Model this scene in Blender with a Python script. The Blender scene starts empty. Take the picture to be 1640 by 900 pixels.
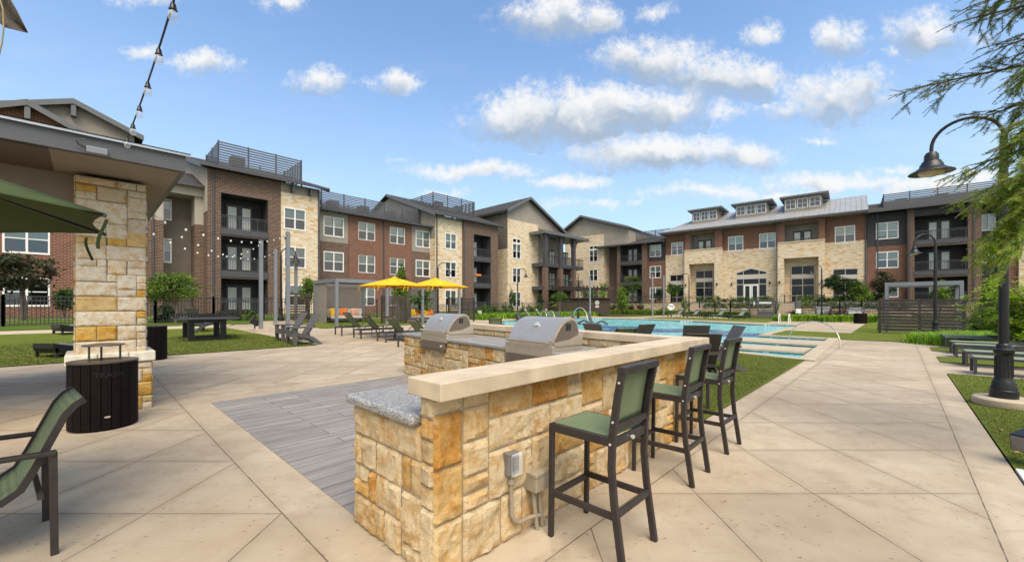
import bpy, bmesh, math, random
from mathutils import Vector, Matrix, noise
R = random.Random(7)
PI = math.pi
SC = bpy.context.scene
COL = SC.collection
# ------------------------------------------------------------------ camera, sky, sun, exposure
F, CX, HY, EYE = 650.0, 820.0, 488.0, 1.5      # calibration of the photograph (1640 px wide)
cam = bpy.data.cameras.new('camera'); camo = bpy.data.objects.new('camera', cam); COL.objects.link(camo)
cam.sensor_width = 36; cam.lens = 36*F/1640; cam.shift_y = (HY-450)/1640
cam.clip_start = 0.05; cam.clip_end = 3000
camo.location = (0, 0, EYE); camo.rotation_euler = (PI/2, 0, 0)
SC.camera = camo
SC.view_settings.view_transform = 'Standard'; SC.view_settings.look = 'None'
SC.view_settings.exposure = 1.72; SC.view_settings.gamma = 1
SC.view_settings.use_curve_mapping = False
SUN_AZ, SUN_EL = math.radians(166), math.radians(57)     # azimuth from +Y, towards +X positive
sd = bpy.data.lights.new('sun', 'SUN'); so = bpy.data.objects.new('sun', sd); COL.objects.link(so)
sd.energy = 1.5; sd.angle = math.radians(44); sd.color = (1, .89, .73)
sdir = Vector((math.sin(SUN_AZ)*math.cos(SUN_EL), math.cos(SUN_AZ)*math.cos(SUN_EL), math.sin(SUN_EL)))
so.rotation_euler = sdir.to_track_quat('Z', 'Y').to_euler(); so.location = (0, 0, 40)

class NT:
    """tiny node-tree helper"""
    def __init__(s, tree): s.t = tree
    def n(s, typ, ins=None, **kw):
        nd = s.t.nodes.new(typ)
        for k, v in kw.items(): setattr(nd, k, v)
        for k, v in (ins or {}).items():
            sk = nd.inputs[k]
            if isinstance(v, bpy.types.NodeSocket): s.t.links.new(v, sk)
            else: sk.default_value = v
        return nd
    def m(s, op, a, b=None, c=None, clamp=False):
        nd = s.t.nodes.new('ShaderNodeMath'); nd.operation = op; nd.use_clamp = clamp
        for i, v in enumerate((a, b, c)):
            if v is None: continue
            if isinstance(v, bpy.types.NodeSocket): s.t.links.new(v, nd.inputs[i])
            else: nd.inputs[i].default_value = v
        return nd.outputs[0]
    def vm(s, op, a, b=None):
        nd = s.t.nodes.new('ShaderNodeVectorMath'); nd.operation = op
        for i, v in enumerate((a, b)):
            if v is None: continue
            if isinstance(v, bpy.types.NodeSocket): s.t.links.new(v, nd.inputs[i])
            else: nd.inputs[i].default_value = v
        return nd
    def mix(s, fac, a, b, blend='MIX'):
        nd = s.t.nodes.new('ShaderNodeMix'); nd.data_type = 'RGBA'; nd.blend_type = blend
        for i, v in ((0, fac), (6, a), (7, b)):
            if isinstance(v, bpy.types.NodeSocket): s.t.links.new(v, nd.inputs[i])
            else: nd.inputs[i].default_value = v if i == 0 else (tuple(v)+(1,))[:4]
        return nd.outputs[2]
    def rng(s, v, a, b, c=0.0, d=1.0, smooth=True):
        nd = s.t.nodes.new('ShaderNodeMapRange'); nd.clamp = True
        if smooth: nd.interpolation_type = 'SMOOTHSTEP'
        s.t.links.new(v, nd.inputs[0])
        for i, x in enumerate((a, b, c, d)): nd.inputs[i+1].default_value = x
        return nd.outputs[0]
    def noise(s, vec, scale, detail=4, rough=.55, out='Fac'):
        nd = s.t.nodes.new('ShaderNodeTexNoise'); nd.inputs['Scale'].default_value = scale
        nd.inputs['Detail'].default_value = detail; nd.inputs['Roughness'].default_value = rough
        if vec is not None: s.t.links.new(vec, nd.inputs['Vector'])
        return nd.outputs[out]
    def ramp(s, fac, stops, interp='LINEAR'):
        nd = s.t.nodes.new('ShaderNodeValToRGB'); s.t.links.new(fac, nd.inputs[0])
        cr = nd.color_ramp; cr.interpolation = interp
        while len(cr.elements) < len(stops): cr.elements.new(.5)
        for e, (p, c) in zip(cr.elements, stops): e.position = p; e.color = (tuple(c)+(1,))[:4]
        return nd.outputs[0]

wd = bpy.data.worlds.new('World'); SC.world = wd; wd.use_nodes = True
wd.node_tree.nodes.clear(); W = NT(wd.node_tree)
sky = W.n('ShaderNodeTexSky', sky_type='NISHITA', sun_disc=False, sun_elevation=SUN_EL, sun_rotation=SUN_AZ,
          altitude=200, air_density=1.0, dust_density=1.0, ozone_density=2.0)
tc = W.n('ShaderNodeTexCoord').outputs['Generated']
sep = W.n('ShaderNodeSeparateXYZ', {0: tc})
yy = W.m('MAXIMUM', sep.outputs[1], .02)
g0 = W.n('ShaderNodeCombineXYZ', {0: W.m('DIVIDE', sep.outputs[0], yy), 1: W.m('DIVIDE', sep.outputs[2], yy), 2: 0.0}).outputs[0]
wn = W.n('ShaderNodeTexNoise', {'Vector': g0, 'Scale': 7.0, 'Detail': 6.0, 'Roughness': .62})
warp = W.vm('MULTIPLY', W.vm('SUBTRACT', wn.outputs['Color'], (.5, .5, .5)).outputs[0], (.15, .09, 0)).outputs[0]
g = W.vm('ADD', g0, warp).outputs[0]
CLOUDS = [(885,25,95,36,1),(955,35,45,30,1),(1055,100,100,42,1),(1150,125,110,42,1),(1210,130,60,32,1),(1010,90,55,32,.9),
 (940,186,185,52,1.2),(850,190,110,46,1.15),(1050,172,110,38,1.1),(960,158,120,30,1.0),(1170,178,38,18,.7),(1075,246,165,33,1.15),(980,240,90,22,1),(1180,248,80,22,.95),
 (1345,65,48,32,1),(1480,55,62,40,1),(1425,85,18,12,.8),(1330,162,95,42,1),(1370,135,55,32,.9),(1265,180,50,20,.6),(1216,52,30,18,.9),
 (510,126,50,26,1),(645,132,42,24,1),(590,135,22,12,.6),(325,95,62,18,.9),(240,85,40,14,.7),(460,8,40,18,.9),(235,2,50,12,.6),
 (760,275,115,15,1),(910,290,75,13,.9),(1330,288,140,17,1),(1480,296,130,15,.9),(1150,308,140,11,.75),(1560,282,90,14,.8),(960,322,120,8,.5),
 (700,308,60,8,.5),(1440,268,60,7,.5),(1310,228,22,5,.5),(640,255,25,5,.4),(1050,20,28,16,.6),(1560,60,30,14,.4),(1250,305,90,8,.6)]
dens = None; wsum = None; hsum = None
for (px, py, rx, ry, k) in CLOUDS:
    c = ((px-CX)/F, (HY-py)/F, 0); inv = (F/rx/1.12, F/ry/1.18, 0)
    q = W.vm('MULTIPLY', W.vm('SUBTRACT', g, c).outputs[0], inv).outputs[0]
    ln = W.vm('LENGTH', q).outputs['Value']
    b = W.m('MULTIPLY', W.m('SUBTRACT', 1.0, ln), k)
    dens = b if dens is None else W.m('MAXIMUM', dens, b)
    bw = W.m('MAXIMUM', b, 0.0); rel = W.n('ShaderNodeSeparateXYZ', {0: q}).outputs[1]
    sz = min(1.0, ry/38.0)
    hw = W.m('MULTIPLY', bw, W.m('ADD', W.m('MULTIPLY', rel, sz), .5*(1-sz)))
    wsum = bw if wsum is None else W.m('ADD', wsum, bw)
    hsum = hw if hsum is None else W.m('ADD', hsum, hw)
relh = W.m('DIVIDE', hsum, W.m('MAXIMUM', wsum, .001))
fb = W.noise(g0, 15, 9, .66)
fb2 = W.noise(g0, 60, 5, .6)
fbm = W.m('ADD', W.m('MULTIPLY', W.m('SUBTRACT', fb, .5), 1.7), W.m('MULTIPLY', W.m('SUBTRACT', fb2, .5), .5))
cd = W.rng(W.m('ADD', dens, fbm), -.12, .85)
cd = W.m('MULTIPLY', cd, .95)
shade = W.rng(W.m('ADD', relh, W.m('MULTIPLY', W.m('SUBTRACT', W.noise(g, 14, 5), .5), 1.2)), -.40, .34)
ccol = W.mix(shade, (.40, .49, .61), (.93, .93, .92))
# unseen cloud cover added behind and above the camera to warm the ambient light
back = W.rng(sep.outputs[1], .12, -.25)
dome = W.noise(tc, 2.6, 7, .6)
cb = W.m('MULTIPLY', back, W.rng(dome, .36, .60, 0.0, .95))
# thin pale veil towards the horizon
elev = sep.outputs[2]
hz = W.rng(elev, 0.0, .62, .68, .09)
wis = W.noise(W.vm('MULTIPLY', g, (1.3, 5.5, 0)).outputs[0], 2.1, 7, .62)
wis = W.m('MULTIPLY', W.rng(wis, .48, .74, 0, .5), W.rng(elev, .05, .45, 1, .08))
SKYS = .0605
skyc = W.mix(1.0, sky.outputs[0], (SKYS*.96, SKYS*1.2, SKYS*1.36), 'MULTIPLY')
skyc = W.mix(hz, skyc, (.205, .252, .285))
skyc = W.mix(wis, skyc, (.255, .275, .295))
final = W.mix(cd, skyc, W.mix(1.0, ccol, (.315, .315, .315), 'MULTIPLY'))
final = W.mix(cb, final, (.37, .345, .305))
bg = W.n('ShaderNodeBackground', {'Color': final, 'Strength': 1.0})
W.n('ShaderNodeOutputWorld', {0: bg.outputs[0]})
wd.cycles.sampling_method = 'AUTOMATIC'

# ------------------------------------------------------------------ site frames and ground
U = Vector((.69, .7238, 0)).normalized(); V = Vector((-U.y, U.x, 0)); A_U = math.atan2(U.y, U.x)
RD = Vector((780, -650, 0)).normalized(); RN = Vector((-RD.y, RD.x, 0)); A_R = math.atan2(RD.y, RD.x)
WD = Vector((.6247, -.7809, 0)).normalized(); WN = Vector((-WD.y, WD.x, 0)); A_W = math.atan2(WD.y, WD.x)
LC = 38.5
RO = Vector(((1050-CX)/F*62, 62, 0)); RC = RO.dot(RN)
def lin(x, a, b): return min(1.0, max(0.0, (x-a)/(b-a)))
def gz(x, y):
    u = x*U.x+y*U.y; v = x*V.x+y*V.y; q = RC-(x*RN.x+y*RN.y)
    a = min(.75, max(0, (v-15.5)*.05))*(1-lin(u, 14, 24))
    a2 = min(.4, max(0, (v-27)*.09))*lin(u, 20, 28)
    b = .8*lin(v, 32.5, 36.5)
    if q > 6: c = .44*(1-lin(q, 6, 13))
    elif q > 5.6: c = .44+(6-q)/.4*1.16
    else: c = 1.6+.15*lin(5.6-q, 0, 3)
    return max(a, a2, b, c)
def uv(u, v): return (u*U.x+v*V.x, u*U.y+v*V.y)
def at(px, py, z=0.0):
    d = F*(EYE-z)/(py-HY); return Vector(((px-CX)/F*d, d, z))
def atd(px, d, z=None):
    x = (px-CX)/F*d; return Vector((x, d, gz(x, d) if z is None else z))
def zat(py, d): return EYE+(HY-py)*d/F
def gp(px, py):
    r = (px-CX)/F; d = 1.5; last = None
    while d < 90:
        h = EYE-(py-HY)*d/F-gz(r*d, d)
        if h < 0: break
        d += .05
    return Vector((r*d, d, gz(r*d, d)))

# ------------------------------------------------------------------ mesh builder
class MB:
    def __init__(s, M=None): s.v = []; s.f = []; s.mi = []; s.cur = 0; s.c = []; s.col = (1, 1, 1); s.M = M
    def add(s, vs, fs):
        o = len(s.v)
        for p in vs:
            p = Vector(p)
            s.v.append(s.M @ p if s.M else p)
        for f in fs:
            s.f.append(tuple(i+o for i in f)); s.mi.append(s.cur); s.c.append(s.col)
        return s
    def box(s, a, b):
        x0, y0, z0 = a; x1, y1, z1 = b
        return s.add([(x0,y0,z0),(x1,y0,z0),(x1,y1,z0),(x0,y1,z0),(x0,y0,z1),(x1,y0,z1),(x1,y1,z1),(x0,y1,z1)],
              [(3,2,1,0),(4,5,6,7),(0,1,5,4),(1,2,6,5),(2,3,7,6),(3,0,4,7)])
    def sweep(s, pts, w, h, side=(1,0,0), taper=None):
        """rectangular section w (along side) x h (across) swept along pts"""
        pts = [Vector(p) for p in pts]; side = Vector(side).normalized(); vs = []; fs = []
        n = len(pts)
        for i, p in enumerate(pts):
            t = (pts[min(i+1, n-1)]-pts[max(i-1, 0)]).normalized()
            nn = side.cross(t).normalized(); k = 1 if taper is None else 1+(taper-1)*i/(n-1)
            for a, b in ((-1,-1),(1,-1),(1,1),(-1,1)): vs.append(p+side*(a*w/2*k)+nn*(b*h/2*k))
        for i in range(n-1):
            for j in range(4):
                k = (j+1) % 4; fs.append((i*4+j, i*4+k, (i+1)*4+k, (i+1)*4+j))
        fs.append((3,2,1,0)); o = (n-1)*4; fs.append((o, o+1, o+2, o+3))
        return s.add(vs, fs)
    def bar(s, a, b, w, h=None):
        a = Vector(a); b = Vector(b); t = (b-a).normalized()
        side = t.cross(Vector((0,0,1)))
        if side.length < .05: side = Vector((1,0,0))
        return s.sweep([a, b], w, h or w, side)
    def tube(s, pts, r, n=8):
        pts = [Vector(p) for p in pts]; m = len(pts); vs = []; fs = []
        rr = r if isinstance(r, (list, tuple)) else [r]*m
        ref = Vector((0,0,1))
        t0 = (pts[1]-pts[0]).normalized()
        if abs(t0.dot(ref)) > .9: ref = Vector((1,0,0))
        a = t0.cross(ref).normalized()
        for i, p in enumerate(pts):
            t = (pts[min(i+1, m-1)]-pts[max(i-1, 0)]).normalized()
            a = (a-t*a.dot(t)).normalized(); b = t.cross(a)
            for k in range(n):
                an = 2*PI*k/n; vs.append(p+a*(rr[i]*math.cos(an))+b*(rr[i]*math.sin(an)))
        for i in range(m-1):
            for k in range(n):
                k2 = (k+1) % n; fs.append((i*n+k, i*n+k2, (i+1)*n+k2, (i+1)*n+k))
        fs.append(tuple(range(n-1, -1, -1))); fs.append(tuple((m-1)*n+k for k in range(n)))
        return s.add(vs, fs)
    def lathe(s, prof, c=(0,0,0), n=20, cap=True):
        c = Vector(c); vs = []; fs = []; m = len(prof)
        for r, z in prof:
            for k in range(n):
                an = 2*PI*k/n; vs.append(c+Vector((r*math.cos(an), r*math.sin(an), z)))
        for i in range(m-1):
            for k in range(n):
                k2 = (k+1) % n; fs.append((i*n+k, i*n+k2, (i+1)*n+k2, (i+1)*n+k))
        if cap:
            fs.append(tuple(range(n-1, -1, -1))); fs.append(tuple((m-1)*n+k for k in range(n)))
        return s.add(vs, fs)
    def prism(s, poly, axis, lo, hi):
        """poly of 2-D points; axis 'x': (y,z), 'y': (x,z), 'z': (x,y)"""
        def P(p, t):
            return (t, p[0], p[1]) if axis == 'x' else (p[0], t, p[1]) if axis == 'y' else (p[0], p[1], t)
        n = len(poly)
        vs = [P(p, lo) for p in poly]+[P(p, hi) for p in poly]
        fs = [tuple(range(n)), tuple(range(2*n-1, n-1, -1))]
        for i in range(n):
            j = (i+1) % n; fs.append((i, i+n, j+n, j))
        return s.add(vs, fs)
    def ribbon(s, rows):
        """grid of points -> sheet"""
        n = len(rows[0]); vs = [p for r in rows for p in r]; fs = []
        for i in range(len(rows)-1):
            for j in range(n-1): fs.append((i*n+j, i*n+j+1, (i+1)*n+j+1, (i+1)*n+j))
        return s.add(vs, fs)
    def build(s, name, mats, parent=None, smooth=None, bevel=0, loc=None, rotz=0, solid=0, fix=True):
        me = bpy.data.meshes.new(name); me.from_pydata([tuple(p) for p in s.v], [], s.f)
        if not isinstance(mats, (list, tuple)): mats = [mats]
        for m in mats: me.materials.append(m)
        if len(mats) > 1: me.polygons.foreach_set('material_index', s.mi)
        if len(set(s.c)) > 1 or s.col != (1, 1, 1):
            at_ = me.color_attributes.new('tint', 'FLOAT_COLOR', 'CORNER')
            buf = []
            for p, c in zip(me.polygons, s.c): buf += [c[0], c[1], c[2], 1.0]*p.loop_total
            at_.data.foreach_set('color', buf)
        if fix and len(s.f) < 60000:
            bm = bmesh.new(); bm.from_mesh(me); bmesh.ops.recalc_face_normals(bm, faces=bm.faces); bm.to_mesh(me); bm.free()
        if smooth is not None:
            me.polygons.foreach_set('use_smooth', [True]*len(me.polygons)); me.set_sharp_from_angle(angle=math.radians(smooth))
        ob = bpy.data.objects.new(name, me); COL.objects.link(ob)
        if parent: ob.parent = parent
        if loc is not None: ob.location = loc
        ob.rotation_euler.z = rotz
        if solid:
            md = ob.modifiers.new('solid', 'SOLIDIFY'); md.thickness = solid; md.offset = 0
        if bevel:
            md = ob.modifiers.new('bevel', 'BEVEL'); md.width = bevel; md.segments = 2; md.limit_method = 'ANGLE'; md.angle_limit = math.radians(40)
        return ob

def tag(o, label=None, cat=None, group=None, kind=None):
    if label: o['label'] = label
    if cat: o['category'] = cat
    if group: o['group'] = group
    if kind: o['kind'] = kind
    return o
def thing(name, label, cat, loc=(0,0,0), rotz=0, group=None):
    o = bpy.data.objects.new(name, None); COL.objects.link(o); o.empty_display_size = .2
    o.location = loc; o.rotation_euler.z = rotz
    return tag(o, label, cat, group)
def dup(root, loc, rotz, label, group=None, scale=None):
    def cp(o, par):
        c = o.copy(); COL.objects.link(c)
        if par: c.parent = par
        for ch in o.children: cp(ch, c)
        return c
    r = cp(root, None); r.location = loc; r.rotation_euler.z = rotz; r['label'] = label
    if group: r['group'] = group
    if scale: r.scale = (scale,)*3
    return r
def face_rot(d):
    """rotation that turns local +y to direction d"""
    return math.atan2(d[1], d[0])-PI/2
def text_into(mb, txt, size, place):
    """letters as flat mesh; place(x, y) -> 3-D point"""
    cu = bpy.data.curves.new('t', 'FONT'); cu.body = txt; cu.size = size; cu.align_x = 'CENTER'; cu.resolution_u = 3
    ob = bpy.data.objects.new('t', cu); COL.objects.link(ob); bpy.context.view_layer.update()
    me = bpy.data.meshes.new_from_object(ob.evaluated_get(bpy.context.evaluated_depsgraph_get()))
    mb.add([place(v.co.x, v.co.y) for v in me.vertices], [tuple(p.vertices) for p in me.polygons])
    bpy.data.objects.remove(ob); bpy.data.curves.remove(cu); bpy.data.meshes.remove(me)
# ------------------------------------------------------------------ materials
def newmat(name):
    m = bpy.data.materials.new(name); m.use_nodes = True; m.node_tree.nodes.clear()
    return m, NT(m.node_tree)
def oc(t): return t.n('ShaderNodeTexCoord').outputs['Object']
def fin(m, t, col, rough=.6, metal=0.0, bump=None, bstr=.3, bdist=.01, spec=.5, extra=None):
    p = t.n('ShaderNodeBsdfPrincipled', {'Base Color': col if isinstance(col, bpy.types.NodeSocket) else (tuple(col)+(1,))[:4], 'Roughness': rough, 'Metallic': metal, 'Specular IOR Level': spec})
    for k, v in (extra or {}).items(): p.inputs[k].default_value = v
    if bump is not None:
        b = t.n('ShaderNodeBump', {'Height': bump, 'Strength': bstr, 'Distance': bdist}); t.t.links.new(b.outputs[0], p.inputs['Normal'])
    t.n('ShaderNodeOutputMaterial', {0: p.outputs[0]}); return m
def plain(name, col, rough=.6, metal=0.0, var=.12, sc=6.0, bstr=0.0, bsc=60.0, spec=.5):
    m, t = newmat(name); o = oc(t)
    nz = t.noise(o, sc, 5); k = t.rng(nz, .3, .7, 1-var, 1+var, False)
    c = t.mix(1.0, col, t.n('ShaderNodeCombineColor', {0: k, 1: k, 2: k}).outputs[0], 'MULTIPLY')
    return fin(m, t, c, rough, metal, t.noise(o, bsc, 3) if bstr else None, bstr, .004, spec)
def tinted(name, rough=.7, translucent=0.0, var=.25, sc=30.0, bstr=0.0, spec=.3):
    m, t = newmat(name); o = oc(t)
    a = t.n('ShaderNodeVertexColor', layer_name='tint').outputs[0]
    k = t.rng(t.noise(o, sc, 4), .3, .7, 1-var, 1+var, False)
    c = t.mix(1.0, a, t.n('ShaderNodeCombineColor', {0: k, 1: k, 2: k}).outputs[0], 'MULTIPLY')
    if not translucent: return fin(m, t, c, rough, 0, t.noise(o, sc*3, 4) if bstr else None, bstr, .01, spec)
    p = t.n('ShaderNodeBsdfPrincipled', {'Base Color': c, 'Roughness': rough, 'Specular IOR Level': spec})
    tr = t.n('ShaderNodeBsdfTranslucent', {0: t.mix(1.0, c, (1.25, 1.35, .6), 'MULTIPLY')})
    mx = t.n('ShaderNodeMixShader', {0: translucent, 1: p.outputs[0], 2: tr.outputs[0]})
    t.n('ShaderNodeOutputMaterial', {0: mx.outputs[0]}); return m
def wallvec(t):
    s = t.n('ShaderNodeSeparateXYZ', {0: oc(t)})
    return t.n('ShaderNodeCombineXYZ', {0: t.m('ADD', s.outputs[0], s.outputs[1]), 1: s.outputs[2], 2: 0.0}).outputs[0]
def brick(name, a, b, c, mortar, bw=.215, bh=.075):
    m, t = newmat(name); w = wallvec(t)
    bt = t.n('ShaderNodeTexBrick', {'Vector': w, 'Color1': (0,0,0,1), 'Color2': (1,1,1,1), 'Mortar': (.5,.5,.5,1), 'Scale': 1.0, 'Mortar Size': .017,
             'Mortar Smooth': .1, 'Bias': 0.0, 'Brick Width': bw, 'Row Height': bh})
    k = t.ramp(bt.outputs['Color'], [(0, a), (.35, b), (.7, c), (1, a)])
    k = t.mix(t.m('MULTIPLY', t.noise(w, .7, 4), .35), k, tuple(x*.7 for x in b))
    return fin(m, t, t.mix(bt.outputs['Fac'], k, mortar), .85, 0, bt.outputs['Fac'], -.4, .008, .2)
def ashlar_far(name):
    m, t = newmat(name); w = wallvec(t)
    wob = t.vm('MULTIPLY', t.vm('SUBTRACT', t.n('ShaderNodeTexNoise', {'Vector': w, 'Scale': .9}).outputs['Color'], (.5,.5,.5)).outputs[0], (.5, .06, 0)).outputs[0]
    w2 = t.vm('ADD', w, wob).outputs[0]
    bt = t.n('ShaderNodeTexBrick', {'Vector': w2, 'Color1': (0,0,0,1), 'Color2': (1,1,1,1), 'Mortar': (.5,.5,.5,1), 'Scale': 1.0, 'Mortar Size': .017,
             'Mortar Smooth': .2, 'Bias': 0.0, 'Brick Width': .40, 'Row Height': .165}, offset=.37, squash=1.35, squash_frequency=3)
    k = t.ramp(bt.outputs['Color'], [(0, (.68,.575,.43)), (.26, (.58,.455,.30)), (.5, (.72,.63,.49)), (.70, (.62,.49,.32)), (.80, (.50,.28,.085)), (.9, (.58,.40,.20)), (1, (.71,.61,.46))])
    k = t.mix(t.m('MULTIPLY', t.noise(w, 6, 5), .3), k, (.58,.46,.31))
    return fin(m, t, t.mix(t.m('MULTIPLY', bt.outputs['Fac'], .6), k, (.52,.45,.36)), .9, 0, t.noise(w, 9, 5), .5, .03, .15)
def siding(name, col, pitch=.16):
    m, t = newmat(name); o = oc(t); z = t.n('ShaderNodeSeparateXYZ', {0: o}).outputs[2]
    f = t.m('FRACT', t.m('DIVIDE', z, pitch))
    k = t.rng(t.noise(o, 1.2, 4), .3, .7, .9, 1.08, False)
    c = t.mix(1.0, col, t.n('ShaderNodeCombineColor', {0: k, 1: k, 2: k}).outputs[0], 'MULTIPLY')
    return fin(m, t, c, .7, 0, t.m('POWER', f, .3), -.9, .025, .3)
M = {}
M['brick_red'] = brick('red_brick', (.15,.05,.032), (.22,.073,.043), (.10,.036,.027), (.26,.185,.135), .30, .105)
M['brick_brown'] = brick('brown_brick', (.07,.036,.026), (.135,.068,.047), (.04,.024,.02), (.25,.19,.145), .30, .105)
M['brick_dark'] = brick('dark_brick', (.08,.042,.034), (.13,.06,.044), (.055,.032,.028), (.28,.22,.19), .30, .105)
M['stone_far'] = ashlar_far('limestone_cladding')
M['siding_taupe'] = siding('taupe_siding', (.30,.265,.22))
M['siding_brown'] = siding('brown_siding', (.155,.13,.105))
M['siding_pale'] = siding('pale_siding', (.42,.38,.32))
M['siding_dark'] = siding('charcoal_siding', (.045,.043,.047))
M['trim_dark'] = plain('charcoal_trim', (.06,.06,.066), .55, 0, .1, 3)
M['trim_grey'] = plain('grey_trim', (.115,.12,.125), .5, 0, .08, 2)
M['interior'] = plain('dark_interior', (.02,.021,.024), .9, 0, .5, 1.5)
M['win_white'] = plain('white_window_frame', (.78,.77,.74), .45, 0, .05, 3)
M['blind'] = plain('window_blind', (.55,.60,.54), .8, 0, .15, .8)
M['door_lite'] = plain('frosted_door_lite', (.72,.76,.70), .35, 0, .08, 2)
M['rail'] = plain('charcoal_railing', (.05,.05,.055), .45, .2, .1, 4)
M['slat_rail'] = plain('grey_roof_screen', (.085,.088,.095), .55, 0, .1, 2)
def shingles():
    m, t = newmat('asphalt_shingle'); o = oc(t)
    s = t.n('ShaderNodeSeparateXYZ', {0: o}); w = t.n('ShaderNodeCombineXYZ', {0: s.outputs[0], 1: t.m('ADD', s.outputs[1], s.outputs[2]), 2: 0.0}).outputs[0]
    bt = t.n('ShaderNodeTexBrick', {'Vector': w, 'Color1': (.032,.030,.031,1), 'Color2': (.062,.058,.057,1), 'Mortar': (.018,.018,.018,1), 'Scale': 1.0, 'Mortar Size': .008, 'Brick Width': .35, 'Row Height': .16})
    return fin(m, t, t.mix(t.m('MULTIPLY', t.noise(o, 1.5), .5), bt.outputs[0], (.07,.068,.068)), .95, 0, bt.outputs['Fac'], -.4, .01, .2)
M['shingle'] = shingles()
M['metal_roof'] = plain('galvanised_roof', (.33,.335,.34), .5, .3, .12, 1.2)
def glass():
    m, t = newmat('window_glass'); o = oc(t)
    fr = t.n('ShaderNodeFresnel', {'IOR': 1.6})
    tr = t.n('ShaderNodeBsdfTransparent', {0: (.78,.83,.80,1)})
    b = t.n('ShaderNodeBump', {'Height': t.noise(o, 1.3, 1), 'Strength': .25, 'Distance': .02})
    gl = t.n('ShaderNodeBsdfGlossy', {0: (.9,.93,.95,1), 'Roughness': .02, 'Normal': b.outputs[0]})
    mx = t.n('ShaderNodeMixShader', {0: t.m('ADD', t.m('MULTIPLY', fr.outputs[0], 1.3), .06, clamp=True), 1: tr.outputs[0], 2: gl.outputs[0]})
    t.n('ShaderNodeOutputMaterial', {0: mx.outputs[0]}); return m
M['glass'] = glass()
def bulbglass():
    m, t = newmat('clear_bulb_glass')
    fr = t.n('ShaderNodeLayerWeight', {'Blend': .35})
    tr = t.n('ShaderNodeBsdfTransparent', {0: (.93,.94,.95,1)})
    gl = t.n('ShaderNodeBsdfPrincipled', {'Base Color': (.85,.86,.86,1), 'Roughness': .08})
    mx = t.n('ShaderNodeMixShader', {0: t.m('ADD', t.m('MULTIPLY', fr.outputs['Facing'], .55), .12, clamp=True), 1: tr.outputs[0], 2: gl.outputs[0]})
    t.n('ShaderNodeOutputMaterial', {0: mx.outputs[0]}); return m
M['bulb'] = bulbglass()
M['bulb_white'] = plain('white_bulb', (.8,.78,.72), .3)
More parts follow.
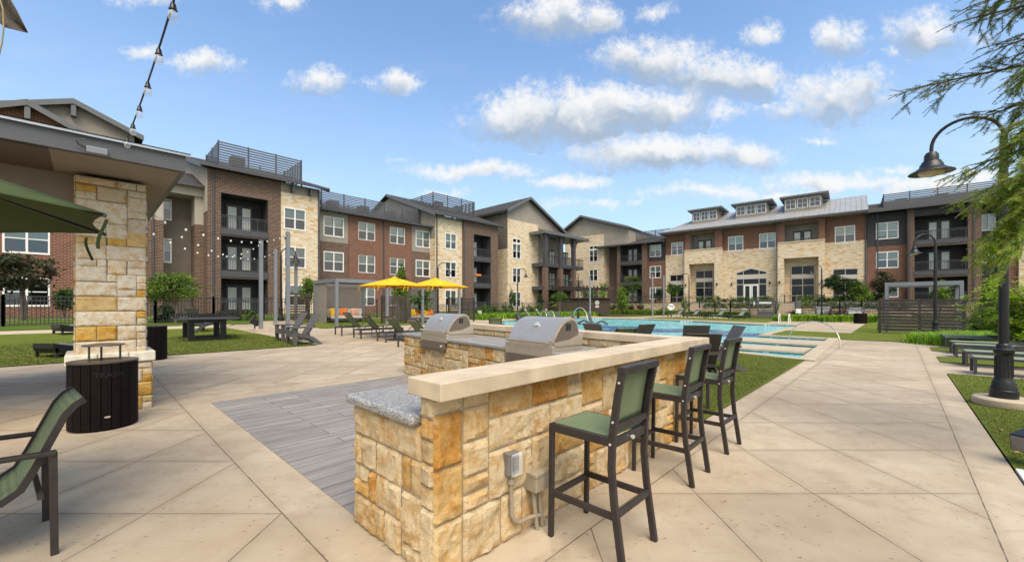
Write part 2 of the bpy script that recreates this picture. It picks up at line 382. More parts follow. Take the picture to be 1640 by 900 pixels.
# ground ------------------------------------------------------------------
def concrete():
    m, t = newmat('patio_concrete'); o = t.n('ShaderNodeTexCoord').outputs['Object']
    s = t.n('ShaderNodeSeparateXYZ', {0: o}); x, y = s.outputs[0], s.outputs[1]
    u = t.vm('DOT_PRODUCT', o, tuple(U)).outputs['Value']; v = t.vm('DOT_PRODUCT', o, tuple(V)).outputs['Value']
    wv = t.vm('ADD', o, t.vm('MULTIPLY', t.vm('SUBTRACT', t.n('ShaderNodeTexNoise', {'Vector': o, 'Scale': 9.0}).outputs['Color'], (.5,.5,.5)).outputs[0], (.006,.006,0)).outputs[0]).outputs[0]
    s2 = t.n('ShaderNodeSeparateXYZ', {0: wv}); x2, y2 = s2.outputs[0], s2.outputs[1]
    def lines(c, off, sp):
        f = t.m('FRACT', t.m('ADD', t.m('DIVIDE', t.m('SUBTRACT', c, off), sp), .5))
        return t.m('MULTIPLY', t.m('ABSOLUTE', t.m('SUBTRACT', f, .5)), sp)
    def one(c, off): return t.m('ABSOLUTE', t.m('SUBTRACT', c, off))
    path = t.m('MULTIPLY', t.m('LESS_THAN', v, 1.5), t.m('GREATER_THAN', v, -.46))
    left = t.m('MAXIMUM', t.m('MULTIPLY', t.m('LESS_THAN', u, .975), t.m('GREATER_THAN', v, 1.5)), t.m('GREATER_THAN', v, 8.3))
    dP = t.m('MINIMUM', lines(x2, .53, .935), lines(y2, 3.23, .97))
    dL = t.m('MINIMUM', lines(x2, -1.66, .97), lines(y2, 2.92, .97))
    dP = t.m('ADD', dP, t.m('SUBTRACT', 1.0, path)); dL = t.m('ADD', dL, t.m('SUBTRACT', 1.0, left))
    bd = t.m('MINIMUM', t.m('MINIMUM', one(v, 1.5), one(v, -.46)), t.m('ADD', one(u, .975), t.m('LESS_THAN', v, 1.5)))
    bd = t.m('MINIMUM', bd, t.m('ADD', one(v, 8.3), t.m('LESS_THAN', u, .975)))
    d = t.m('MINIMUM', t.m('MINIMUM', dP, dL), bd)
    ln = t.m('MULTIPLY', t.rng(d, .002, .0058, 1, 0), t.rng(t.noise(o, 6, 3), .3, .6, .55, 1))
    near = t.rng(d, .0, .09, .22, 0)
    def cell(ax, ay): return t.n('ShaderNodeTexWhiteNoise', {'Vector': t.n('ShaderNodeCombineXYZ', {0: t.m('FLOOR', t.m('DIVIDE', t.m('SUBTRACT', x2, ax), .95)), 1: t.m('FLOOR', t.m('DIVIDE', t.m('SUBTRACT', y2, ay), .97)), 2: t.m('FLOOR', t.m('DIVIDE', t.m('ADD', v, .46), 1.96))}).outputs[0]}, noise_dimensions='3D').outputs['Value']
    slab = t.mix(path, *[t.n('ShaderNodeCombineColor', {0: q, 1: q, 2: q}).outputs[0] for q in (cell(-1.66, 2.92), cell(.53, 3.23))])
    slabv = t.rng(t.n('ShaderNodeSeparateColor', {0: slab}).outputs[0], 0, 1, .90, 1.07, False)
    big = t.noise(o, .55, 5, .6); mid = t.noise(o, 3.5, 5, .6); fine = t.noise(o, 90, 3, .6)
    c = t.ramp(big, [(.3, (.34,.272,.19)), (.5, (.415,.34,.245)), (.7, (.47,.395,.295))])
    c = t.mix(t.rng(mid, .42, .72, 0, .55), c, (.31,.235,.155)); c = t.mix(t.rng(t.noise(t.vm('ADD', o, (17, 5, 0)).outputs[0], 1.3, 6, .65), .52, .72, 0, .5), c, (.50,.42,.32))
    st = t.n('ShaderNodeTexNoise', {'Vector': t.vm('MULTIPLY', o, (1.0, 9.0, 1)).outputs[0], 'Scale': 2.0, 'Detail': 4.0}).outputs['Fac']
    c = t.mix(t.rng(st, .55, .75, 0, .22), c, (.27,.20,.135))
    c = t.mix(t.rng(fine, .35, .7, .12, 0, False), c, (.22,.17,.12))
    jw = t.vm('ADD', o, t.vm('MULTIPLY', t.n('ShaderNodeTexNoise', {'Vector': o, 'Scale': 40.0}).outputs['Color'], (.02, .02, 0)).outputs[0]).outputs[0]
    vo = t.n('ShaderNodeTexVoronoi', {'Vector': t.vm('MULTIPLY', jw, (.6, 1.25, 1)).outputs[0], 'Scale': 19.0, 'Randomness': 1.0})
    pit = t.m('MULTIPLY', t.rng(vo.outputs['Distance'], .07, .21, 1, 0), t.rng(t.noise(o, 1.7, 5, .7), .36, .56, .0, 1))
    pit = t.m('MULTIPLY', pit, t.rng(t.noise(o, 27, 2), .40, .52, 0, 1))
    v3 = t.n('ShaderNodeTexVoronoi', {'Vector': jw, 'Scale': 5.5, 'Randomness': 1.0})
    pit = t.m('MAXIMUM', pit, t.m('MULTIPLY', t.rng(v3.outputs['Distance'], .035, .07, 1, 0), t.rng(t.noise(o, 3.1, 2), .5, .56, 0, 1)))
    c = t.mix(t.m('MULTIPLY', pit, .75), c, (.13,.095,.065))
    vo2 = t.n('ShaderNodeTexVoronoi', {'Vector': o, 'Scale': 1.1, 'Randomness': 1.0})
    stain = t.m('MULTIPLY', t.rng(vo2.outputs['Distance'], .0, .34, .35, 0), t.rng(t.noise(o, 7, 4), .45, .65, 0, 1))
    c = t.mix(stain, c, (.22,.15,.09))
    c = t.mix(1.0, c, t.n('ShaderNodeCombineColor', {0: slabv, 1: slabv, 2: slabv}).outputs[0], 'MULTIPLY')
    c = t.mix(near, c, (.24,.175,.115)); c = t.mix(t.m('MULTIPLY', ln, .88), c, (.07,.055,.04))
    hgt = t.m('SUBTRACT', t.m('ADD', t.m('MULTIPLY', fine, .25), t.m('MULTIPLY', mid, .2)), t.m('ADD', t.m('MULTIPLY', pit, .7), t.m('MULTIPLY', ln, 1.5)))
    return fin(m, t, c, .78, 0, hgt, .5, .006, .35)
M['concrete'] = concrete()
M['concrete_pale'] = plain('pale_concrete', (.44,.36,.265), .8, 0, .12, 2.2, .25, 45)
M['coping'] = plain('pool_coping_stone', (.42,.34,.24), .75, 0, .14, 3, .2, 60)
def planks():
    m, t = newmat('wood_look_tile'); o = oc(t)
    bt = t.n('ShaderNodeTexBrick', {'Vector': o, 'Color1': (0,0,0,1), 'Color2': (1,1,1,1), 'Mortar': (.5,.5,.5,1), 'Scale': 1.0, 'Mortar Size': .005, 'Mortar Smooth': 0.0, 'Brick Width': 1.2, 'Row Height': .2}, offset=.37)
    off = t.vm('MULTIPLY', bt.outputs['Color'], (9.0, 5.0, 3.0)).outputs[0]
    p = t.vm('ADD', t.vm('MULTIPLY', o, (.7, 6.0, 1)).outputs[0], off).outputs[0]
    gr = t.noise(p, 2.2, 6, .6)
    c = t.ramp(gr, [(.28, (.155,.138,.126)), (.45, (.235,.212,.193)), (.58, (.295,.268,.243)), (.75, (.35,.32,.29))])
    c = t.mix(t.m('MULTIPLY', bt.outputs['Color'], .5), c, (.19,.17,.157))
    return fin(m, t, t.mix(bt.outputs['Fac'], c, (.075,.068,.062)), .5, 0, t.m('SUBTRACT', t.m('MULTIPLY', gr, .2), bt.outputs['Fac']), .35, .004, .4)
M['planks'] = planks()
def turf(name, a, b, c3, stripes=True):
    m, t = newmat(name); o = oc(t)
    big = t.noise(o, .8, 5, .6); st = t.n('ShaderNodeTexNoise', {'Vector': t.vm('MULTIPLY', o, (.6, 3.0, 1)).outputs[0], 'Scale': 2.5, 'Detail': 3.0}).outputs['Fac']
    fi = t.noise(o, 120, 3, .7); md = t.noise(o, 22, 4, .7)
    c = t.mix(t.rng(big, .35, .65), a, b); c = t.mix(t.rng(st, .45, .7, 0, .5), c, c3)
    c = t.mix(t.rng(fi, .4, .65, .6, 0, False), c, tuple(x*.42 for x in a)); c = t.mix(t.rng(md, .4, .7, 0, .35), c, tuple(x*1.4 for x in b))
    return fin(m, t, c, .95, 0, t.m('ADD', fi, md), .9, .02, .1)
M['turf'] = turf('artificial_turf', (.125,.155,.024), (.16,.195,.032), (.09,.12,.02))
M['lawn'] = turf('lawn_grass', (.08,.13,.02), (.12,.17,.03), (.06,.085,.022))
M['mulch'] = turf('mulch_bed', (.055,.04,.028), (.075,.055,.036), (.04,.045,.02))
M['terrain'] = turf('terrain_grass', (.075,.095,.025), (.10,.115,.035), (.075,.06,.035))
def water():
    m, t = newmat('pool_water'); o = oc(t)
    big = t.noise(o, .16, 3, .5); n1 = t.noise(t.vm('MULTIPLY', o, (1.0, .7, 1)).outputs[0], 1.6, 5, .65); n2 = t.noise(o, 7, 4, .6)
    c = t.ramp(n1, [(.25, (.06,.37,.43)), (.45, (.13,.52,.57)), (.6, (.27,.66,.70)), (.75, (.60,.83,.84))])
    dk = None
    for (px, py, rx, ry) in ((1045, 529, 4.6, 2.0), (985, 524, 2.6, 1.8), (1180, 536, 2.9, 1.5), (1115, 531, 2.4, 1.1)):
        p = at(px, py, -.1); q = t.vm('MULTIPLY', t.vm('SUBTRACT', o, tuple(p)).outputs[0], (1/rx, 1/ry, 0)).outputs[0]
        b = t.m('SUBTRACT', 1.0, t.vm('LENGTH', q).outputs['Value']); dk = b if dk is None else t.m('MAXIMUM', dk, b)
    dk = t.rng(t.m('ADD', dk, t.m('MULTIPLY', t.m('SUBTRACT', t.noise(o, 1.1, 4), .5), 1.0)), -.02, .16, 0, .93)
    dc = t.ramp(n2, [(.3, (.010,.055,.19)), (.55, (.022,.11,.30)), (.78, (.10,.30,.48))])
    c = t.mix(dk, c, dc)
    fo = t.m('MULTIPLY', t.rng(n2, .53, .66), t.rng(t.noise(o, .55, 4, .6), .42, .58))
    c = t.mix(t.m('MULTIPLY', fo, .75), c, (.72,.86,.87))
    h = t.m('ADD', t.m('MULTIPLY', t.noise(o, 2.2, 5, .6), 1.0), t.m('MULTIPLY', t.noise(o, 9, 3), .3))
    return fin(m, t, c, .12, 0, h, .9, .09, .28)
M['water'] = water()
def pooltile():
    m, t = newmat('pool_wall_tile'); o = oc(t)
    w = wallvec(t)
    bt = t.n('ShaderNodeTexBrick', {'Vector': w, 'Color1': (.035,.10,.13,1), 'Color2': (.07,.17,.20,1), 'Mortar': (.25,.35,.36,1), 'Scale': 1.0, 'Mortar Size': .006, 'Brick Width': .15, 'Row Height': .15}, offset=0)
    return fin(m, t, bt.outputs[0], .2)
M['pool_tile'] = pooltile()
# stone, stainless, fabrics ------------------------------------------------
def rockmat():
    m, t = newmat('rough_limestone'); o = oc(t)
    a = t.n('ShaderNodeVertexColor', layer_name='tint').outputs[0]
    n1 = t.noise(o, 9, 6, .65); n2 = t.noise(o, 45, 4, .65); n3 = t.noise(t.vm('MULTIPLY', o, (1, 1, 3)).outputs[0], 4, 5, .6)
    c = t.mix(t.rng(n1, .45, .64, 0, .75), a, t.mix(1.0, a, (.80,.58,.30), 'MULTIPLY')); c = t.mix(t.rng(t.noise(t.vm('ADD', o, (3.3, 7.1, 1.7)).outputs[0], 6, 5, .7), .5, .68, 0, .36), c, (.55,.425,.25))
    c = t.mix(t.rng(n3, .55, .72, 0, .5), c, (.56,.43,.25))
    c = t.mix(t.rng(n2, .32, .52, .35, 0), c, t.mix(1.0, a, (.5,.42,.33), 'MULTIPLY'))
    return fin(m, t, c, .9, 0, t.m('ADD', n1, t.m('MULTIPLY', n2, .6)), .8, .012, .2)
M['rock'] = rockmat()
M['mortar'] = plain('stone_mortar', (.43,.345,.235), .95, 0, .15, 8, .4, 90)
M['cap'] = plain('sawn_limestone_cap', (.50,.405,.285), .7, 0, .2, 4.0, .25, 55)
def granite():
    m, t = newmat('speckled_granite'); o = oc(t)
    v = t.n('ShaderNodeTexVoronoi', {'Vector': o, 'Scale': 150.0}).outputs['Color']
    g1 = t.n('ShaderNodeSeparateColor', {0: v}).outputs[0]
    c = t.ramp(g1, [(0, (.03,.03,.03)), (.16, (.11,.105,.10)), (.34, (.28,.275,.265)), (.62, (.41,.40,.385)), (1, (.55,.54,.52))], 'CONSTANT')
    c = t.mix(t.m('MULTIPLY', t.noise(o, 14, 4), .5), c, (.31,.305,.295))
    return fin(m, t, c, .28, 0, t.noise(o, 60, 2), .05, .003)
M['granite'] = granite()
def brushed(name, col, rough):
    m, t = newmat(name); o = oc(t)
    st = t.noise(t.vm('MULTIPLY', o, (3, 3, 220)).outputs[0], 1.0, 3)
    sm = t.noise(o, 5, 5, .6)
    c = t.mix(t.rng(sm, .4, .75, 0, .45), col, tuple(x*.72 for x in col))
    r = t.m('ADD', rough, t.m('MULTIPLY', t.m('SUBTRACT', sm, .5), .3))
    p = t.n('ShaderNodeBsdfPrincipled', {'Base Color': c, 'Metallic': .8, 'Roughness': r, 'Normal': t.n('ShaderNodeBump', {'Height': st, 'Strength': .12, 'Distance': .002}).outputs[0]})
    t.n('ShaderNodeOutputMaterial', {0: p.outputs[0]}); return m
M['steel'] = brushed('brushed_stainless', (.64,.56,.465), .40)
M['steel_dark'] = brushed('heat_stained_stainless', (.25,.205,.165), .42)
M['chrome'] = plain('polished_handrail', (.70,.69,.66), .3, .5, .05)
def sling(name, col):
    m, t = newmat(name); o = oc(t); s = t.n('ShaderNodeSeparateXYZ', {0: o})
    wx = t.m('SINE', t.m('MULTIPLY', s.outputs[0], 1500)); wy = t.m('SINE', t.m('MULTIPLY', t.m('ADD', s.outputs[1], s.outputs[2]), 700))
    k = t.rng(t.m('ADD', t.m('MULTIPLY', wx, .35), wy), -1.2, 1.2, .82, 1.14, False)
    k2 = t.m('MULTIPLY', k, t.rng(t.noise(o, 5, 4), .3, .7, .9, 1.1, False))
    c = t.mix(1.0, col, t.n('ShaderNodeCombineColor', {0: k2, 1: k2, 2: k2}).outputs[0], 'MULTIPLY')
    p = t.n('ShaderNodeBsdfPrincipled', {'Base Color': c, 'Roughness': .7, 'Specular IOR Level': .3})
    tr = t.n('ShaderNodeBsdfTranslucent', {0: c}); mx = t.n('ShaderNodeMixShader', {0: .22, 1: p.outputs[0], 2: tr.outputs[0]})
    t.n('ShaderNodeOutputMaterial', {0: mx.outputs[0]}); return m
M['sling'] = sling('green_sling', (.19,.24,.135))
M['sling_pale'] = sling('pale_green_sling', (.27,.32,.22))
M['frame'] = plain('bronze_aluminium', (.036,.030,.028), .45, .1, .2, 9, .05, 200, .35)
M['frame_grey'] = plain('charcoal_aluminium', (.055,.054,.056), .45, .2, .1, 10)
M['poly_grey'] = plain('grey_poly_lumber', (.085,.082,.08), .6, 0, .12, 12, .1, 120)
M['poly_dark'] = plain('brown_poly_lumber', (.05,.04,.034), .6, 0, .12, 12, .1, 120)
M['lounger'] = plain('moulded_grey_plastic', (.075,.078,.085), .4, 0, .06, 3)
M['black'] = plain('black_powdercoat', (.008,.008,.009), .42, .0, .15, 15)
M['post_grey'] = plain('grey_steel_post', (.20,.215,.235), .45, .2, .08, 3)
M['plastic_grey'] = plain('outlet_cover_grey', (.16,.15,.14), .35)
M['beige_pvc'] = plain('beige_painted_conduit', (.30,.25,.18), .55, 0, .1, 20)
M['wood_dark'] = plain('dark_stained_wood', (.04,.028,.022), .7, 0, .35, 5, .3, 40)
M['wood_grey'] = plain('weathered_dark_wood', (.038,.030,.028), .75, 0, .35, 5, .3, 40)
M['can'] = plain('dark_brown_slats', (.008,.0055,.005), .62, 0, .25, 10, .1, 90, .1)
M['can_top'] = plain('bronze_can_top', (.085,.072,.062), .42, .3, .1, 10)
M['tiki'] = plain('dark_tiki_planks', (.055,.038,.028), .8, 0, .4, 4, .3, 30)
M['cream'] = plain('cream_cushion', (.55,.50,.43), .9, 0, .08, 4)
M['orange'] = plain('orange_cushion', (.62,.17,.03), .9, 0, .1, 6)
M['yellowc'] = plain('yellow_cushion', (.78,.44,.02), .9, 0, .1, 6)
M['white'] = plain('white_plastic', (.75,.75,.73), .45, 0, .05)
M['badge'] = plain('metal_badge', (.7,.66,.58), .3, .6, .05)
M['screen'] = plain('grey_mesh_canvas', (.21,.19,.165), .9, 0, .06, 3)
M['bark'] = plain('tree_bark', (.11,.085,.065), .95, 0, .35, 8, .8, 25)
M['soffit'] = plain('brown_soffit', (.085,.062,.045), .7, 0, .1, 3)
M['fascia'] = plain('slate_fascia', (.085,.09,.10), .5, 0, .06, 1.5)
M['rock_plain'] = plain('pale_ledge_stone', (.68,.62,.51), .9, 0, .2, 9, .6, 40)
M['pane_'] = plain('dark_window_pane', (.05,.065,.085), .05, 0, .1, 1, 0, 60, 1.0); M['pane_dark'] = plain('dark_tinted_pane', (.012,.014,.018), .04, 0, .2, .8, 0, 60, .35)
M['beam'] = plain('taupe_beam', (.215,.18,.145), .75, 0, .08, 2.5)
M['flash'] = plain('galvanised_edge', (.62,.64,.65), .35, .7, .1, 3)
M['lampglass'] = plain('opal_lamp_lens', (.55,.48,.36), .3, 0, .1)
M['navy'] = plain('sign_charcoal', (.05,.054,.062), .5)
M['leafdark'] = plain('dark_dry_leaf', (.045,.032,.018), .7, 0, .6, 60)
M['leafvein'] = plain('pale_leaf_vein', (.30,.25,.14), .7)
M['leaf'] = tinted('foliage', .55, .35, .2, 3)
M['blade'] = tinted('turf_blades', .8, .25, .15, 2)
def canopy(name, col, tr_):
    m, t = newmat(name); o = oc(t); k = t.rng(t.noise(o, 4, 4), .3, .7, .9, 1.1, False)
    c = t.mix(1.0, col, t.n('ShaderNodeCombineColor', {0: k, 1: k, 2: k}).outputs[0], 'MULTIPLY')
    p = t.n('ShaderNodeBsdfPrincipled', {'Base Color': c, 'Roughness': .8, 'Specular IOR Level': .2, 'Normal': t.n('ShaderNodeBump', {'Height': t.noise(o, 6, 3), 'Strength': .25, 'Distance': .02}).outputs[0]})
    tr = t.n('ShaderNodeBsdfTranslucent', {0: c}); mx = t.n('ShaderNodeMixShader', {0: tr_, 1: p.outputs[0], 2: tr.outputs[0]})
    t.n('ShaderNodeOutputMaterial', {0: mx.outputs[0]}); return m
M['canopy_yellow'] = canopy('yellow_canopy', (.92,.58,.035), .35)
M['canopy_green'] = canopy('green_canopy', (.06,.08,.025), .12)
# ------------------------------------------------------------------ ground sheets
def area(p): return sum(a[0]*b[1]-b[0]*a[1] for a, b in zip(p, p[1:]+p[:1]))/2
def sheet(name, poly, mat, dz, cell=0, hole=None, rng=None, kind='structure', flat=False, thick=0):
    bm = bmesh.new()
    def loop(pts):
        vs = [bm.verts.new((p[0], p[1], 0)) for p in pts]
        return [bm.edges.new((a, b)) for a, b in zip(vs, vs[1:]+vs[:1])]
    ed = loop(poly)
    if hole: ed += loop(hole)
    bmesh.ops.triangle_fill(bm, use_beauty=True, use_dissolve=False, edges=ed)
    if cell:
        x0, y0, x1, y1 = rng or (min(p[0] for p in poly), min(p[1] for p in poly), max(p[0] for p in poly), max(p[1] for p in poly))
        for ax, lo, hi in ((0, x0, x1), (1, y0, y1)):
            c = math.ceil(lo/cell)*cell
            while c < hi:
                co = [0,0,0]; no = [0,0,0]; co[ax] = c; no[ax] = 1
                bmesh.ops.bisect_plane(bm, geom=bm.verts[:]+bm.edges[:]+bm.faces[:], plane_co=co, plane_no=no, dist=1e-5); c += cell
    for v in bm.verts: v.co.z = (0 if flat else gz(v.co.x, v.co.y))+dz
    bmesh.ops.recalc_face_normals(bm, faces=bm.faces)
    if bm.faces and sum(f.normal.z for f in bm.faces) < 0: bmesh.ops.reverse_faces(bm, faces=bm.faces)
    me = bpy.data.meshes.new(name); bm.to_mesh(me); bm.free(); me.materials.append(mat)
    o = bpy.data.objects.new(name, me); COL.objects.link(o); o['kind'] = kind
    if thick:
        md = o.modifiers.new('solid', 'SOLIDIFY'); md.thickness = thick; md.offset = -1
    return o
def xy(p): return (p[0], p[1])
POOL = [(-.8, 38.3)]+[xy(at(*p)) for p in ((925,508.6),(1040,511),(1100,513.6),(1202,518.6),(1284,520.8),(1216,536.8),(1328,542.5),(1284,574.5),(1130,558.5),(1060,551),(900,538),(790,522))]
if area(POOL) < 0: POOL.reverse()
def offset(poly, d):
    out = []; n = len(poly)
    for i in range(n):
        p0, p, p1 = (Vector((*poly[j % n], 0)) for j in (i-1, i, i+1))
        a = (p-p0).normalized(); b = (p1-p).normalized(); na = Vector((a.y, -a.x, 0)); nb = Vector((b.y, -b.x, 0))
        m = (na+nb).normalized(); k = d/max(.35, m.dot(na)); out.append((p.x+m.x*k, p.y+m.y*k))
    return out
BIG = [(-350,-60),(350,-60),(350,420),(-350,420)]
sheet('terrain', BIG, M['terrain'], -.06, 1.5, offset(POOL, .2), (-45, 4, 62, 80))
pat = [uv(-9,-.75), uv(12.93,-.75), uv(12.93,-4.2), uv(23.5,-4.2), uv(23.5,-.75), xy(at(1480,549)), xy(at(1392,517)), xy(at(1300,513.5)), xy(at(1205,511.5)), xy(at(1100,507)),
       (12.6, 50.2), (10.4, 51.2), (-.9, 41.6), (-6.2, 37.4), uv(14,27.4), uv(6.3,26.6), uv(4.6,23.6), uv(5.9,15.55), uv(-9,15.55)]
sheet('patio', pat, M['concrete'], 0, 1.0, POOL, (-30, 8, 30, 60))
sheet('tiled_patio', [uv(1.315,1.9), uv(1.315,7.62), uv(4.95,7.62), uv(4.2,4.2), uv(4.2,1.9)], M['planks'], .004, flat=True)
o = bpy.data.objects['tiled_patio']; o.data.transform(Matrix.Rotation(-A_U, 4, 'Z')); o.rotation_euler.z = A_U
sheet('walkway', [uv(-14,23.5), uv(4.6,23.5), uv(5.2,24.8), uv(-14,24.8)], M['concrete_pale'], .02, 1.0)
sheet('walkway', [uv(-14,30.6), uv(6,30.6), uv(6,31.5), uv(-14,31.5)], M['concrete_pale'], .02, 1.0)
sheet('turf_lawn', [uv(-14,15.55), uv(5.9,15.55), uv(4.6,23.5), uv(-14,23.5)], M['turf'], .022, 1.0)
sheet('lawn', [uv(-14,24.8), uv(6.3,24.8), uv(6.8,26.5), uv(14,27.3), uv(13,33), uv(-14,33)], M['lawn'], .012, 1.0)
sheet('turf_lawn', [uv(8.2,21.2), uv(16.5,21.2), uv(17.5,27.0), uv(8.6,26.6)], M['turf'], .022, 1.0)
sheet('turf_lawn', [uv(5.5,1.82), uv(13.55,1.82), xy(at(1282,577)), xy(at(1130,561)), uv(9.4,5.6), uv(6.2,5.2)], M['turf'], .022, flat=True)
sheet('turf_lawn', [uv(1.0,-.76), uv(12.93,-.76), uv(12.93,-9), uv(1.0,-9)], M['turf'], .012, flat=True)
sheet('turf_lawn', [uv(15.3,-.78), uv(16.9,-.78), uv(16.9,-4.2), uv(15.3,-4.2)], M['turf'], .018, flat=True)
sheet('turf_lawn', [uv(18.9,-.78), uv(20.4,-.78), uv(20.4,-4.2), uv(18.9,-4.2)], M['turf'], .018, flat=True)
sheet('turf_lawn', [xy(at(*p)) for p in ((1236,536.0),(1345,544),(1480,549.5),(1520,530),(1430,514),(1388,517.5),(1363,534),(1255,529.3))], M['turf'], .02, flat=True)
sheet('turf_lawn', [xy(at(*p)) for p in ((1030,509.3),(1060,507.6),(1120,508.5),(1205,511.2),(1246,512.6),(1228,516.6),(1120,512.6))], M['turf'], .02, flat=True)
sheet('mulch_bed', [uv(23.5,-.9), uv(23.5,-12), uv(12.93,-12), uv(12.93,-4.25), uv(23.4,-4.25)], M['mulch'], .01, flat=True)
# pool: water, tiled wall, coping and the two narrow bridges by the shallow steps
sheet('water', POOL, M['water'], -.10, 0, flat=True)
b = MB(); off = offset(POOL, .33); lip = offset(POOL, -.03); n = len(POOL)
for i in range(n):
    j = (i+1) % n
    b.add([(*POOL[i],-.05),(*POOL[j],-.05),(*POOL[j],-.6),(*POOL[i],-.6)], [(0,1,2,3)])
b.build('pool_wall', M['pool_tile'], fix=False)['kind'] = 'structure'
b = MB()
for i in range(n):
    j = (i+1) % n
    b.add([(*lip[i],.03),(*lip[j],.03),(*off[j],.03),(*off[i],.03),(*lip[i],-.045),(*lip[j],-.045),(*off[j],-.045),(*off[i],-.045)],
          [(0,1,2,3),(4,7,6,5),(0,4,5,1),(2,6,7,3)])
b.build('pool_coping', M['coping'])['kind'] = 'structure'
for q in (((1185,540.8),(1322,547.2),(1309,553),(1185,545.4)), ((1148,549.6),(1299,557.8),(1286,564.2),(1148,555.3))):
    b = MB(); P = [at(*p) for p in q]
    b.prism([xy(p) for p in P], 'z', -.6, -.055); o = b.build('pool_wall', M['pool_tile']); o['kind'] = 'structure'
    b = MB(); c = sum((Vector(xy(p)) for p in P), Vector((0,0)))/4
    b.prism([tuple(c+(Vector(xy(p))-c)*1.015) for p in P], 'z', -.05, .024); o = b.build('pool_coping', M['coping'], bevel=.008); o['kind'] = 'structure'
for px, py in ((1100,514.4), (957,509.8), (1236,519.8)):       # depth markers on the waterline
    b = MB(); p = at(px, py, -.02)
    for k in range(4): b.box((p.x-.6+k*.3, p.y-.06, -.055), (p.x-.4+k*.3, p.y-.045, -.005))
    tag(b.build('depth_marker', M['white']), {1100: 'white depth marker on the far pool edge in front of the loungers', 957: 'white depth marker on the far pool edge by the tiki bar', 1236: 'white depth marker on the pool edge by the ladder rails'}[px], 'pool marker', 'pool depth markers')

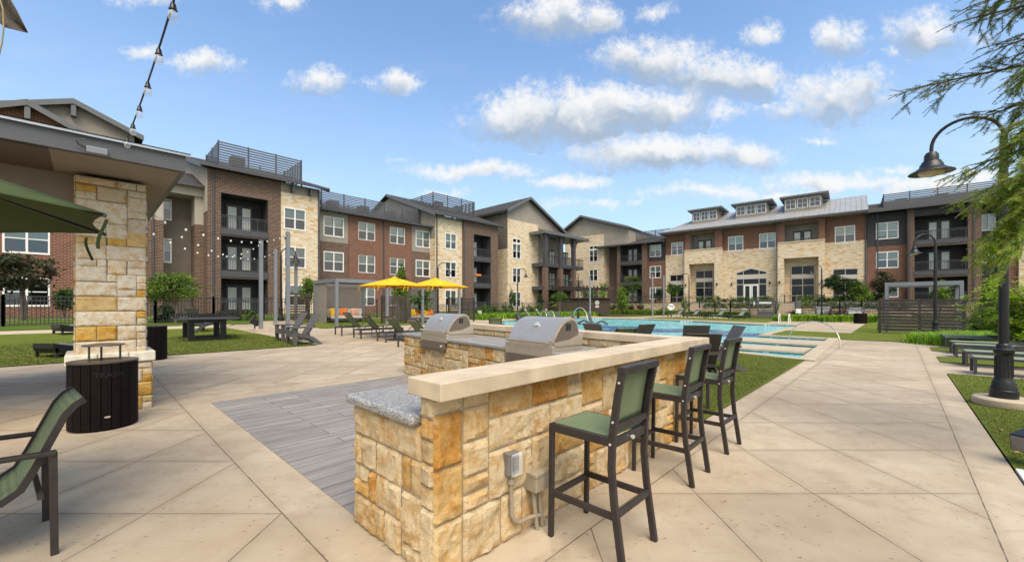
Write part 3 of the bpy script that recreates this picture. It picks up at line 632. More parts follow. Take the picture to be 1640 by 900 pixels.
# ------------------------------------------------------------------ buildings
class Bld:
    def __init__(s, name, label, cat, O, T, N, ang):
        s.O, s.T, s.N, s.c = Vector(O), T, N, Vector(O).dot(N)
        s.root = thing(name, label, cat, (O[0], O[1], 0), ang)
    def d(s, px, y=0):
        r = (px-CX)/F; return (s.c+y)/(r*s.N.x+s.N.y)
    def s(s, px, y=0):
        r = (px-CX)/F; d = s.d(px, y); return (Vector((r*d, d, 0))-s.O).dot(s.T)
    def z(s, px, py, y=0): return EYE+(HY-py)*s.d(px, y)/F
    def yat(s, px, sv):
        r = (px-CX)/F; P = s.O+s.T*sv
        return (r*P.y-P.x)/(s.N.x-r*s.N.y)
    def P(s, b, name, mat, **k): return b.build(name, mat, s.root, **k)
    def wall(s, mat, s0, s1, y, z0, z1, ops=(), depth=7, recess=None, name='wall'):
        b = MB(); xs = sorted({s0, s1}|{v for o in ops for v in o[:2]}); zs = sorted({z0, z1}|{v for o in ops for v in o[2:4]})
        for xa, xb in zip(xs, xs[1:]):
            for za, zb in zip(zs, zs[1:]):
                cx, cz = (xa+xb)/2, (za+zb)/2
                if any(o[0] < cx < o[1] and o[2] < cz < o[3] for o in ops): continue
                b.add([(xa,y,za),(xb,y,za),(xb,y,zb),(xa,y,zb)], [(0,1,2,3)])
        for o in ops:
            a, c, e, f = o[:4]; dp = o[4] if len(o) > 4 else .34
            deep = dp > .8
            b.cur = 2 if deep else 0
            b.add([(a,y,e),(a,y+dp,e),(a,y+dp,f),(a,y,f)], [(0,1,2,3)]); b.add([(c,y,e),(c,y,f),(c,y+dp,f),(c,y+dp,e)], [(0,1,2,3)])
            b.add([(a,y,f),(a,y+dp,f),(c,y+dp,f),(c,y,f)], [(0,1,2,3)]); b.add([(a,y,e),(c,y,e),(c,y+dp,e),(a,y+dp,e)], [(0,1,2,3)])
            b.cur = 2 if deep else 1
            b.add([(a,y+dp,e),(c,y+dp,e),(c,y+dp,f),(a,y+dp,f)], [(0,1,2,3)]); b.cur = 0
        Y = y+depth
        b.add([(s0,y,z0),(s0,y,z1),(s0,Y,z1),(s0,Y,z0)], [(0,1,2,3)]); b.add([(s1,y,z0),(s1,Y,z0),(s1,Y,z1),(s1,y,z1)], [(0,1,2,3)])
        b.add([(s0,y,z1),(s1,y,z1),(s1,Y,z1),(s0,Y,z1)], [(0,1,2,3)]); b.add([(s0,Y,z0),(s0,Y,z1),(s1,Y,z1),(s1,Y,z0)], [(0,1,2,3)])
        return s.P(b, name, [M[mat], M['interior'], M[recess or 'siding_dark']], fix=False)
    def window(s, s0, s1, z0, z1, y, twin=True, frame='win_white', blind=.5, muntin=False, rail=True):
        b = MB(); t = .055; ya, yb = y-.035, y+.09
        b.box((s0-.03,ya,z0-.06), (s1+.03,yb,z0+t)); b.box((s0-.03,ya,z1-t), (s1+.03,yb,z1+.05))
        b.box((s0-.03,ya,z0+t), (s0+t,yb,z1-t)); b.box((s1-t,ya,z0+t), (s1+.03,yb,z1-t))
        lites = [(s0+t, s1-t)]
        if twin:
            m = (s0+s1)/2; b.box((m-.05,ya,z0+t), (m+.05,yb,z1-t)); lites = [(s0+t, m-.05), (m+.05, s1-t)]
        zm = (z0+z1)/2
        for a, c in lites:
            if rail: b.box((a,ya+.01,zm-.03), (c,yb,zm+.03))
            if muntin:
                q = (a+c)/2; b.box((q-.012,ya+.03,zm+.03 if rail else z0+t), (q+.012,yb-.01,z1-t))
        w = s.P(b, 'window', M[frame])
        p = MB()
        for a, c in lites: p.add([(a,y+.07,z0+t),(c,y+.07,z0+t),(c,y+.07,z1-t),(a,y+.07,z1-t)], [(0,1,2,3)])
        p.build('pane', M['glass'], w, fix=False)
        if blind:
            q = MB()
            for a, c in lites:
                zb = z1-t-(z1-z0-2*t)*blind*R.uniform(.9, 1.05); q.box((a,y+.15,zb), (c,y+.17,z1-t))
            q.build('blind', M['blind'], w)
        return w
    def balcony(s, s0, s1, zf, y, depth, door=None, fascia=.42, rail=1.08, floor=True, picks=.12):
        if floor:
            b = MB(); b.box((s0-.04,y-.06,zf-fascia), (s1+.04,y+.25,zf+.05)); s.P(b, 'balcony_edge', M['trim_dark'])
        b = MB(); yr = y+.06
        b.box((s0,yr-.03,zf+rail-.06), (s1,yr+.03,zf+rail)); b.box((s0,yr-.02,zf+.12), (s1,yr+.02,zf+.16)); b.box((s0,yr-.02,zf+rail-.2), (s1,yr+.02,zf+rail-.17))
        k = max(2, int((s1-s0)/picks))
        for i in range(k+1):
            x = s0+(s1-s0)*i/k; w = .011 if i % 10 else .03; b.box((x-w,yr-w,zf+.05), (x+w,yr+w,zf+rail-.05))
        s.P(b, 'balcony_railing', M['rail'])
        if door: s.door(door[0], door[1], zf+.06, y+depth)
    def door(s, a, c, z, y, h=2.25, mat='trim_dark', lite='door_lite'):
        b = MB(); m = (a+c)/2; b.box((a-.12,y-.09,z), (c+.12,y-.02,z+h)); d = s.P(b, 'balcony_door', M[mat])
        for l, r in ((a, m-.13*(c-a)), (m+.13*(c-a), c)):
            q = MB(); q.box((l,y-.12,z+.25), (r,y-.091,z+h-.2)); q.build('door_lite', M[lite], d)
        return d
    def screen(s, s0, s1, y0, y1, z0, z1, n, left=True, right=True, solid=0.0):
        b = MB(); h = (z1-z0)/n
        def run(pa, pb):
            for i in range(n):
                z = z0+h*(i+.5)
                hh = h*.62 if (i+.5)/n > solid else h*.97
                b.sweep([(pa[0],pa[1],z),(pb[0],pb[1],z)], hh, .03, (0,0,1))
            L = math.dist(pa, pb); k = max(1, round(L/2.4))
            for i in range(k+1):
                x = pa[0]+(pb[0]-pa[0])*i/k; yv = pa[1]+(pb[1]-pa[1])*i/k; b.box((x-.05,yv+.02,z0-.4), (x+.05,yv+.1,z1+.04))
        run((s0,y0), (s1,y0))
        if left: run((s0,y0), (s0,y1))
        if right: run((s1,y0), (s1,y1))
        run((s0,y1), (s1,y1))
        s.P(b, 'roof_screen', M['slat_rail'])
        for i in range(max(1, int((s1-s0)/3.2))):
            c = MB(); x = s0+1+i*3.2; c.box((x,y0+.7,z0), (x+1.0,y0+1.6,z0+(z1-z0)*.62)); s.P(c, 'roof_unit', M['trim_grey'])
    def roof(s, s0, s1, y0, ze, yr, zr, mat='shingle', y1=None, z1=None, th=.16, gutter=True):
        y1 = y1 if y1 is not None else 2*yr-y0; z1 = z1 if z1 is not None else ze
        b = MB(); b.prism([(y0,ze),(yr,zr),(y1,z1),(y1,z1-th),(yr,zr-th),(y0,ze-th)], 'x', s0, s1); o = s.P(b, 'roof', M[mat])
        if gutter:
            g = MB(); g.box((s0,y0-.13,ze-.17), (s1,y0-.004,ze+.0)); g.build('gutter', M['trim_dark'], o)
            for x in (s0, s1):      # grey rake boards
                g = MB(); e = .05 if x == s1 else -.05
                g.prism([(y0,ze+.02),(yr,zr+.02),(yr,zr-.3),(y0,ze-.3)], 'x', min(x, x+e), max(x, x+e)); g.build('rake_board', M['trim_grey'], o)
        return o
    def pipe(s, x, y, z0, z1):
        b = MB(); b.box((x-.055,y-.1,z0), (x+.055,y-.005,z1)); s.P(b, 'downspout', M['trim_dark'])
    def lamp(s, x, y, z):
        b = MB(); b.box((x-.06,y-.05,z-.1), (x+.06,y-.004,z+.1)); b.lathe([(.05,z-.14),(.1,z-.05),(.1,z+.12),(.03,z+.2)], (x,y-.16,0), 8); s.P(b, 'wall_lamp', M['black'])

# ---- long apartment building on the left
A = Bld('apartment_building', 'long three-storey brick and stone apartment building behind the lawn and cabanas', 'building', V*LC, U, V, A_U)
ZF = (.8, 4.06, 7.32)
def wins(B, cols, y, floors, ZF_, h=1.75, head=2.36, **k):
    out = []
    for (pa, pb) in cols:
        a, c = B.s(pa, y), B.s(pb, y)
        for f in floors:
            z1 = ZF_[f]+head; out.append((a, c, z1-h, z1)); B.window(a, c, z1-h, z1, y, blind=R.choice((.5,.5,.5,.95,.3,.7,.5)), **k)
    return out
def sel(ops, lo, hi): return [o for o in ops if o[2] >= lo-.01 and o[3] <= hi+.01]
Y1 = -1.1
# tower: brown brick bay with stacked balconies, then stone bay
s0, s1, s2 = A.s(332, Y1), A.s(450, Y1), A.s(512, Y1)
ba, bb = A.s(354, Y1), A.s(429, Y1)
ops = [(ba, bb, z-.3 if z < 1 else z, z+2.72, 1.9) for z in ZF]
A.wall('brick_brown', s0, s1, Y1, 0, 11.75, ops, depth=11)
for z in ZF: A.balcony(ba, bb, z, Y1, 1.9, (A.s(365, Y1+1.8), A.s(401, Y1+1.8)), floor=z > 1)
b = MB(); b.box((ba-.25,Y1-.03,ZF[2]+2.73), (bb+.25,Y1-.003,ZF[2]+3.0)); A.P(b, 'soldier_course', M['brick_dark'])
zs = A.z(470, 311, Y1)
ops = wins(A, [(455, 489)], Y1, (0, 1, 2), ZF)
A.wall('stone_far', s1, s2, Y1, 0, zs, ops, depth=11); A.wall('siding_taupe', s1, s2, Y1, zs+.003, 11.75, depth=11)
A.roof(s0-.5, s2+.6, Y1-.6, 11.85, 9, 15.2)
A.screen(A.s(350, .8), A.s(483, .8), .8, 5.5, 12.6, 14.6, 10)
A.pipe(s0+.35, Y1, .5, 11.6); A.pipe(s2-.1, Y1, .5, 11.6)
b = MB(); b.prism([(Y1,8.5),(Y1,11.7),(8.9,14.9),(10.5,14.4),(10.5,8.5)], 'x', s0-.03, s0-.003); A.P(b, 'wall', M['siding_pale'])
for x in (s1+.8, s2-.9):
    b = MB(); b.box((x-.06,Y1-.5,11.0), (x+.06,Y1-.004,11.62)); A.P(b, 'bracket', M['trim_dark'])
# middle bay E
eL, eA, eB, eR = A.s(512.5, 0), A.s(558, 0), A.s(659, 0), A.s(699, 0)
ze = 10.2; zsp = A.z(535, 388, 0)
cols = [(518.5, 550), (573.5, 600.5), (624, 648), (666, 688)]
ops = wins(A, cols, 0, (0, 1, 2), ZF)
for (a, c, lo_m) in ((eL, eA, 'brick_brown'), (eB, eR, 'brick_brown')):
    oo = [o for o in ops if a < o[0] < c]
    A.wall(lo_m, a, c, 0, 0, zsp, sel(oo, 0, zsp), depth=10); A.wall('siding_taupe', a, c, .01, zsp+.003, ze, sel(oo, zsp, ze), depth=10)
A.wall('brick_red', eA, eB, -.06, 0, ze, [o for o in ops if eA < o[0] < eB], depth=10)
A.roof(eL-.2, eR+.3, -.6, 10.3, 6.5, 11.9)
A.screen(A.s(515, 1.6), A.s(672, 1.6), 1.6, 5.5, 10.85, 12.5, 10, solid=0)
A.pipe(A.s(614, -.06), -.06, .5, ze-.1); A.pipe(eR-.15, 0, .5, ze-.1)
# stone bay and balcony bay F/G
f0, f1, f2 = A.s(697.5, Y1), A.s(740, Y1), A.s(796, Y1)
zs = A.z(718, 353, Y1)
ops = wins(A, [(713, 730.5)], Y1, (0, 1, 2), ZF)
A.wall('stone_far', f0, f1, Y1, 0, zs, ops, depth=11); A.wall('siding_taupe', f0, f1, Y1, zs+.003, 11.5, depth=11)
ga, gb = A.s(759, Y1-.2), A.s(786, Y1-.2)
A.wall('brick_brown', f1, f2, Y1-.2, 0, 11.5, [(ga, gb, z-.3 if z < 1 else z, z+2.72, 1.9) for z in ZF], depth=11)
for z in ZF: A.balcony(ga, gb, z, Y1-.2, 1.9, (ga+.5, ga+2.0), floor=z > 1)
b = MB(); b.box((ga+.2,Y1-.3,5.0), (ga+1.1,Y1-.15,5.25)); A.P(b, 'flower_box', M['orange'])
yr = A.yat(624, f0); zr = A.z(624, 311, yr)
yr = 8.8
A.roof(f0-.5, f2+.5, Y1-.6, 11.6, yr, 11.6+(yr+1.7)*.38)
A.screen(A.s(694, 2.2), A.s(760, 2.2), 2.2, 7.0, 13.1, 15.1, 9)
b = MB(); b.prism([(Y1,9),(Y1,11.5),(yr,11.35+(yr+1.7)*.38),(yr+6,13),(yr+6,9)], 'x', f0-.03, f0-.003); A.P(b, 'wall', M['siding_taupe'])
A.pipe(f0+.15, Y1, .5, 11.4); A.pipe(f1+.1, Y1-.2, .5, 11.4)
# recessed corner and the tall stone gable H
h0, h1 = A.s(813, -1), A.s(903, -1)
A.wall('brick_dark', f2, h0, 1.2, 0, 11.2, depth=9); A.roof(f2, h0, .7, 11.0, 6, 12.5)
A.lamp((f2+h0)/2, 1.2, 3.0)
zb = A.z(813, 350, -1); hm = A.s(862, -1)
ops = wins(A, [(821, 833.5)], -1, (0, 1, 2), ZF, h=1.8) if False else []
wa, wb = A.s(821, -1), A.s(834, -1)
for z in ZF:
    z1 = z+2.4; ops.append((wa, wb, z1-1.95, z1)); A.window(wa, wb, z1-1.95, z1, -1, blind=.45)
ops.append((wa, wb, ZF[2]+2.55, ZF[2]+3.1)); A.window(wa, wb, ZF[2]+2.55, ZF[2]+3.1, -1, blind=0, rail=False, muntin=False)
A.wall('stone_far', h0, hm, -1, 0, zb, ops, depth=9)
A.wall('siding_taupe', hm, h1, -.9, 0, 12.4, depth=9, name='wall')
pk = A.s(845, -1); zpk = A.z(845, 319, -1); zl = A.z(813, 334, -1); zrr = A.z(902, 376, -1)
b = MB(); b.prism([(h0,zb+.003),(hm,zb+.003),(hm,12.405),(h1,12.405),(h1,zrr),(pk,zpk),(h0,zl)], 'y', -.99, 9); A.P(b, 'gable_wall', M['siding_taupe'])
b = MB(); th = .28
b.prism([(h0-.6,zl-.25),(pk,zpk+.2),(h1+1,zrr-.25),(h1+1,zrr-.25-th),(pk,zpk+.2-th),(h0-.6,zl-.25-th)], 'y', -1.6, 10); o = A.P(b, 'roof', M['shingle'])
b = MB(); b.prism([(h0-.6,zl-.22),(pk,zpk+.23),(h1+1,zrr-.22),(h1+1,zrr-.2-th*1.2),(pk,zpk+.2-th*1.2),(h0-.6,zl-.25-th*1.2)], 'y', -1.68, -1.603); b.build('rake_board', M['trim_grey'], o)
b = MB(); b.prism([(-.99,9),(-.99,zl-.5),(9,zl-.5),(9,9)], 'x', h0-.03, h0-.003); A.P(b, 'wall', M['siding_brown'])
# corner porch in front of the gable
p0, p1 = A.s(851, -1), A.s(937, -3.5)
zp = A.z(873, 374, -3.5)
b = MB(); b.prism([(p0-.5,zp),(p1+.6,zp),(p1+.6,zp+.42),(p0-.5,zp+.42)], 'y', -3.9, .5); A.P(b, 'porch_roof', M['trim_grey'])
for px in (873, 897, 918):
    x = A.s(px+3, -3.5); b = MB(); b.box((x-.32,-3.5,0), (x+.32,-2.9,6.6)); A.P(b, 'porch_column', M['brick_brown'])
    b = MB(); b.box((x-.26,-3.45,6.6), (x+.26,-2.95,zp)); b.bar((x-.2,-3.2,zp-2.0), (x-1.0,-3.2,zp-.05), .12); b.bar((x+.2,-3.2,zp-2.0), (x+1.0,-3.2,zp-.05), .12); A.P(b, 'porch_post', M['trim_dark'])
for z in ZF[1:]:
    b = MB(); b.box((p0+.05,-3.2,z-.5), (p1,-1.02,z)); A.P(b, 'porch_floor', M['trim_dark'])
    A.balcony(p0+.1, p1-.1, z, -3.25, 2.2, None, floor=False, rail=1.1)
    for px in (883, 905): A.door(A.s(px-3.5, -.9), A.s(px+3.5, -.9), z+.05, -.905)
b = MB(); b.box((hm+.4,-.98,.2), (p1,-.93,6.9)); A.P(b, 'wall', M['brick_dark'])
# left end: gabled brick block and the recessed stair bay
a0, a1 = A.s(-260, .5), A.s(118, .5)
ops = wins(A, [(5, 79)], .5, (0, 1), ZF, h=1.72)
A.wall('brick_red', a0, a1, .5, 0, 10.6, ops, depth=10)
pk = A.s(45, .5); zpk = A.z(45, 168, .5); s9 = A.s(116, .5); zrr = A.z(116, 208, .5)
def gable(y, pk, zpk, hw, drop, mat, deep):
    b = MB(); b.prism([(pk-hw,zpk-drop),(pk,zpk),(pk+hw,zpk-drop),(pk+hw,9.5),(pk-hw,9.5)], 'y', y+.01, y+deep); A.P(b, 'gable_wall', M[mat])
    b = MB(); e = .5; q = drop/hw
    b.prism([(pk-hw-e,zpk-drop-q*e),(pk,zpk),(pk+hw+e,zpk-drop-q*e),(pk+hw+e,zpk-drop-q*e+.16),(pk,zpk+.16),(pk-hw-e,zpk-drop-q*e+.16)], 'y', y-.5, y+deep); o = A.P(b, 'roof', M['shingle'])
    b = MB(); b.prism([(pk-hw-e,zpk-drop-q*e-.2),(pk,zpk-.2),(pk+hw+e,zpk-drop-q*e-.2),(pk+hw+e,zpk-drop-q*e+.17),(pk,zpk+.17),(pk-hw-e,zpk-drop-q*e+.17)], 'y', y-.56, y-.503); b.build('rake_board', M['trim_grey'], o)
    b = MB(); b.box((pk-.12,y-.5,zpk-1.0), (pk+.12,y+.005,zpk-.22)); A.P(b, 'bracket', M['trim_grey'])
gable(.5, pk, zpk, (s9-pk)*1.25, (zpk-zrr)*1.25, 'brick_red', 10)
pk2 = A.s(118, 3); zp2 = A.z(118, 166, 3); s9 = A.s(215, 3); zrr = A.z(215, 217, 3)
gable(3, pk2, zp2, s9-pk2, zp2-zrr, 'siding_taupe', 8)
A.wall('brick_red', a1, A.s(232, 3), 3, 0, 9.6, depth=8)
q0, q1, q2, q3 = A.s(236, .3), A.s(262, .3), A.s(312, .3), A.s(332, .3)
zq = A.z(250, 352, .3)
for (c, e) in ((q0, q1), (q2, q3)):
    A.wall('brick_brown', c, e, .3, 0, zq, depth=2.5); A.wall('siding_pale', c, e, .31, zq+.003, 10.4, depth=2.5)
wy = 1.9
ops = [(A.s(260, wy), A.s(274, wy), 8.0, 9.5), (A.s(261.5, wy), A.s(274, wy), 4.75, 6.5)]
for o in ops: A.window(*o, wy, twin=False)
A.wall('siding_brown', q0+.2, q3, wy, 0, 10.0, ops, depth=7)
b = MB(); b.box((q0-.3,.1,9.75), (q3,2.2,10.4)); A.P(b, 'beam', M['siding_pale'])
A.roof(q0-.4, q3-.04, -.3, 10.5, 5, 12.6)
A.pipe(q0+.3, .3, .5, 10.2); A.lamp(A.s(250, .3), .3, 3.0)

# ---- right-hand wing with the far stone gable
B = Bld('apartment_building', 'far apartment wing with a stone gable and dark balconies beyond the tiki bar', 'building', RO, RD, RN, A_R)
ZR = (1.75, 5.0, 8.25)
yk = -.6
k0, k1 = B.s(905, yk), B.s(967, yk); zb = B.z(940, 378, yk); pk = B.s(933, yk); zpk = B.z(933, 348, yk)
ops = []; wa, wb = B.s(944, yk), B.s(957, yk)
for z in ZR: ops.append((wa, wb, z+.5, z+2.4)); B.window(wa, wb, z+.5, z+2.4, yk, blind=.4)
ops.append((wa, wb, ZR[2]+2.55, ZR[2]+3.1)); B.window(wa, wb, ZR[2]+2.55, ZR[2]+3.1, yk, blind=0, rail=False, muntin=False)
B.wall('stone_far', k0, k1, yk, 0, zb, ops, depth=9)
zl = B.z(902, 372, yk); zr_ = zpk-1.2
b = MB(); b.prism([(k0,zb+.003),(k1,zb+.003),(k1,11),(k1+4.4,11),(k1+4.4,zpk-2.7),(pk,zpk),(k0,zl)], 'y', yk+.005, 9); B.P(b, 'gable_wall', M['siding_taupe'])
b = MB(); b.prism([(k0-.7,zl-.1),(pk,zpk+.2),(k1+4.6,zpk-2.7),(k1+4.6,zpk-3.0),(pk,zpk-.1),(k0-.7,zl-.4)], 'y', yk-.7, 10); o = B.P(b, 'roof', M['shingle'])
b = MB(); b.prism([(k0-.7,zl-.05),(pk,zpk+.25),(k1+4.6,zpk-2.65),(k1+4.6,zpk-3.0),(pk,zpk-.1),(k0-.7,zl-.4)], 'y', yk-.78, yk-.703); b.build('rake_board', M['trim_grey'], o)
j0, j1, j2, j3 = B.s(968, 0), B.s(988, -.8), B.s(1036, -.8), B.s(1066, 0)
B.wall('brick_dark', k1, j1+.4, 1.5, 0, 11.2, depth=7)
ja, jb = B.s(993.5, -.8), B.s(1028, -.8)
B.wall('brick_brown', j1, j2, -.8, 0, 10.9, [(ja, jb, z-.4 if z < 2 else z, z+2.7, 2.0) for z in ZR], depth=8)
for z in ZR: B.balcony(ja, jb, z, -.8, 2.0, (B.s(1007, 1.1), B.s(1020, 1.1)), floor=z > 2)
M['rattan'] = plain('rattan', (.32,.17,.10), .8)
for k in (0, 1):
    b = MB(); x = ja+.8+k*1.3
    b.lathe([(.28,0),(.42,.25),(.45,.7),(.36,.9)], (x,-.1,ZR[1]+.06), 10); B.P(b, 'balcony_chair', M['rattan'])
zsp = B.z(1050, 418, 0)
ops = wins(B, [(1041, 1058.5)], 0, (0, 1, 2), ZR)
B.wall('brick_red', j2, j3, 0, 0, zsp, sel(ops, 0, zsp), depth=7); B.wall('siding_dark', j2, j3, .01, zsp+.003, 10.9, sel(ops, zsp, 12), depth=7)
B.roof(j1-3.4, j3+.1, -1.4, 11.0, 5.5, 12.8)
B.screen(B.s(968, 2.0), B.s(1072, 2.0), 2.0, 6, 11.7, 13.3, 7)

# ---- clubhouse
C = Bld('clubhouse', 'brick and limestone clubhouse with three dormers and a silver metal roof', 'building', RO, RD, RN, A_R)
yc, yp = -.2, -1.1
SP, ET = 8.9, 12.0
c0, c1, c2, c3, c4, c5 = C.s(1066, yc), C.s(1097, yc), C.s(1156, yc), C.s(1245, yc), C.s(1321, yc), C.s(1388, yc)
M['store'] = plain('storefront_frame', (.50,.47,.41), .5, 0, .05)
def store(a, c, z0, z1, y, cols, rows, band=None):
    b = MB(); t = .06
    b.box((a,y+.02,z0), (a+t,y+.12,z1)); b.box((c-t,y+.02,z0), (c,y+.12,z1)); b.box((a+t,y+.02,z1-t), (c-t,y+.12,z1)); b.box((a+t,y+.02,z0), (c-t,y+.12,z0+t))
    for i in range(1, cols): x = a+(c-a)*i/cols; b.box((x-t/2,y+.02,z0+t), (x+t/2,y+.12,z1-t))
    for r in rows: b.box((a+t,y+.03,r-t/2), (c-t,y+.115,r+t/2))
    if band: b.box((a+t,y+.0,band[0]), (c-t,y+.11,band[1]))
    w = C.P(b, 'storefront_window', M['store'])
    p = MB(); p.add([(a,y+.08,z0),(c,y+.08,z0),(c,y+.08,z1),(a,y+.08,z1)], [(0,1,2,3)]); p.build('pane', M['pane_dark'], w, fix=False)
    return (a, c, z0, z1)
ops = wins(C, [(1075.5, 1094)], yc, (2,), ZR, h=1.8)
C.wall('brick_red', c0, c1, yc+.01, SP+.003, ET, ops, depth=8)
C.wall('stone_far', c0, c1, yc, 0, SP, [store(C.s(1073, yc), C.s(1095, yc), 1.8, 5.9, yc, 2, [2.6, 4.1], (4.4, 5.0))], depth=8)
ops = wins(C, [(1166.5, 1190), (1216.5, 1242)], yc, (2,), ZR, h=1.95, head=2.45)
C.wall('brick_red', c2, c3, yc+.01, SP+.003, ET, ops, depth=8)
# arched window with double doors
wa, wb = C.s(1179, yc), C.s(1228, yc); zsg, zap = C.z(1179, 437, yc), C.z(1203, 429.2, yc); wm = C.s(1203, yc); fl = 1.8
C.wall('stone_far', c2, c3, yc, 0, SP, [(wa, wb, fl, zap)], depth=8)
b = MB()
b.prism([(wa,zsg),(wm,zap),(wa,zap)], 'y', yc+.003, yc+.3); b.prism([(wb,zsg),(wb,zap),(wm,zap)], 'y', yc+.003, yc+.3); C.P(b, 'wall', M['stone_far'])
d0, d1 = C.s(1190.5, yc), C.s(1215.5, yc); zd = fl+2.35
b = MB(); t = .07; y = yc
for x in (wa+t/2, d0, d1, wb-t/2): b.box((x-t/2,y+.02,fl), (x+t/2,y+.12,zap-.3 if wa+.2 < x < wb-.2 else zsg))
b.box((wa,y+.0,zd+.75), (wb,y+.11,zd+1.35)); b.box((wa,y+.03,zd), (wb,y+.11,zd+.09)); b.box((wa,y+.03,fl+.75), (d0,y+.11,fl+.82)); b.box((d1,y+.03,fl+.75), (wb,y+.11,fl+.82))
for p, q in (((wa,zsg),(wm,zap)), ((wm,zap),(wb,zsg))): b.sweep([(p[0],y+.06,p[1]-.05),(q[0],y+.06,q[1]-.05)], .1, .1, (0,1,0))
w = C.P(b, 'arched_window', M['store'])
p = MB(); p.add([(wa,y+.09,fl),(wb,y+.09,fl),(wb,y+.09,zsg),(wm,y+.09,zap),(wa,y+.09,zsg)], [(0,1,2,3,4)]); p.build('pane', M['pane_dark'], w, fix=False)
dm = (d0+d1)/2
for l, r in ((d0+.05, dm-.02), (dm+.02, d1-.05)):
    b = MB(); b.box((l,y+.0,fl), (l+.16,y+.06,zd)); b.box((r-.16,y+.0,fl), (r,y+.06,zd)); b.box((l+.16,y+.0,fl), (r-.16,y+.06,fl+.25)); b.box((l+.16,y+.0,zd-.16), (r-.16,y+.06,zd)); C.P(b, 'door', M['win_white'])
C.lamp(C.s(1172, yc), yc, 4.3); C.lamp(C.s(1233, yc), yc, 4.3)
# two projecting stone bays with a deep porch below and a balcony above
for (pa, pb, oa, ob, wa_, wb_, da, db) in ((1096, 1156, 1103.5, 1144, 1114, 1142, 1119, 1138), (1245, 1321, 1255.5, 1311, 1267, 1304.5, 1272, 1298)):
    e0, e1 = C.s(pa, yp), C.s(pb, yp); x0, x1 = C.s(oa, yp), C.s(ob, yp)
    C.wall('stone_far', e0, e1, yp, 0, 9.15, [(x0, x1, 1.8, 7.25, 1.5)], depth=4, recess='stone_far')
    C.wall('brick_red', e0, e1, yp+.25, 9.153, ET-.05, [(x0, x1, 9.153, 11.55, 1.9)], depth=4, recess='siding_taupe')
    store(C.s(wa_, yp+1.3), C.s(wb_, yp+1.3), 1.85, 6.35, yp+1.3, 2, [2.65, 3.9, 4.75], (4.8, 5.3))
    C.balcony(x0, x1, 8.5, yp+.2, 1.95, (C.s(da, yp+2), C.s(db, yp+2)), floor=False, rail=1.1)
    b = MB(); b.box((e0-.06,yp-.06,9.155), (e1+.06,yp+.24,9.3)); C.P(b, 'ledge', M['cap'])
    C.lamp(x0-.45, yp, 4.3); C.lamp(x1+.35, yp, 4.3)
ops = wins(C, [(1337.5, 1369)], yc, (2,), ZR, h=1.95, head=2.4)
C.wall('brick_red', c4, c5, yc+.01, SP+.003, ET, ops, depth=8)
C.wall('stone_far', c4, c5, yc, 0, SP, [store(C.s(1334, yc), C.s(1374, yc), 1.8, 5.7, yc, 2, [2.6, 4.2], (4.5, 5.0))], depth=8)
# standing-seam roof and dormers
ye, zr2, yr2 = -1.7, 15.0, 4.6
b = MB(); e0, e1 = c0-.5, c5+.1
sl = lambda y: ET+.1+(zr2-ET-.1)*(y-ye)/(yr2-ye)
b.add([(e0,ye,ET+.1),(e1,ye,ET+.1),(e1,yr2,zr2),(e0+5,yr2,zr2),(e0,2*yr2-ye,ET+.1),(e1,2*yr2-ye,ET+.1),(e0,ye,ET-.12),(e1,ye,ET-.12),(e0,2*yr2-ye,ET-.12),(e1,2*yr2-ye,ET-.12)],
      [(0,1,2,3),(0,3,4),(3,2,5,4),(0,6,7,1),(6,8,9,7),(0,4,8,6),(1,7,9,5),(1,5,2)])
k = int((e1-e0)/.48)
for i in range(k+1):
    x = e0+(e1-e0)*i/k; yt = min(yr2, ye+(x-e0)/5*(yr2-ye)) if x < e0+5 else yr2
    if yt > ye+.3: b.sweep([(x,ye,sl(ye)+.02),(x,yt,sl(yt)+.02)], .035, .05, (1,0,0))
ro = C.P(b, 'roof', M['metal_roof'])
g_ = MB(); g_.box((e0,ye-.12,ET-.15), (e1,ye-.003,ET+.08)); g_.build('gutter', M['trim_dark'], ro)
for (pa, pb) in ((1108.5, 1149), (1178, 1228.5), (1256, 1316)):
    yd = .9; x0, x1 = C.s(pa, yd), C.s(pb, yd); zb_, zt = sl(yd)-.1, sl(yd)+1.75
    b = MB(); b.box((x0,yd,zb_), (x1,yd+6,zt)); dm_ = b.build('dormer', M['siding_taupe'], C.root)
    b = MB(); b.prism([(x0-.45,zt),(x1+.7,zt),(x1+.7,zt+.2),(x0-.45,zt+.2)], 'y', yd-.7, yd+3.8); b.build('dormer_roof', M['trim_grey'], dm_)
    w_ = (x1-x0)/3
    for i in range(3):
        a, c = x0+.12+i*w_*.98, x0+.12+i*w_*.98+w_*.86; wz0, wz1 = zb_+.45, zt-.16
        b = MB(); t = .07
        b.box((a,yd-.06,wz0), (a+t,yd-.004,wz1)); b.box((c-t,yd-.06,wz0), (c,yd-.004,wz1)); b.box((a+t,yd-.06,wz0), (c-t,yd-.004,wz0+t)); b.box((a+t,yd-.06,wz1-t), (c-t,yd-.004,wz1))
        m_ = (a+c)/2; b.box((m_-.02,yd-.05,wz0+t), (m_+.02,yd-.006,wz1-t)); zz = (wz0+wz1)/2; b.box((a+t,yd-.05,zz-.02), (c-t,yd-.007,zz+.02)); b.build('window', M['win_white'], dm_)
        b = MB(); b.box((a+t,yd-.02,wz0+t), (c-t,yd-.003,wz1-t)); b.build('pane', M['pane_'], dm_)
for px in (1097.5, 1246, 1320.5, 1386): C.pipe(C.s(px, yc), yc-.9 if px in (1246,) else yc, 1.5, ET)

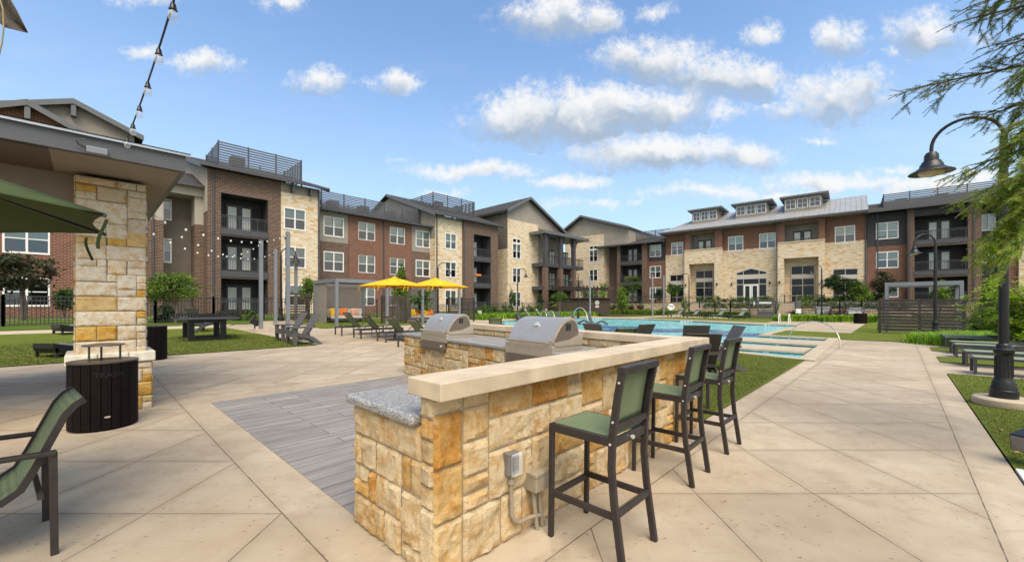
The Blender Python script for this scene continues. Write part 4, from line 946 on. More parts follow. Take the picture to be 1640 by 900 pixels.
# ---- dark right-hand apartment wing
D = Bld('apartment_building', 'dark grey and brick apartment wing at the right, partly behind the feathery tree', 'building', RO, RD, RN, A_R)
m0, m1, m2, m3, m4, m5, m6 = (D.s(p, -.3) for p in (1388.5, 1452, 1463.5, 1548, 1570, 1608, 1760))
zsp = D.z(1420, 394, -.3); EM = 11.75
ops = wins(D, [(1403.5, 1438.5)], -.3, (0, 1, 2), ZR)
D.wall('brick_red', m0, m1, -.3, 0, zsp, sel(ops, 0, zsp), depth=8); D.wall('siding_dark', m0, m1, -.29, zsp+.003, EM, sel(ops, zsp, 13), depth=8)
ops = [(m2, m3, z-.4 if z < 2 else z, z+2.65, 2.0) for z in ZR]
D.wall('brick_brown', m1, m4, -.9, 0, EM, ops, depth=8)
b = MB(); b.box((m2-.02,-.93,ZR[2]+2.66), (m3+.02,-.903,EM)); D.P(b, 'wall', M['siding_dark'])
for z in ZR: D.balcony(m2, m3, z, -.9, 2.0, (D.s(1488, 1.0), D.s(1520, 1.0)), floor=z > 2)
ops = wins(D, [(1573, 1594)], .6, (1, 2), ZR, h=1.6)
D.wall('siding_dark', m4, m5, .6, 0, EM, ops, depth=7)
D.wall('brick_red', m5, D.s(1632, -.3), -.3, 0, 7.8, depth=7); D.wall('siding_dark', m5, D.s(1632, -.3), -.29, 7.803, EM, depth=7)
ops = wins(D, [(1655, 1690)], -.6, (0, 1, 2), ZR)
D.wall('stone_far', D.s(1632, -.6), m6, -.6, 0, EM, ops, depth=7)
D.roof(m0-.0, m6, -1.5, EM+.12, 6, 14.0)
D.screen(D.s(1415, 1.2), D.s(1600, 1.2), 1.2, 5.5, 12.5, 14.1, 8, solid=.55)
D.pipe(m0+.9, -.3, 1.5, EM); D.pipe(D.s(1456, -.9), -.9, 1.5, EM); D.pipe(D.s(1560, -.9), -.9, 1.5, EM)
# ------------------------------------------------------------------ stone kitchen bar
PAL_BAR = [(.53,.41,.245),(.51,.375,.20),(.56,.455,.29),(.54,.43,.27),(.49,.33,.145),(.43,.225,.055),(.46,.28,.09),(.55,.43,.26),(.52,.39,.21),(.48,.31,.12),(.55,.44,.28)]
PAL_COL = [(.64,.575,.46),(.66,.60,.49),(.62,.55,.44),(.60,.51,.37),(.66,.585,.45),(.60,.44,.20),(.57,.36,.09),(.63,.57,.45),(.55,.32,.06),(.64,.56,.43)]
def ashlar(mb, o, ax, az, nrm, Wd, Hd, cell, pal, seed, depth=.018, rough=.017, sizes=((3,2),(4,2),(5,2),(4,3),(6,3),(2,1),(3,1),(2,3),(2,2),(3,3),(5,3),(6,2)), jitter=.006):
    """random ashlar: rough-faced blocks tiled on a rectangle"""
    rd = random.Random(seed); nx = max(1, round(Wd/cell)); nz = max(1, round(Hd/cell)); cx = Wd/nx; cz = Hd/nz
    o, ax, az, nrm = Vector(o), Vector(ax), Vector(az), Vector(nrm)
    occ = [[False]*nz for _ in range(nx)]; last = None
    for j in range(nz):
        for i in range(nx):
            if occ[i][j]: continue
            for _ in range(30):
                w, h = rd.choice(sizes)
                if i+w <= nx and j+h <= nz and not any(occ[a][c] for a in range(i, i+w) for c in range(j, j+h)): break
            else:
                w = h = 1
                while i+w < nx and w < 3 and not occ[i+w][j]: w += 1
            for a in range(i, i+w):
                for c in range(j, j+h): occ[a][c] = True
            col = rd.choice(pal)
            while col == last: col = rd.choice(pal)
            last = col; k = rd.uniform(.88, 1.08); mb.col = tuple(x*k for x in col)
            g = .0035; jt = lambda: rd.uniform(-jitter, jitter)*.6
            x0, x1, z0, z1 = i*cx+g+jt(), (i+w)*cx-g+jt(), j*cz+g+jt(), (j+h)*cz-g+jt()
            if i == 0: x0 = 0
            if i+w == nx: x1 = Wd
            if j == 0: z0 = 0
            x0, z0 = max(x0, 0), max(z0, 0); x1, z1 = min(x1, Wd), min(z1, Hd)
            na, nb = max(3, int((x1-x0)/.02)), max(3, int((z1-z0)/.02)); rows = []
            off = rd.uniform(0, 90); base = depth*rd.uniform(.7, 1.15)
            for b in range(nb+1):
                row = []
                for a in range(na+1):
                    u_, v_ = x0+(x1-x0)*a/na, z0+(z1-z0)*b/nb
                    e = min(a, na-a, b, nb-b)
                    hgt = base+rough*(noise.noise(Vector((u_*7+off, v_*7, off)))*.9+noise.noise(Vector((u_*22, v_*22+off, off)))*.6+abs(noise.noise(Vector((u_*38+off, v_*38, off))))*.8)
                    if e == 0: hgt = .004
                    elif e == 1: hgt = .004+(hgt-.004)*.97
                    row.append(o+ax*u_+az*v_+nrm*hgt)
                rows.append(row)
            mb.ribbon(rows)
Zv = Vector((0,0,1))
def face_on(m, *a, **k):
    b = MB(m); ashlar(b, *a, **k); keep(b.build('stone_facing', M['rock'], smooth=22), bar)
bar = thing('outdoor_kitchen_bar', 'L-shaped limestone outdoor kitchen bar with pale stone cap and granite counter', 'bar', (*uv(1.29, 2.3), 0))
# all of its parts are laid out in site coordinates (U,V) or (WD,WN) and parented keeping world position
def keep(o, par):
    o.parent = par; o.matrix_parent_inverse = Matrix.Translation(-par.location) if par.rotation_euler.z == 0 else (Matrix.Translation(par.location) @ Matrix.Rotation(par.rotation_euler.z, 4, 'Z')).inverted(); return o
RU = Matrix.Rotation(A_U, 4, 'Z'); RW = Matrix.Rotation(A_W, 4, 'Z')
UE = 5.22
core = MB(RU); core.box((1.30,1.815,0), (UE,1.94,1.0)); core.box((1.30,1.94,0), (4.3,2.745,.822))
keep(core.build('bar_wall', M['mortar']), bar)
st = RU
face_on(st, (1.288,1.815,0), (1,0,0), Zv, (0,-1,0), UE-1.288, 1.0, .1, PAL_BAR, 11)
face_on(st, (1.30,2.75,0), (0,-1,0), Zv, (-1,0,0), .81, .82, .1, PAL_BAR, 29, sizes=((2,2),(3,2),(3,3),(2,1),(4,2),(1,2),(2,3)))
face_on(st, (1.30,1.94,0), (0,-1,0), Zv, (-1,0,0), .13, 1.0, .125, PAL_BAR[:5], 5, sizes=((1,1),(1,2),(1,3)))
face_on(st, (UE,1.81,0), (0,1,0), Zv, (1,0,0), 1.0, 1.0, .09, PAL_BAR, 77)
cp = MB(RU); L = [1.245, 2.27, 3.27, 4.27, 5.30]
for a, b_ in zip(L, L[1:]): cp.box((a+.0015,1.69,1.0), (b_-.0015,2.0,1.097))
keep(cp.build('stone_cap', M['cap'], bevel=.006), bar)
gr = MB(RU); gr.prism([(1.235,1.945),(4.35,1.945),(4.35,2.79),(1.235,2.79)], 'z', .823, .884)
keep(gr.build('granite_counter', M['granite'], bevel=.02), bar)
XL, XR = -8.45, -2.6
core = MB(RW); core.box((XL,3.74,0), (XR-.3,4.70,.822)); core.box((XL+.3,4.70,0), (XR+.1,4.92,1.0)); keep(core.build('counter_wall', M['mortar']), bar)
st = RW
face_on(st, (XL,3.735,0), (1,0,0), Zv, (0,-1,0), 5.3, .82, .1, PAL_BAR, 31)
face_on(st, (XL,4.70,0), (0,-1,0), Zv, (-1,0,0), .96, .82, .083, PAL_BAR, 37)
face_on(st, (XL+.3,4.695,.885), (1,0,0), Zv, (0,-1,0), 5.5, .115, .115, PAL_BAR[:4], 41, sizes=((3,1),(4,1),(5,1)))
face_on(st, (XR+.1,4.925,0), (-1,0,0), Zv, (0,1,0), 5.6, 1.0, .1, PAL_BAR, 43)
cp = MB(RW); x = XL+.22
while x < XR-.5: cp.box((x+.0015,4.655,1.0), (min(x+1.0, XR)-.0015,4.975,1.0945)); x += 1.0
keep(cp.build('stone_cap', M['cap'], bevel=.006), bar)
gr = MB(RW); gr.box((XL-.05,3.685,.823), (XR-.62,4.68,.884)); keep(gr.build('granite_counter', M['granite'], bevel=.02), bar)

# grills set into the counter
def grill(name, label, x0, x1):
    g = thing(name, label, 'grill', (*( (WD*((x0+x1)/2)+WN*3.68).xy ), 0), A_W, 'stainless grills in the stone counter')
    h = (x1-x0)/2
    b = MB(); b.box((-h,0,.80), (h,.06,.955)); b.box((-h+.02,.06,.885), (h-.02,.72,.955)); g_ = b.build('firebox', M['steel'], g, bevel=.008)
    b = MB(); b.box((-h+.03,-.03,.66), (h-.06,.05,.80)); b.box((-h+.05,-.045,.63), (h-.08,.03,.655)); b.build('drip_tray', M['steel_dark'], g, bevel=.004)
    prof = [(.05,.957),(.045,1.02),(.07,1.06),(.13,1.145),(.20,1.215),(.29,1.275),(.39,1.31),(.49,1.325),(.57,1.31),(.63,1.26),(.67,1.16),(.69,.957)]
    b = MB(); b.prism(prof, 'x', -h+.04, h-.04); b.build('hood', M['steel'], g, smooth=35)
    b = MB()
    for s in (-1, 1):
        X = s*(h-.04); b.prism([(.10,.957),(.10,1.04),(.16,1.125),(.22,1.185),(.30,1.24),(.39,1.275),(.49,1.29),(.56,1.275),(.61,1.23),(.65,1.14),(.665,.957)], 'x', min(X, X+s*.012), max(X, X+s*.012)); b.build('hood_end', M['steel_dark'], g); b = MB()
    b = MB()
    b.tube([(-h+.06,-.04,1.005),(h-.06,-.04,1.005)], .02, 12); b.bar((-h+.12,.06,1.0), (-h+.12,-.02,1.0), .02); b.bar((h-.12,.06,1.0), (h-.12,-.02,1.0), .02); b.build('hood_handle', M['steel'], g, smooth=40)
    b = MB(Matrix.Translation((.02,.20,1.222)) @ Matrix.Rotation(math.radians(40), 4, 'X')); b.lathe([(.042,0),(.042,.018),(.034,.022)], (0,0,0), 20); b.build('thermometer', M['badge'], g, smooth=40)
    b = MB(Matrix.Translation((h-.028,.40,1.2)) @ Matrix.Rotation(PI/2, 4, 'Y')); b.lathe([(.055,0),(.055,.004)], (0,0,0), 16); v_ = b.build('vent_plate', M['steel_dark'], g)
    b = MB()
    for dy in (-.022, .022): b.box((h-.026,.40+dy*1.3-.02,1.155), (h-.019,.40+dy*1.3+.02,1.245))
    b.build('vent_slot', M['black'], v_)
    b = MB()
    for s in (-1, 1): X = s*(h-.03); b.prism([(.06,.957),(.06,1.0),(.45,1.03),(.69,1.10),(.72,1.10),(.72,.957)], 'x', min(X, X+s*.03), max(X, X+s*.03)); b.build('hood_side', M['steel'], g); b = MB()
    b = MB(Matrix.Translation((h-.14,-.03,.735)) @ Matrix.Rotation(PI/2, 4, 'X')); b.lathe([(.016,0),(.024,.02),(.022,.035)], (0,0,0), 12); b.build('knob', M['chrome'], g, smooth=40)
    g.scale = (1, .80, 1)
    return g
grill('gas_grill', 'stainless built-in grill with heat stains near the far end of the counter', -7.55, -6.5)
grill('gas_grill', 'stainless built-in grill nearest the bar cap, with a round thermometer on its hood', -4.76, -3.76)

# electric boxes on the bar face
def on_bar(u, z): p = uv(u, 1.79); return (p[0], p[1], z)
o = thing('outlet_box', 'grey weatherproof outlet box with clear cover on the stone bar', 'outlet box', on_bar(1.85, .505), A_U)
b = MB(); b.box((-.048,-.045,-.07), (.048,.03,.07)); b.build('box', M['plastic_grey'], o, bevel=.006)
b = MB(); b.box((-.035,-.078,-.072), (.055,-.047,.068)); b.build('cover', M['bulb'], o, bevel=.012)
b = MB(); b.box((-.02,-.06,-.04), (.03,-.0505,.045)); b.build('socket', M['trim_dark'], o)
b = MB(); pts = [(.0,-.02,-.075),(.0,-.02,-.32),(.02,-.025,-.37),(.06,-.03,-.395),(.17,-.035,-.40),(.27,-.04,-.42),(.30,-.05,-.47)]
b.tube(pts, .0135, 10); b.lathe([(.024,-.13),(.024,-.10)], (0,-.02,0), 10); b.build('conduit', M['beige_pvc'], o, smooth=40)
o = thing('junction_box', 'beige painted junction box with two conduits below it on the bar', 'junction box', on_bar(2.075, .335), A_U)
b = MB(); b.box((-.065,-.09,-.06), (.065,.03,.06)); b.build('box', M['beige_pvc'], o, bevel=.006)
b = MB(); b.box((-.07,-.095,.04), (.07,-.03,.064)); b.build('lid', M['beige_pvc'], o, bevel=.004)
for x in (-.025, .03):
    b = MB(); b.tube([(x,-.03,-.06),(x+.012,-.035,-.2),(x+.03,-.04,-.335)], .015, 10); b.build('conduit', M['beige_pvc'], o, smooth=40)

# ------------------------------------------------------------------ bar stools
def stool(label):
    t = thing('bar_stool', label, 'bar stool', (0,0,0), 0, 'green sling bar stools along the bar')
    fx, bx = .205, .205
    for s in (-1, 1):
        b = MB(); b.sweep([(s*fx,.225,0),(s*fx,.215,.735)], .031, .031); b.build('leg', M['frame'], t, bevel=.004)
        b = MB(); b.sweep([(s*bx,-.285,0),(s*bx,-.262,.16),(s*bx,-.232,.36),(s*bx,-.215,.56),(s*bx,-.222,.75),(s*bx,-.25,.95),(s*bx,-.285,1.135)], .031, .04); b.build('leg', M['frame'], t, bevel=.004)
    b = MB()
    for s in (-1, 1): b.bar((s*fx,.215,.71), (s*bx,-.215,.71), .03, .05)
    b.bar((-fx,.215,.71), (fx,.215,.71), .03, .05); b.bar((-bx,-.215,.70), (bx,-.215,.70), .03, .05); b.build('seat_frame', M['frame'], t, bevel=.003)
    b = MB(); b.box((-.188,-.198,.728), (.188,.212,.741)); b.build('seat', M['sling'], t, bevel=.004)
    b = MB(); b.sweep([(-bx-.018,-.285,1.13),(bx+.018,-.285,1.13)], .05, .04, (0,1,0)); b.build('back_rail', M['frame'], t, bevel=.004); b = MB(); b.sweep([(-bx,-.227,.79),(bx,-.227,.79)], .03, .036, (0,1,0)); b.build('back_rail', M['frame'], t, bevel=.004)
    rows = []
    for i in range(9):
        z = .805+.31*i/8; y = -.228-.052*(i/8)**1.2
        rows.append([(x, y+.018, z) for x in (-.165,-.08,0,.08,.165)])
    b = MB(); b.ribbon(rows); b.build('backrest', M['sling'], t, solid=.008, smooth=60)
    b = MB()
    for s in (-1, 1): b.sweep([(s*.172,-.21,.80),(s*.172,-.232,.95),(s*.172,-.262,1.11)], .012, .02)
    b.build('sling_rail', M['black'], t)
    for z, pts in ((.27, ((-fx,.222),(fx,.222))), (.30, ((-bx,-.245),(bx,-.245)))):
        b = MB(); b.bar((*pts[0], z), (*pts[1], z), .024, .038); b.build('footrest', M['frame'], t, bevel=.003)
    for s in (-1, 1):
        b = MB(); b.bar((s*fx,.222,.285), (s*bx,-.245,.285), .024, .038); b.build('footrest', M['frame'], t, bevel=.003)
    b = MB(Matrix.Translation((.0,-.245,.70)) @ Matrix.Rotation(PI/2, 4, 'X') @ Matrix.Diagonal((1.5,1,1,1))); b.lathe([(.012,-.012),(.012,.003)], (0,0,0), 16); b.build('badge', M['badge'], t)
    b = MB()
    for s in (-1, 1):
        for z, y in ((1.06,-.272),(.83,-.232),(.70,-.215)):
            m = b.M; b.M = Matrix.Translation((s*(bx+.019), y, z)) @ Matrix.Rotation(s*PI/2, 4, 'Y'); b.lathe([(.008,-.004),(.006,.004)], (0,0,0), 8); b.M = m
    b.build('bolt_caps', M['chrome'], t)
    return t
s0_ = stool('nearest green sling bar stool, in front of the beige junction box')
s0_.location = (*((Vector((.226,2.66))+Vector((.89,2.6)))/2), 0); s0_.rotation_euler.z = face_rot(V)
dup(s0_, (1.41,3.68,0), face_rot(V)+.02, 'second green sling bar stool along the bar, between the two others')
dup(s0_, (2.10,4.42,0), face_rot(V)-.02, 'farthest green sling bar stool, at the corner of the bar beside the turf')

# ------------------------------------------------------------------ sling dining chair
def dining_chair(label, group=None):
    t = thing('patio_chair', label, 'chair', (0,0,0), 0, group)
    w = .285
    for s in (-1, 1):
        b = MB(); b.sweep([(s*w,-.30,0),(s*w,-.297,.30),(s*w,-.295,.62)], .028, .034); b.build('leg', M['frame'], t, bevel=.004)
        b = MB(); b.sweep([(s*w,.30,0),(s*w,.285,.3),(s*w,.27,.60)], .03, .045); b.build('leg', M['frame'], t, bevel=.004)
        b = MB(); b.sweep([(s*w,-.31,.612),(s*w,0,.63),(s*w,.33,.615)], .05, .026); b.build('armrest', M['frame'], t, bevel=.006)
    prof = [(.32,.40),(.27,.425),(.15,.41),(.0,.375),(-.1,.37),(-.17,.42),(-.22,.52),(-.27,.64),(-.315,.75),(-.345,.82),(-.385,.875),(-.43,.905)]
    b = MB(); b.ribbon([[(x,y,z) for x in (-.245,-.12,0,.12,.245)] for y, z in prof]); b.build('sling_seat', M['sling'], t, solid=.01, smooth=60)
    for s in (-1, 1):
        b = MB(); b.sweep([(s*.255,y,z) for y, z in prof], .022, .036); b.build('side_rail', M['frame'], t, smooth=40)
    b = MB(); b.bar((-w,-.245,.36), (w,-.245,.36), .025); b.bar((-w,.28,.37), (w,.28,.37), .025); b.build('cross_bar', M['frame'], t)
    return t
ch = dining_chair('green sling patio chair with dark frame at the left edge, under the green umbrella')
ch.location = (*(Vector((-3.0,2.635))+Vector((-.615,-.79))*.30), 0); ch.rotation_euler.z = face_rot((-.615,-.79)); ch.scale = (1.1,1,1)
for px, d, f, lab in ((990, 10.6, (-.3,1), 'green sling chair behind the bar cap, between two grey slatted chairs'), (795, 18.3, (.1,1), 'green sling chair showing its back just past the far grill hood')):
    p = atd(px, d, 0); dup(ch, p, face_rot(f), lab)
# ------------------------------------------------------------------ slatted adirondack chairs
def adirondack(label, mat, group):
    t = thing('adirondack_chair', label, 'adirondack chair', (0,0,0), 0, group); m = M[mat]
    for s in (-1, 1):
        b = MB(); b.box((s*.33-.05,.36,0), (s*.33+.05,.39,.56)); b.box((s*.33-.015,.28,0), (s*.33+.015,.36,.56)); b.build('leg', m, t, bevel=.004)
        prof = [(.38,.30),(.38,.42),(.0,.36),(-.28,.24),(-.50,.06),(-.56,0),(-.42,0),(-.30,.08),(-.1,.2),(.1,.26)]
        b = MB(); b.prism(prof, 'x', s*.285-.018, s*.285+.018); b.build('side_rail', m, t, bevel=.003)
        b = MB(); b.box((s*.34-.075,-.36,.56), (s*.34+.075,.46,.59)); b.build('armrest', m, t, bevel=.006)
    b = MB()
    for i in range(6):
        y = .37-i*.085; z = .425-.028*i-.004*i*i*.3; b.sweep([(-.30,y,z),(.30,y,z)], .075, .022, (0,1,.3))
    b.box((-.30,.385,.27), (.30,.41,.41)); b.build('seat_slats', m, t, bevel=.003)
    b = MB()
    for i in range(5):
        x = (i-2)*.118; b.sweep([(x,-.06,.27),(x*1.12,-.46,1.0)], .118, .022, (1,0,0), 1.09)
    b.build('back_slats', m, t, bevel=.003)
    b = MB(); b.bar((-.34,-.30,.60), (.34,-.30,.60), .03, .07); b.bar((-.28,-.14,.33), (.28,-.14,.33), .03, .07); b.build('back_brace', m, t)
    return t
G1 = 'grey slatted adirondack chairs'
ad = adirondack('grey adirondack chair nearest the patio at the turf edge, facing left', 'poly_grey', G1)
p = gp(466, 552); ad.location = (p.x+.36, p.y+.1, gz(p.x, p.y)); ad.rotation_euler.z = face_rot(-U); ad.scale = (1.1,)*3
def put_ad(px, d, f, lab, src=None, sc=1.0):
    p = atd(px, d); return dup(src or ad, p, face_rot(f), lab, scale=sc)
p = gp(446, 546.5); q_ = dup(ad, (p.x+.36, p.y+.2, gz(p.x, p.y)), face_rot(-U), 'grey adirondack chair half hidden behind its twin at the turf edge', scale=1.1)
put_ad(322, 17.6, (.25,1), 'grey adirondack chair seen through the frame of the black game table', sc=1.05)
put_ad(1108, 10.7, (.15,1), 'grey adirondack chair with its back to the bar, facing the pool', sc=.98)
put_ad(1149, 9.3, (-1,.15), 'grey adirondack chair in profile beside the pool steps, behind the far bar stool', sc=1.02)
put_ad(964, 11.4, (.75,.6), 'grey adirondack chair just left of the green sling chair behind the bar', sc=.98)
put_ad(1016, 11.2, (-.5,.8), 'grey adirondack chair just right of the green sling chair behind the bar', sc=.98)
adk = adirondack('dark brown adirondack chair standing close behind the corner of the bar cap', 'poly_dark', None)
p = atd(1119, 8.1, 0); adk.location = p; adk.rotation_euler.z = face_rot((.2,1)); adk.scale = (.95,)*3
t = thing('side_table', 'small dark side table on the turf between the far bar stools', 'side table', (*uv(5.9,2.15), .02), A_U)
b = MB(); b.box((-.22,-.22,.40), (.22,.22,.43)); b.build('table_top', M['poly_dark'], t, bevel=.004)
for sx in (-1, 1):
    for sy in (-1, 1): b = MB(); b.box((sx*.19-.022,sy*.19-.022,0), (sx*.19+.022,sy*.19+.022,.40)); b.build('leg', M['poly_dark'], t)
# ------------------------------------------------------------------ sling chaise lounges
def chaise(name, label, fabric, group, raised=True):
    t = thing(name, label, 'chaise lounge', (0,0,0), 0, group)      # local +y = towards the foot end, origin mid-length
    w = .31
    b = MB()
    for s in (-1, 1): b.sweep([(s*w,-.95,.34),(s*w,.95,.34)], .032, .05)
    for y in (-.95, .95, -.15): b.bar((-w,y,.34), (w,y,.34), .03, .045)
    b.build('frame', M['frame_grey'], t, bevel=.004)
    for s in (-1, 1):
        for y in (-.92, .92): b = MB(); b.box((s*w-.018,y-.025,0), (s*w+.018,y+.025,.33)); b.build('leg', M['frame_grey'], t)
        b = MB(); b.bar((s*w,-.15,.0), (s*w,-.15,.33), .026); b.build('leg', M['frame_grey'], t)
    b = MB(); b.box((-w+.02,-.12,.352), (w-.02,.93,.366)); b.build('seat', M[fabric], t, bevel=.004)
    top = (-.62, .93) if raised else (-.93, .37)
    b = MB()
    for s in (-1, 1): b.sweep([(s*(w-.03),-.14,.37),(s*(w-.03),*top)], .028, .04)
    b.bar((-w+.03,*top), (w-.03,*top), .03); bf = b.build('back_frame', M['frame_grey'], t)
    b = MB(); b.ribbon([[(x, -.14+(top[0]+.14)*k/4, .37+(top[1]-.37)*k/4-.02*math.sin(PI*k/4)) for x in (-w+.05,0,w-.05)] for k in range(5)]); b.build('backrest', M[fabric], t, solid=.01)
    if raised:
        b = MB()
        for s in (-1, 1): b.bar((s*(w-.05),-.42,.68), (s*(w-.05),-.82,.34), .018)
        b.build('back_strut', M['frame_grey'], t)
        b = MB(); b.tube([(-w+.06,-.555,.88),(w-.06,-.555,.88)], .07, 10); b.build('head_pillow', M['cushion_taupe'], t, smooth=40)
    return t
M['cushion_taupe'] = plain('taupe_head_pillow', (.20,.155,.125), .9, 0, .15, 6)
M['cushion_sand'] = plain('sand_head_pillow', (.48,.42,.34), .9, 0, .1, 6)
G2 = 'green sling chaise lounges on the patio by the cabanas'
cz = chaise('chaise_lounge', 'raised green chaise lounge nearest the cabana sofa, farthest of the patio row', 'sling', G2)
def put_ch(src, p, f, lab, group=None, sc=1.0): return dup(src, p, face_rot(f), lab, group, sc)
def uvz(u, v): x, y = uv(u, v); return (x, y, gz(x, y))
first = True
for (pa, pb, lab) in (((537.6,536),(550,538),None), ((567.7,540.7),(580.5,543),'raised green chaise lounge second from the cabana end of the patio row'),
                      ((605,546),(621,549.5),'raised green chaise lounge beside the yellow umbrella base'), ((641,555),(655,559),'raised green chaise lounge partly hidden by the stone counter end')):
    a, c = gp(*pa), gp(*pb); m = (a+c)/2; f = U
    pos = (m.x+U.x*.95, m.y+U.y*.95, gz(m.x, m.y))
    if lab is None: cz.location = pos; cz.rotation_euler.z = face_rot(U); cz.scale = (1.08,)*3
    else: put_ch(cz, pos, U, lab, sc=1.08)
# low pool-side chaises on the right, foot ends towards the walk
czf = chaise('chaise_lounge', 'flat pale green chaise lounge in front of the others, just behind the lamp base', 'sling_pale', 'flat pale green chaise lounges beside the walk', raised=False)
labs = [None, 'flat pale green chaise lounge second from the lamp base', 'flat pale green chaise lounge third from the lamp base', 'flat pale green chaise lounge fourth from the lamp base', 'flat pale green chaise lounge fifth from the lamp base', 'flat pale green chaise lounge at the far end of its row by the grass clump']
for u_, lab in zip((13.4, 14.95, 17.3, 18.5, 20.9, 22.1), labs):
    p = uv(u_, -1.15-.95)
    if lab is None: czf.location = (*p, .02); czf.rotation_euler.z = face_rot(V)
    else: put_ch(czf, (*p, .02), V, lab)
for px, py, lab in ((1637,553,'pale green chaise back raised behind the lamp post'),):
    pass
t = thing('side_table', 'low grey side table beyond the row of flat chaise lounges', 'side table', (*uv(22.0,-3.6), 0), A_U)
b = MB(); b.box((-.35,-.25,.42), (.35,.25,.45)); b.build('table_top', M['poly_grey'], t)
for sx in (-1, 1):
    for sy in (-1, 1): b = MB(); b.box((sx*.31-.03,sy*.21-.03,0), (sx*.31+.03,sy*.21+.03,.42)); b.build('leg', M['poly_grey'], t)
# far pool-side chaises
czp = chaise('chaise_lounge', 'pale green chaise lounge across the pool, beside the white life ring', 'sling_pale', 'pale green chaise lounges across the pool')
for ch_ in czp.children:
    if ch_.name.startswith('head_pillow'): ch_.data.materials[0] = M['cushion_sand']
for (px, py, f, lab) in ((1085,508.6,(-1,-.25),None), (1111,509.4,(-1,-.25),'pale green chaise lounge across the pool, left of the little tables'),
     (1151,510.4,(-1,-.25),'pale green chaise lounge across the pool, right of the little tables'), (1184,511.6,(-1,-.25),'pale green chaise lounge across the pool nearest the pool gate'),
     (851,512.6,(1,-.35),'pale green chaise lounge across the pool beside the tall lamp post'), (869,512.3,(1,-.35),'pale green chaise lounge behind the curved rails of the pool steps'), (884,512.0,(1,-.35),'pale green chaise lounge across the pool, closest to the tiki bar')):
    p = gp(px, py)
    if lab is None: czp.location = p; czp.rotation_euler.z = face_rot(f); czp.scale = (1.12,)*3
    else: put_ch(czp, p, f, lab, sc=1.12)
for i, px in enumerate((1128, 1134)):
    p = gp(px, 510); t = thing('side_table', ('tiny dark table on the left of a pair between far chaise lounges', 'tiny dark table on the right of a pair between far chaise lounges')[i], 'side table', p, .3, 'little tables across the pool')
    b = MB(); b.box((-.2,-.2,.42), (.2,.2,.46)); b.build('table_top', M['frame'], t)
    for sx in (-1, 1):
        for sy in (-1, 1): b = MB(); b.box((sx*.17-.025,sy*.17-.025,0), (sx*.17+.025,sy*.17+.025,.42)); b.build('leg', M['frame'], t)
# in-water loungers
def lounger(label):
    prof = [(-.62,.98),(-.55,.98),(-.42,.62),(-.28,.30),(-.12,.17),(.1,.22),(.42,.40),(.62,.38),(.95,.12),(.90,.05),(.6,.24),(.42,.28),(.1,.08),(-.12,.03),(-.36,.12),(-.48,.5)]
    t = thing('pool_lounger', label, 'pool lounger', (0,0,0), 0, 'grey moulded loungers standing in the water')
    b = MB(); b.prism(prof, 'x', -.33, .33); b.build('shell', M['lounger'], t, smooth=45, bevel=.02)
    b = MB(); b.box((-.28,-.3,-.12), (.28,.2,.06)); b.build('base', M['lounger'], t)
    return t
lg = None
for (px, py, lab) in ((926,519.5,'grey in-water lounger left of a pair in the shallow pool'), (954,521,'grey in-water lounger right of a pair in the shallow pool'), (838,515,'grey in-water lounger half hidden behind the near grill hood'), (903,517,'grey in-water lounger whose top peeks over the grill hood')):
    p = at(px, py, -.12)
    if lg is None: lg = lounger(lab); lg.location = p; lg.rotation_euler.z = face_rot((.85,-.35))
    else: dup(lg, p, face_rot((.85,-.35)), lab)
# ------------------------------------------------------------------ pavilion at the left
pav = thing('pavilion', 'grey pavilion roof corner on a cream and gold stone column', 'pavilion', (*uv(.25, 8.3), 0), A_U)
b0 = Matrix.Translation((-.25, -8.3, 0))
def pv(b, name, mat, **k): return b.build(name, mat, pav, **k)
UL = -4.2
b = MB(b0); b.box((UL,7.0,3.30), (.93,7.06,3.50)); b.box((.87,7.06,3.30), (.93,12.4,3.50)); pv(b, 'fascia', M['fascia'])
b = MB(b0); b.box((UL,6.96,3.503), (.97,7.08,3.53)); b.box((.85,7.08,3.503), (.97,12.4,3.53)); pv(b, 'roof_edge', M['flash'])
b = MB(b0); b.add([(UL,6.94,3.535),(.98,6.94,3.535),(-2.6,10.7,4.55),(UL,10.7,4.55),(.98,12.4,3.535),(UL,12.4,3.535)], [(0,1,2,3),(1,4,2),(3,2,4,5)]); pv(b, 'roof', M['shingle'])
b = MB(b0); b.box((UL,7.06,3.285), (-.30,8.2,3.31)); b.box((UL,8.45,3.285), (-.3,12.3,3.31)); pv(b, 'soffit', M['soffit'])
b = MB(b0); b.box((-.30,7.06,3.29), (.87,12.3,3.312)); pv(b, 'end_soffit', M['beam'])
b = MB(b0); b.box((UL,8.2,2.84), (.55,8.45,3.285)); b.box((.22,8.45,2.84), (.55,12.3,3.285)); pv(b, 'beam', M['beam'])
cst = MB(b0)
cu0, cu1, cv0, cv1 = -.10, .60, 7.97, 8.67
b = MB(b0); b.box((cu0+.02,cv0+.02,.8), (cu1-.02,cv1-.02,3.245)); b.box((cu0-.05,cv0-.05,0), (cu1+.05,cv1+.05,.70)); pv(b, 'column_core', M['mortar'])
SZ = ((4,2),(5,2),(3,2),(6,2),(2,2),(2,1),(3,1),(4,1),(5,3),(5,2),(7,2))
for (o_, ax, nr, w, sd) in (((cu0,cv0,.8),(1,0,0),(0,-1,0),cu1-cu0,3), ((cu1,cv0,.8),(0,1,0),(1,0,0),cv1-cv0,4), ((cu0,cv1,.8),(0,-1,0),(-1,0,0),cv1-cv0,6)):
    ashlar(cst, o_, ax, Zv, nr, w, 2.44, .1, PAL_COL, sd, .015, .010, sizes=SZ)
